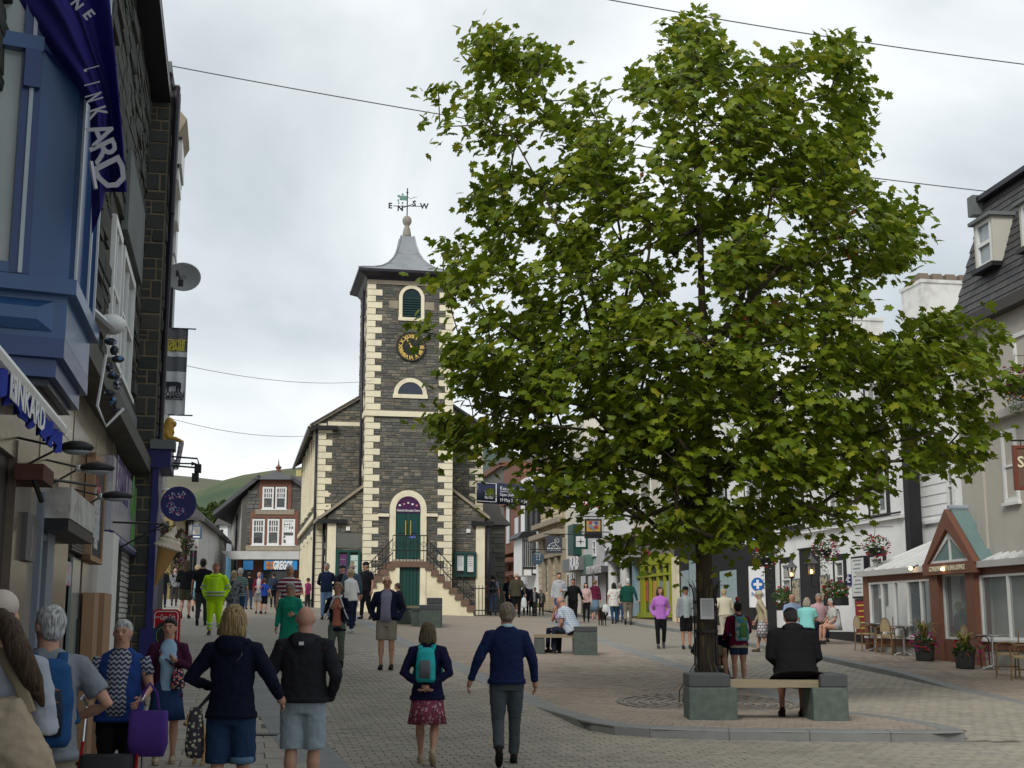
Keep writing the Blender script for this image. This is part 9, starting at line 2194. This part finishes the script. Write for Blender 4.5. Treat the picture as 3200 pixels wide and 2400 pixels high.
person('dark haired man in a pale grey zipped hoodie and blue jeans walking forward',1748,1948,top=1790,yaw=176,hair=('short',DARK),skin=1,topc=(.36,.37,.39),hood=(.36,.37,.39),legs='trousers',legc=(.03,.06,.15),walk=.16,R='down',Lh='down')
person('man in a black shirt behind the seated couple',1792,D=50,top=1809,yaw=160,hair=('short',DARK),skin=2,fat=1.15,topc=BLACK,legs='trousers',legc=BLACK)
person('woman in a pale pink jacket with a shoulder strap',1833,D=52,top=1821,yaw=175,hair=('bob',DARK),f=True,topc=(.48,.33,.31),legs='trousers',legc=BLACK,R='bent')
person('woman in a maroon top and denim skirt walking away',1860,1938,top=1812,yaw=-10,hair=('curly',(.22,.14,.07)),f=True,topc=(.10,.012,.035),legs='skirt',legm=cloth((.13,.20,.27)),lhem=.35,shoe=(.5,.25,.25))
person('woman in a white floral top and blue jeans carrying a white bag',1920,1950,top=1821,yaw=0,hair=('bob',DARK),f=True,fat=1.25,topm=mat('rose_print',(.6,.58,.55),.8,pat=p_spots((.58,.57,.54),[(.45,.16,.13),(.25,.3,.2)],9,.25)),sl='short',hem=.72,legs='trousers',legc=(.025,.06,.13),walk=.1,bag=((.55,.56,.58),-.38,0,.45,.14,.36))
person('person in a cream shirt between the floral top and the green jumper',1939,D=54,top=1822,yaw=0,hair=('short',GREY),topc=(.45,.45,.36),legs='trousers',legc=JEAN)
person('white haired man in a dark green jumper and khaki trousers walking away',1963,1954,top=1808,yaw=-6,hair=('short',WHITE),fat=1.18,topc=(.008,.055,.040),legs='trousers',legc=(.17,.15,.11),walk=.16,hy=10)
person('woman in a lilac fleece and black trousers, hands in her pockets',2066,2028,top=1834,yaw=176,hair=('bob',(.06,.03,.02)),f=True,topc=(.43,.16,.52),hem=.82,R='pocket',Lh='pocket',legs='trousers',legc=BLACK,walk=.1,shoe=(.06,.06,.07))
person('youth in a black cap and open grey hoodie left of the tree guard',2146,2030,top=1833,yaw=184,hair=('short',DARK),skin=1,topc=(.25,.27,.29),under=(.30,.35,.34),cap=BLACK,legs='shorts',legc=BLACK,R='down',Lh='down')
person('old man in a cream blouson jacket walking away, right of the trunk',2268,2010,top=1840,yaw=10,hair=('short',FAIR),fat=1.2,topc=(.50,.47,.35),hem=.86,legs='trousers',legc=(.40,.38,.31),lean=6,walk=.08)
person('man sitting behind the tree guard in a navy top and khaki shorts',2188,D=24.3,top=1880,yaw=-70,H=1.75,hair=('short',BROWN),fat=1.1,topc=NAVY,sl='short',sit=.60,lean=20,R='lap',Lh='lap',legs='shorts',legc=(.17,.15,.10),hem=.84)
M_map = mat('world_print',(.1,.35,.4),.7,pat=p_spots((.06,.28,.34),[(.45,.5,.5),(.20,.28,.03)],5,.4))
t,T,TH = person('woman in a plum cardigan with a blue patterned rucksack pushing a pushchair',2312,2150,top=1880,yaw=12,hair=('bun',DARK),f=True,fat=1.22,topc=(.13,.008,.045),hem=.84,R='push',Lh='push',legs='shorts',legc=(.018,.035,.08),lhem=.66,pack=((.06,.28,.34),(.10,.24,.10),1.08,M_map),grp=None)
b = MB(); b.loft([(0,0,.80,.20,.15),(0,0,.88,.205,.155)],20); b.build('cream_hem',cloth((.42,.38,.28)),t,smooth=True)
bm = MB(); bm.ell((-.02,-.03,1.81),(.04,.03,.05),8,6); bm.build('red_hair_bow',paint((.45,.02,.06)),t,smooth=True)
pc = thing('pushchair','dark folding pushchair in front of the woman in plum','pushchair',t.location + Vector((-.35,.50,0)),radians(12))
for sx in (-1,1):
 b = MB(); b.tube([(sx * .2,-.35,1.0),(sx * .2,-.1,.6),(sx * .2,.25,.08)],.014,6); b.tube([(sx * .2,.2,.75),(sx * .2,-.05,.4),(sx * .2,-.25,.08)],.014,6); b.build('frame',M_dark,pc)
 for y in (.25,-.25):
  for d in (-.03,.03): b = MB(); b.tube([(sx * .2 + d - .01,y,.08),(sx * .2 + d + .01,y,.08)],.078,14); b.build('wheel',M_dark,pc)
b = MB(); b.hexa([(-.18,-.12,.35),(.18,-.12,.35),(.18,.22,.38),(-.18,.22,.38),(-.19,-.32,.88),(.19,-.32,.88),(.19,-.26,.9),(-.19,-.26,.9)]); b.build('seat',cloth(NAVY),pc); b = MB(); b.box(-.17,.17,-.22,.15,.14,.30); b.build('basket',M_blackb,pc)
M_blk2 = mat('block_print',(.6,.6,.6),.8,pat=p_brick((.62,.61,.60),(.55,.54,.55),(.04,.02,.05),.09,.13,0),bump=.1)
def p_blocks(H):
 s_ = H['N'].new('ShaderNodeSeparateXYZ'); H['L'].new(H['co'],s_.inputs[0]); c_ = H['N'].new('ShaderNodeCombineXYZ'); H['L'].new(s_.outputs[1],c_.inputs[0]); H['L'].new(s_.outputs[2],c_.inputs[1])
 b_ = H['N'].new('ShaderNodeTexBrick'); H['L'].new(c_.outputs[0],b_.inputs[0]); b_.inputs['Scale'].default_value = 1; b_.inputs['Brick Width'].default_value = .10; b_.inputs['Row Height'].default_value = .085; b_.inputs['Mortar Size'].default_value = .010
 b_.inputs['Color1'].default_value = (.62,.61,.60,1); b_.inputs['Color2'].default_value = (.55,.54,.56,1); b_.inputs['Mortar'].default_value = (.04,.02,.05,1); return b_.outputs[0]
person('white haired woman in a beige jacket and white block print skirt walking left',2386,2040,top=1846,yaw=70,hair=('curly',(.60,.52,.36)),f=True,topc=(.42,.36,.24),hem=.86,lean=5,legs='skirt',legm=mat('block_skirt',(.6,.6,.6),.8,pat=p_blocks,bump=.1),lhem=.42,walk=.17,shoe=(.08,.06,.04),bag=((.32,.28,.25),.20,-.08,.98,.15,.26,cloth((.34,.30,.27)),1))
ck = mat('blue_check',(.4,.5,.6),.8,pat=p_check((.50,.55,.60),(.10,.18,.30),22),bump=.2)
person('man in a blue checked shirt sitting on the slate block, leaning forward',1792,D=32.3,top=1852,yaw=62,H=1.78,hair=('bald',GREY),skin=1,fat=1.3,belly=.04,topm=ck,sl='short',sit=.60,lean=26,R='chin',Lh='lap',legs='trousers',legc=(.018,.025,.045),hem=.84,lift=-.05)
person('woman in a lilac white top eating beside the man in blue checks',1765,D=32.9,top=1858,yaw=120,H=1.62,hair=('short',GREY),f=True,fat=1.2,topc=(.52,.42,.58),sl='short',sit=.55,lean=10,R='chin',Lh='lap',legs='trousers',legc=NAVY)
G2 = 'people seated outside the inn'
person('bald man in a pale blue shirt sitting with folded arms outside the inn',2480,D=39.5,top=1866,yaw=185,H=1.75,hair=('bald',GREY),skin=1,fat=1.15,topc=(.22,.29,.42),sl='short',sit=.50,R='cross',Lh='cross',legs='shorts',legc=(.22,.28,.4),grp=G2)
person('woman in a turquoise top seen from behind at the inn table',2523,D=37.3,top=1876,yaw=-25,H=1.66,hair=('bob',(.36,.32,.24)),f=True,fat=1.35,topc=(.22,.56,.53),sl='short',sit=.50,R='forward',Lh='lap',lean=10,legs='trousers',legc=NAVY,grp=G2)
person('grey haired man in a pink checked shirt seated outside the inn',2562,D=39.8,top=1863,yaw=178,H=1.78,hair=('short',GREY),skin=0,fat=1.2,topm=mat('pink_check',(.5,.3,.35),.8,pat=p_check((.52,.40,.42),(.36,.08,.14),24)),sl='short',sit=.50,R='lap',Lh='lap',lean=6,legs='trousers',legc=NAVY,grp=G2)
person('white haired woman seated behind the purple sign',2612,D=38.6,top=1875,yaw=100,H=1.64,hair=('curly',WHITE),f=True,fat=1.15,topc=(.45,.46,.42),sl='short',sit=.50,R='lap',Lh='lap',lean=8,legs='skirt',legc=(.5,.5,.5),lhem=.4,grp=G2)
person('diner in a dark top sitting inside the conservatory porch',3003,D=32.2,top=1932,yaw=-80,H=1.7,hair=('short',BROWN),topc=NAVY,sit=.5,legs='trousers',legc=BLACK,R='lap',Lh='lap',grp='diners inside the conservatory')
person('diner in blue standing inside the left conservatory windows',2858,D=34.6,top=1838,yaw=90,H=1.75,hair=('short',DARK),topc=(.02,.04,.16),legs='trousers',legc=BLACK,grp='diners inside the conservatory')
person('diner in a cream cardigan inside the right conservatory windows',3172,D=29.6,top=1862,yaw=60,H=1.6,hair=('bob',FAIR),f=True,topc=(.45,.42,.35),legs='trousers',legc=BLACK,grp='diners inside the conservatory')
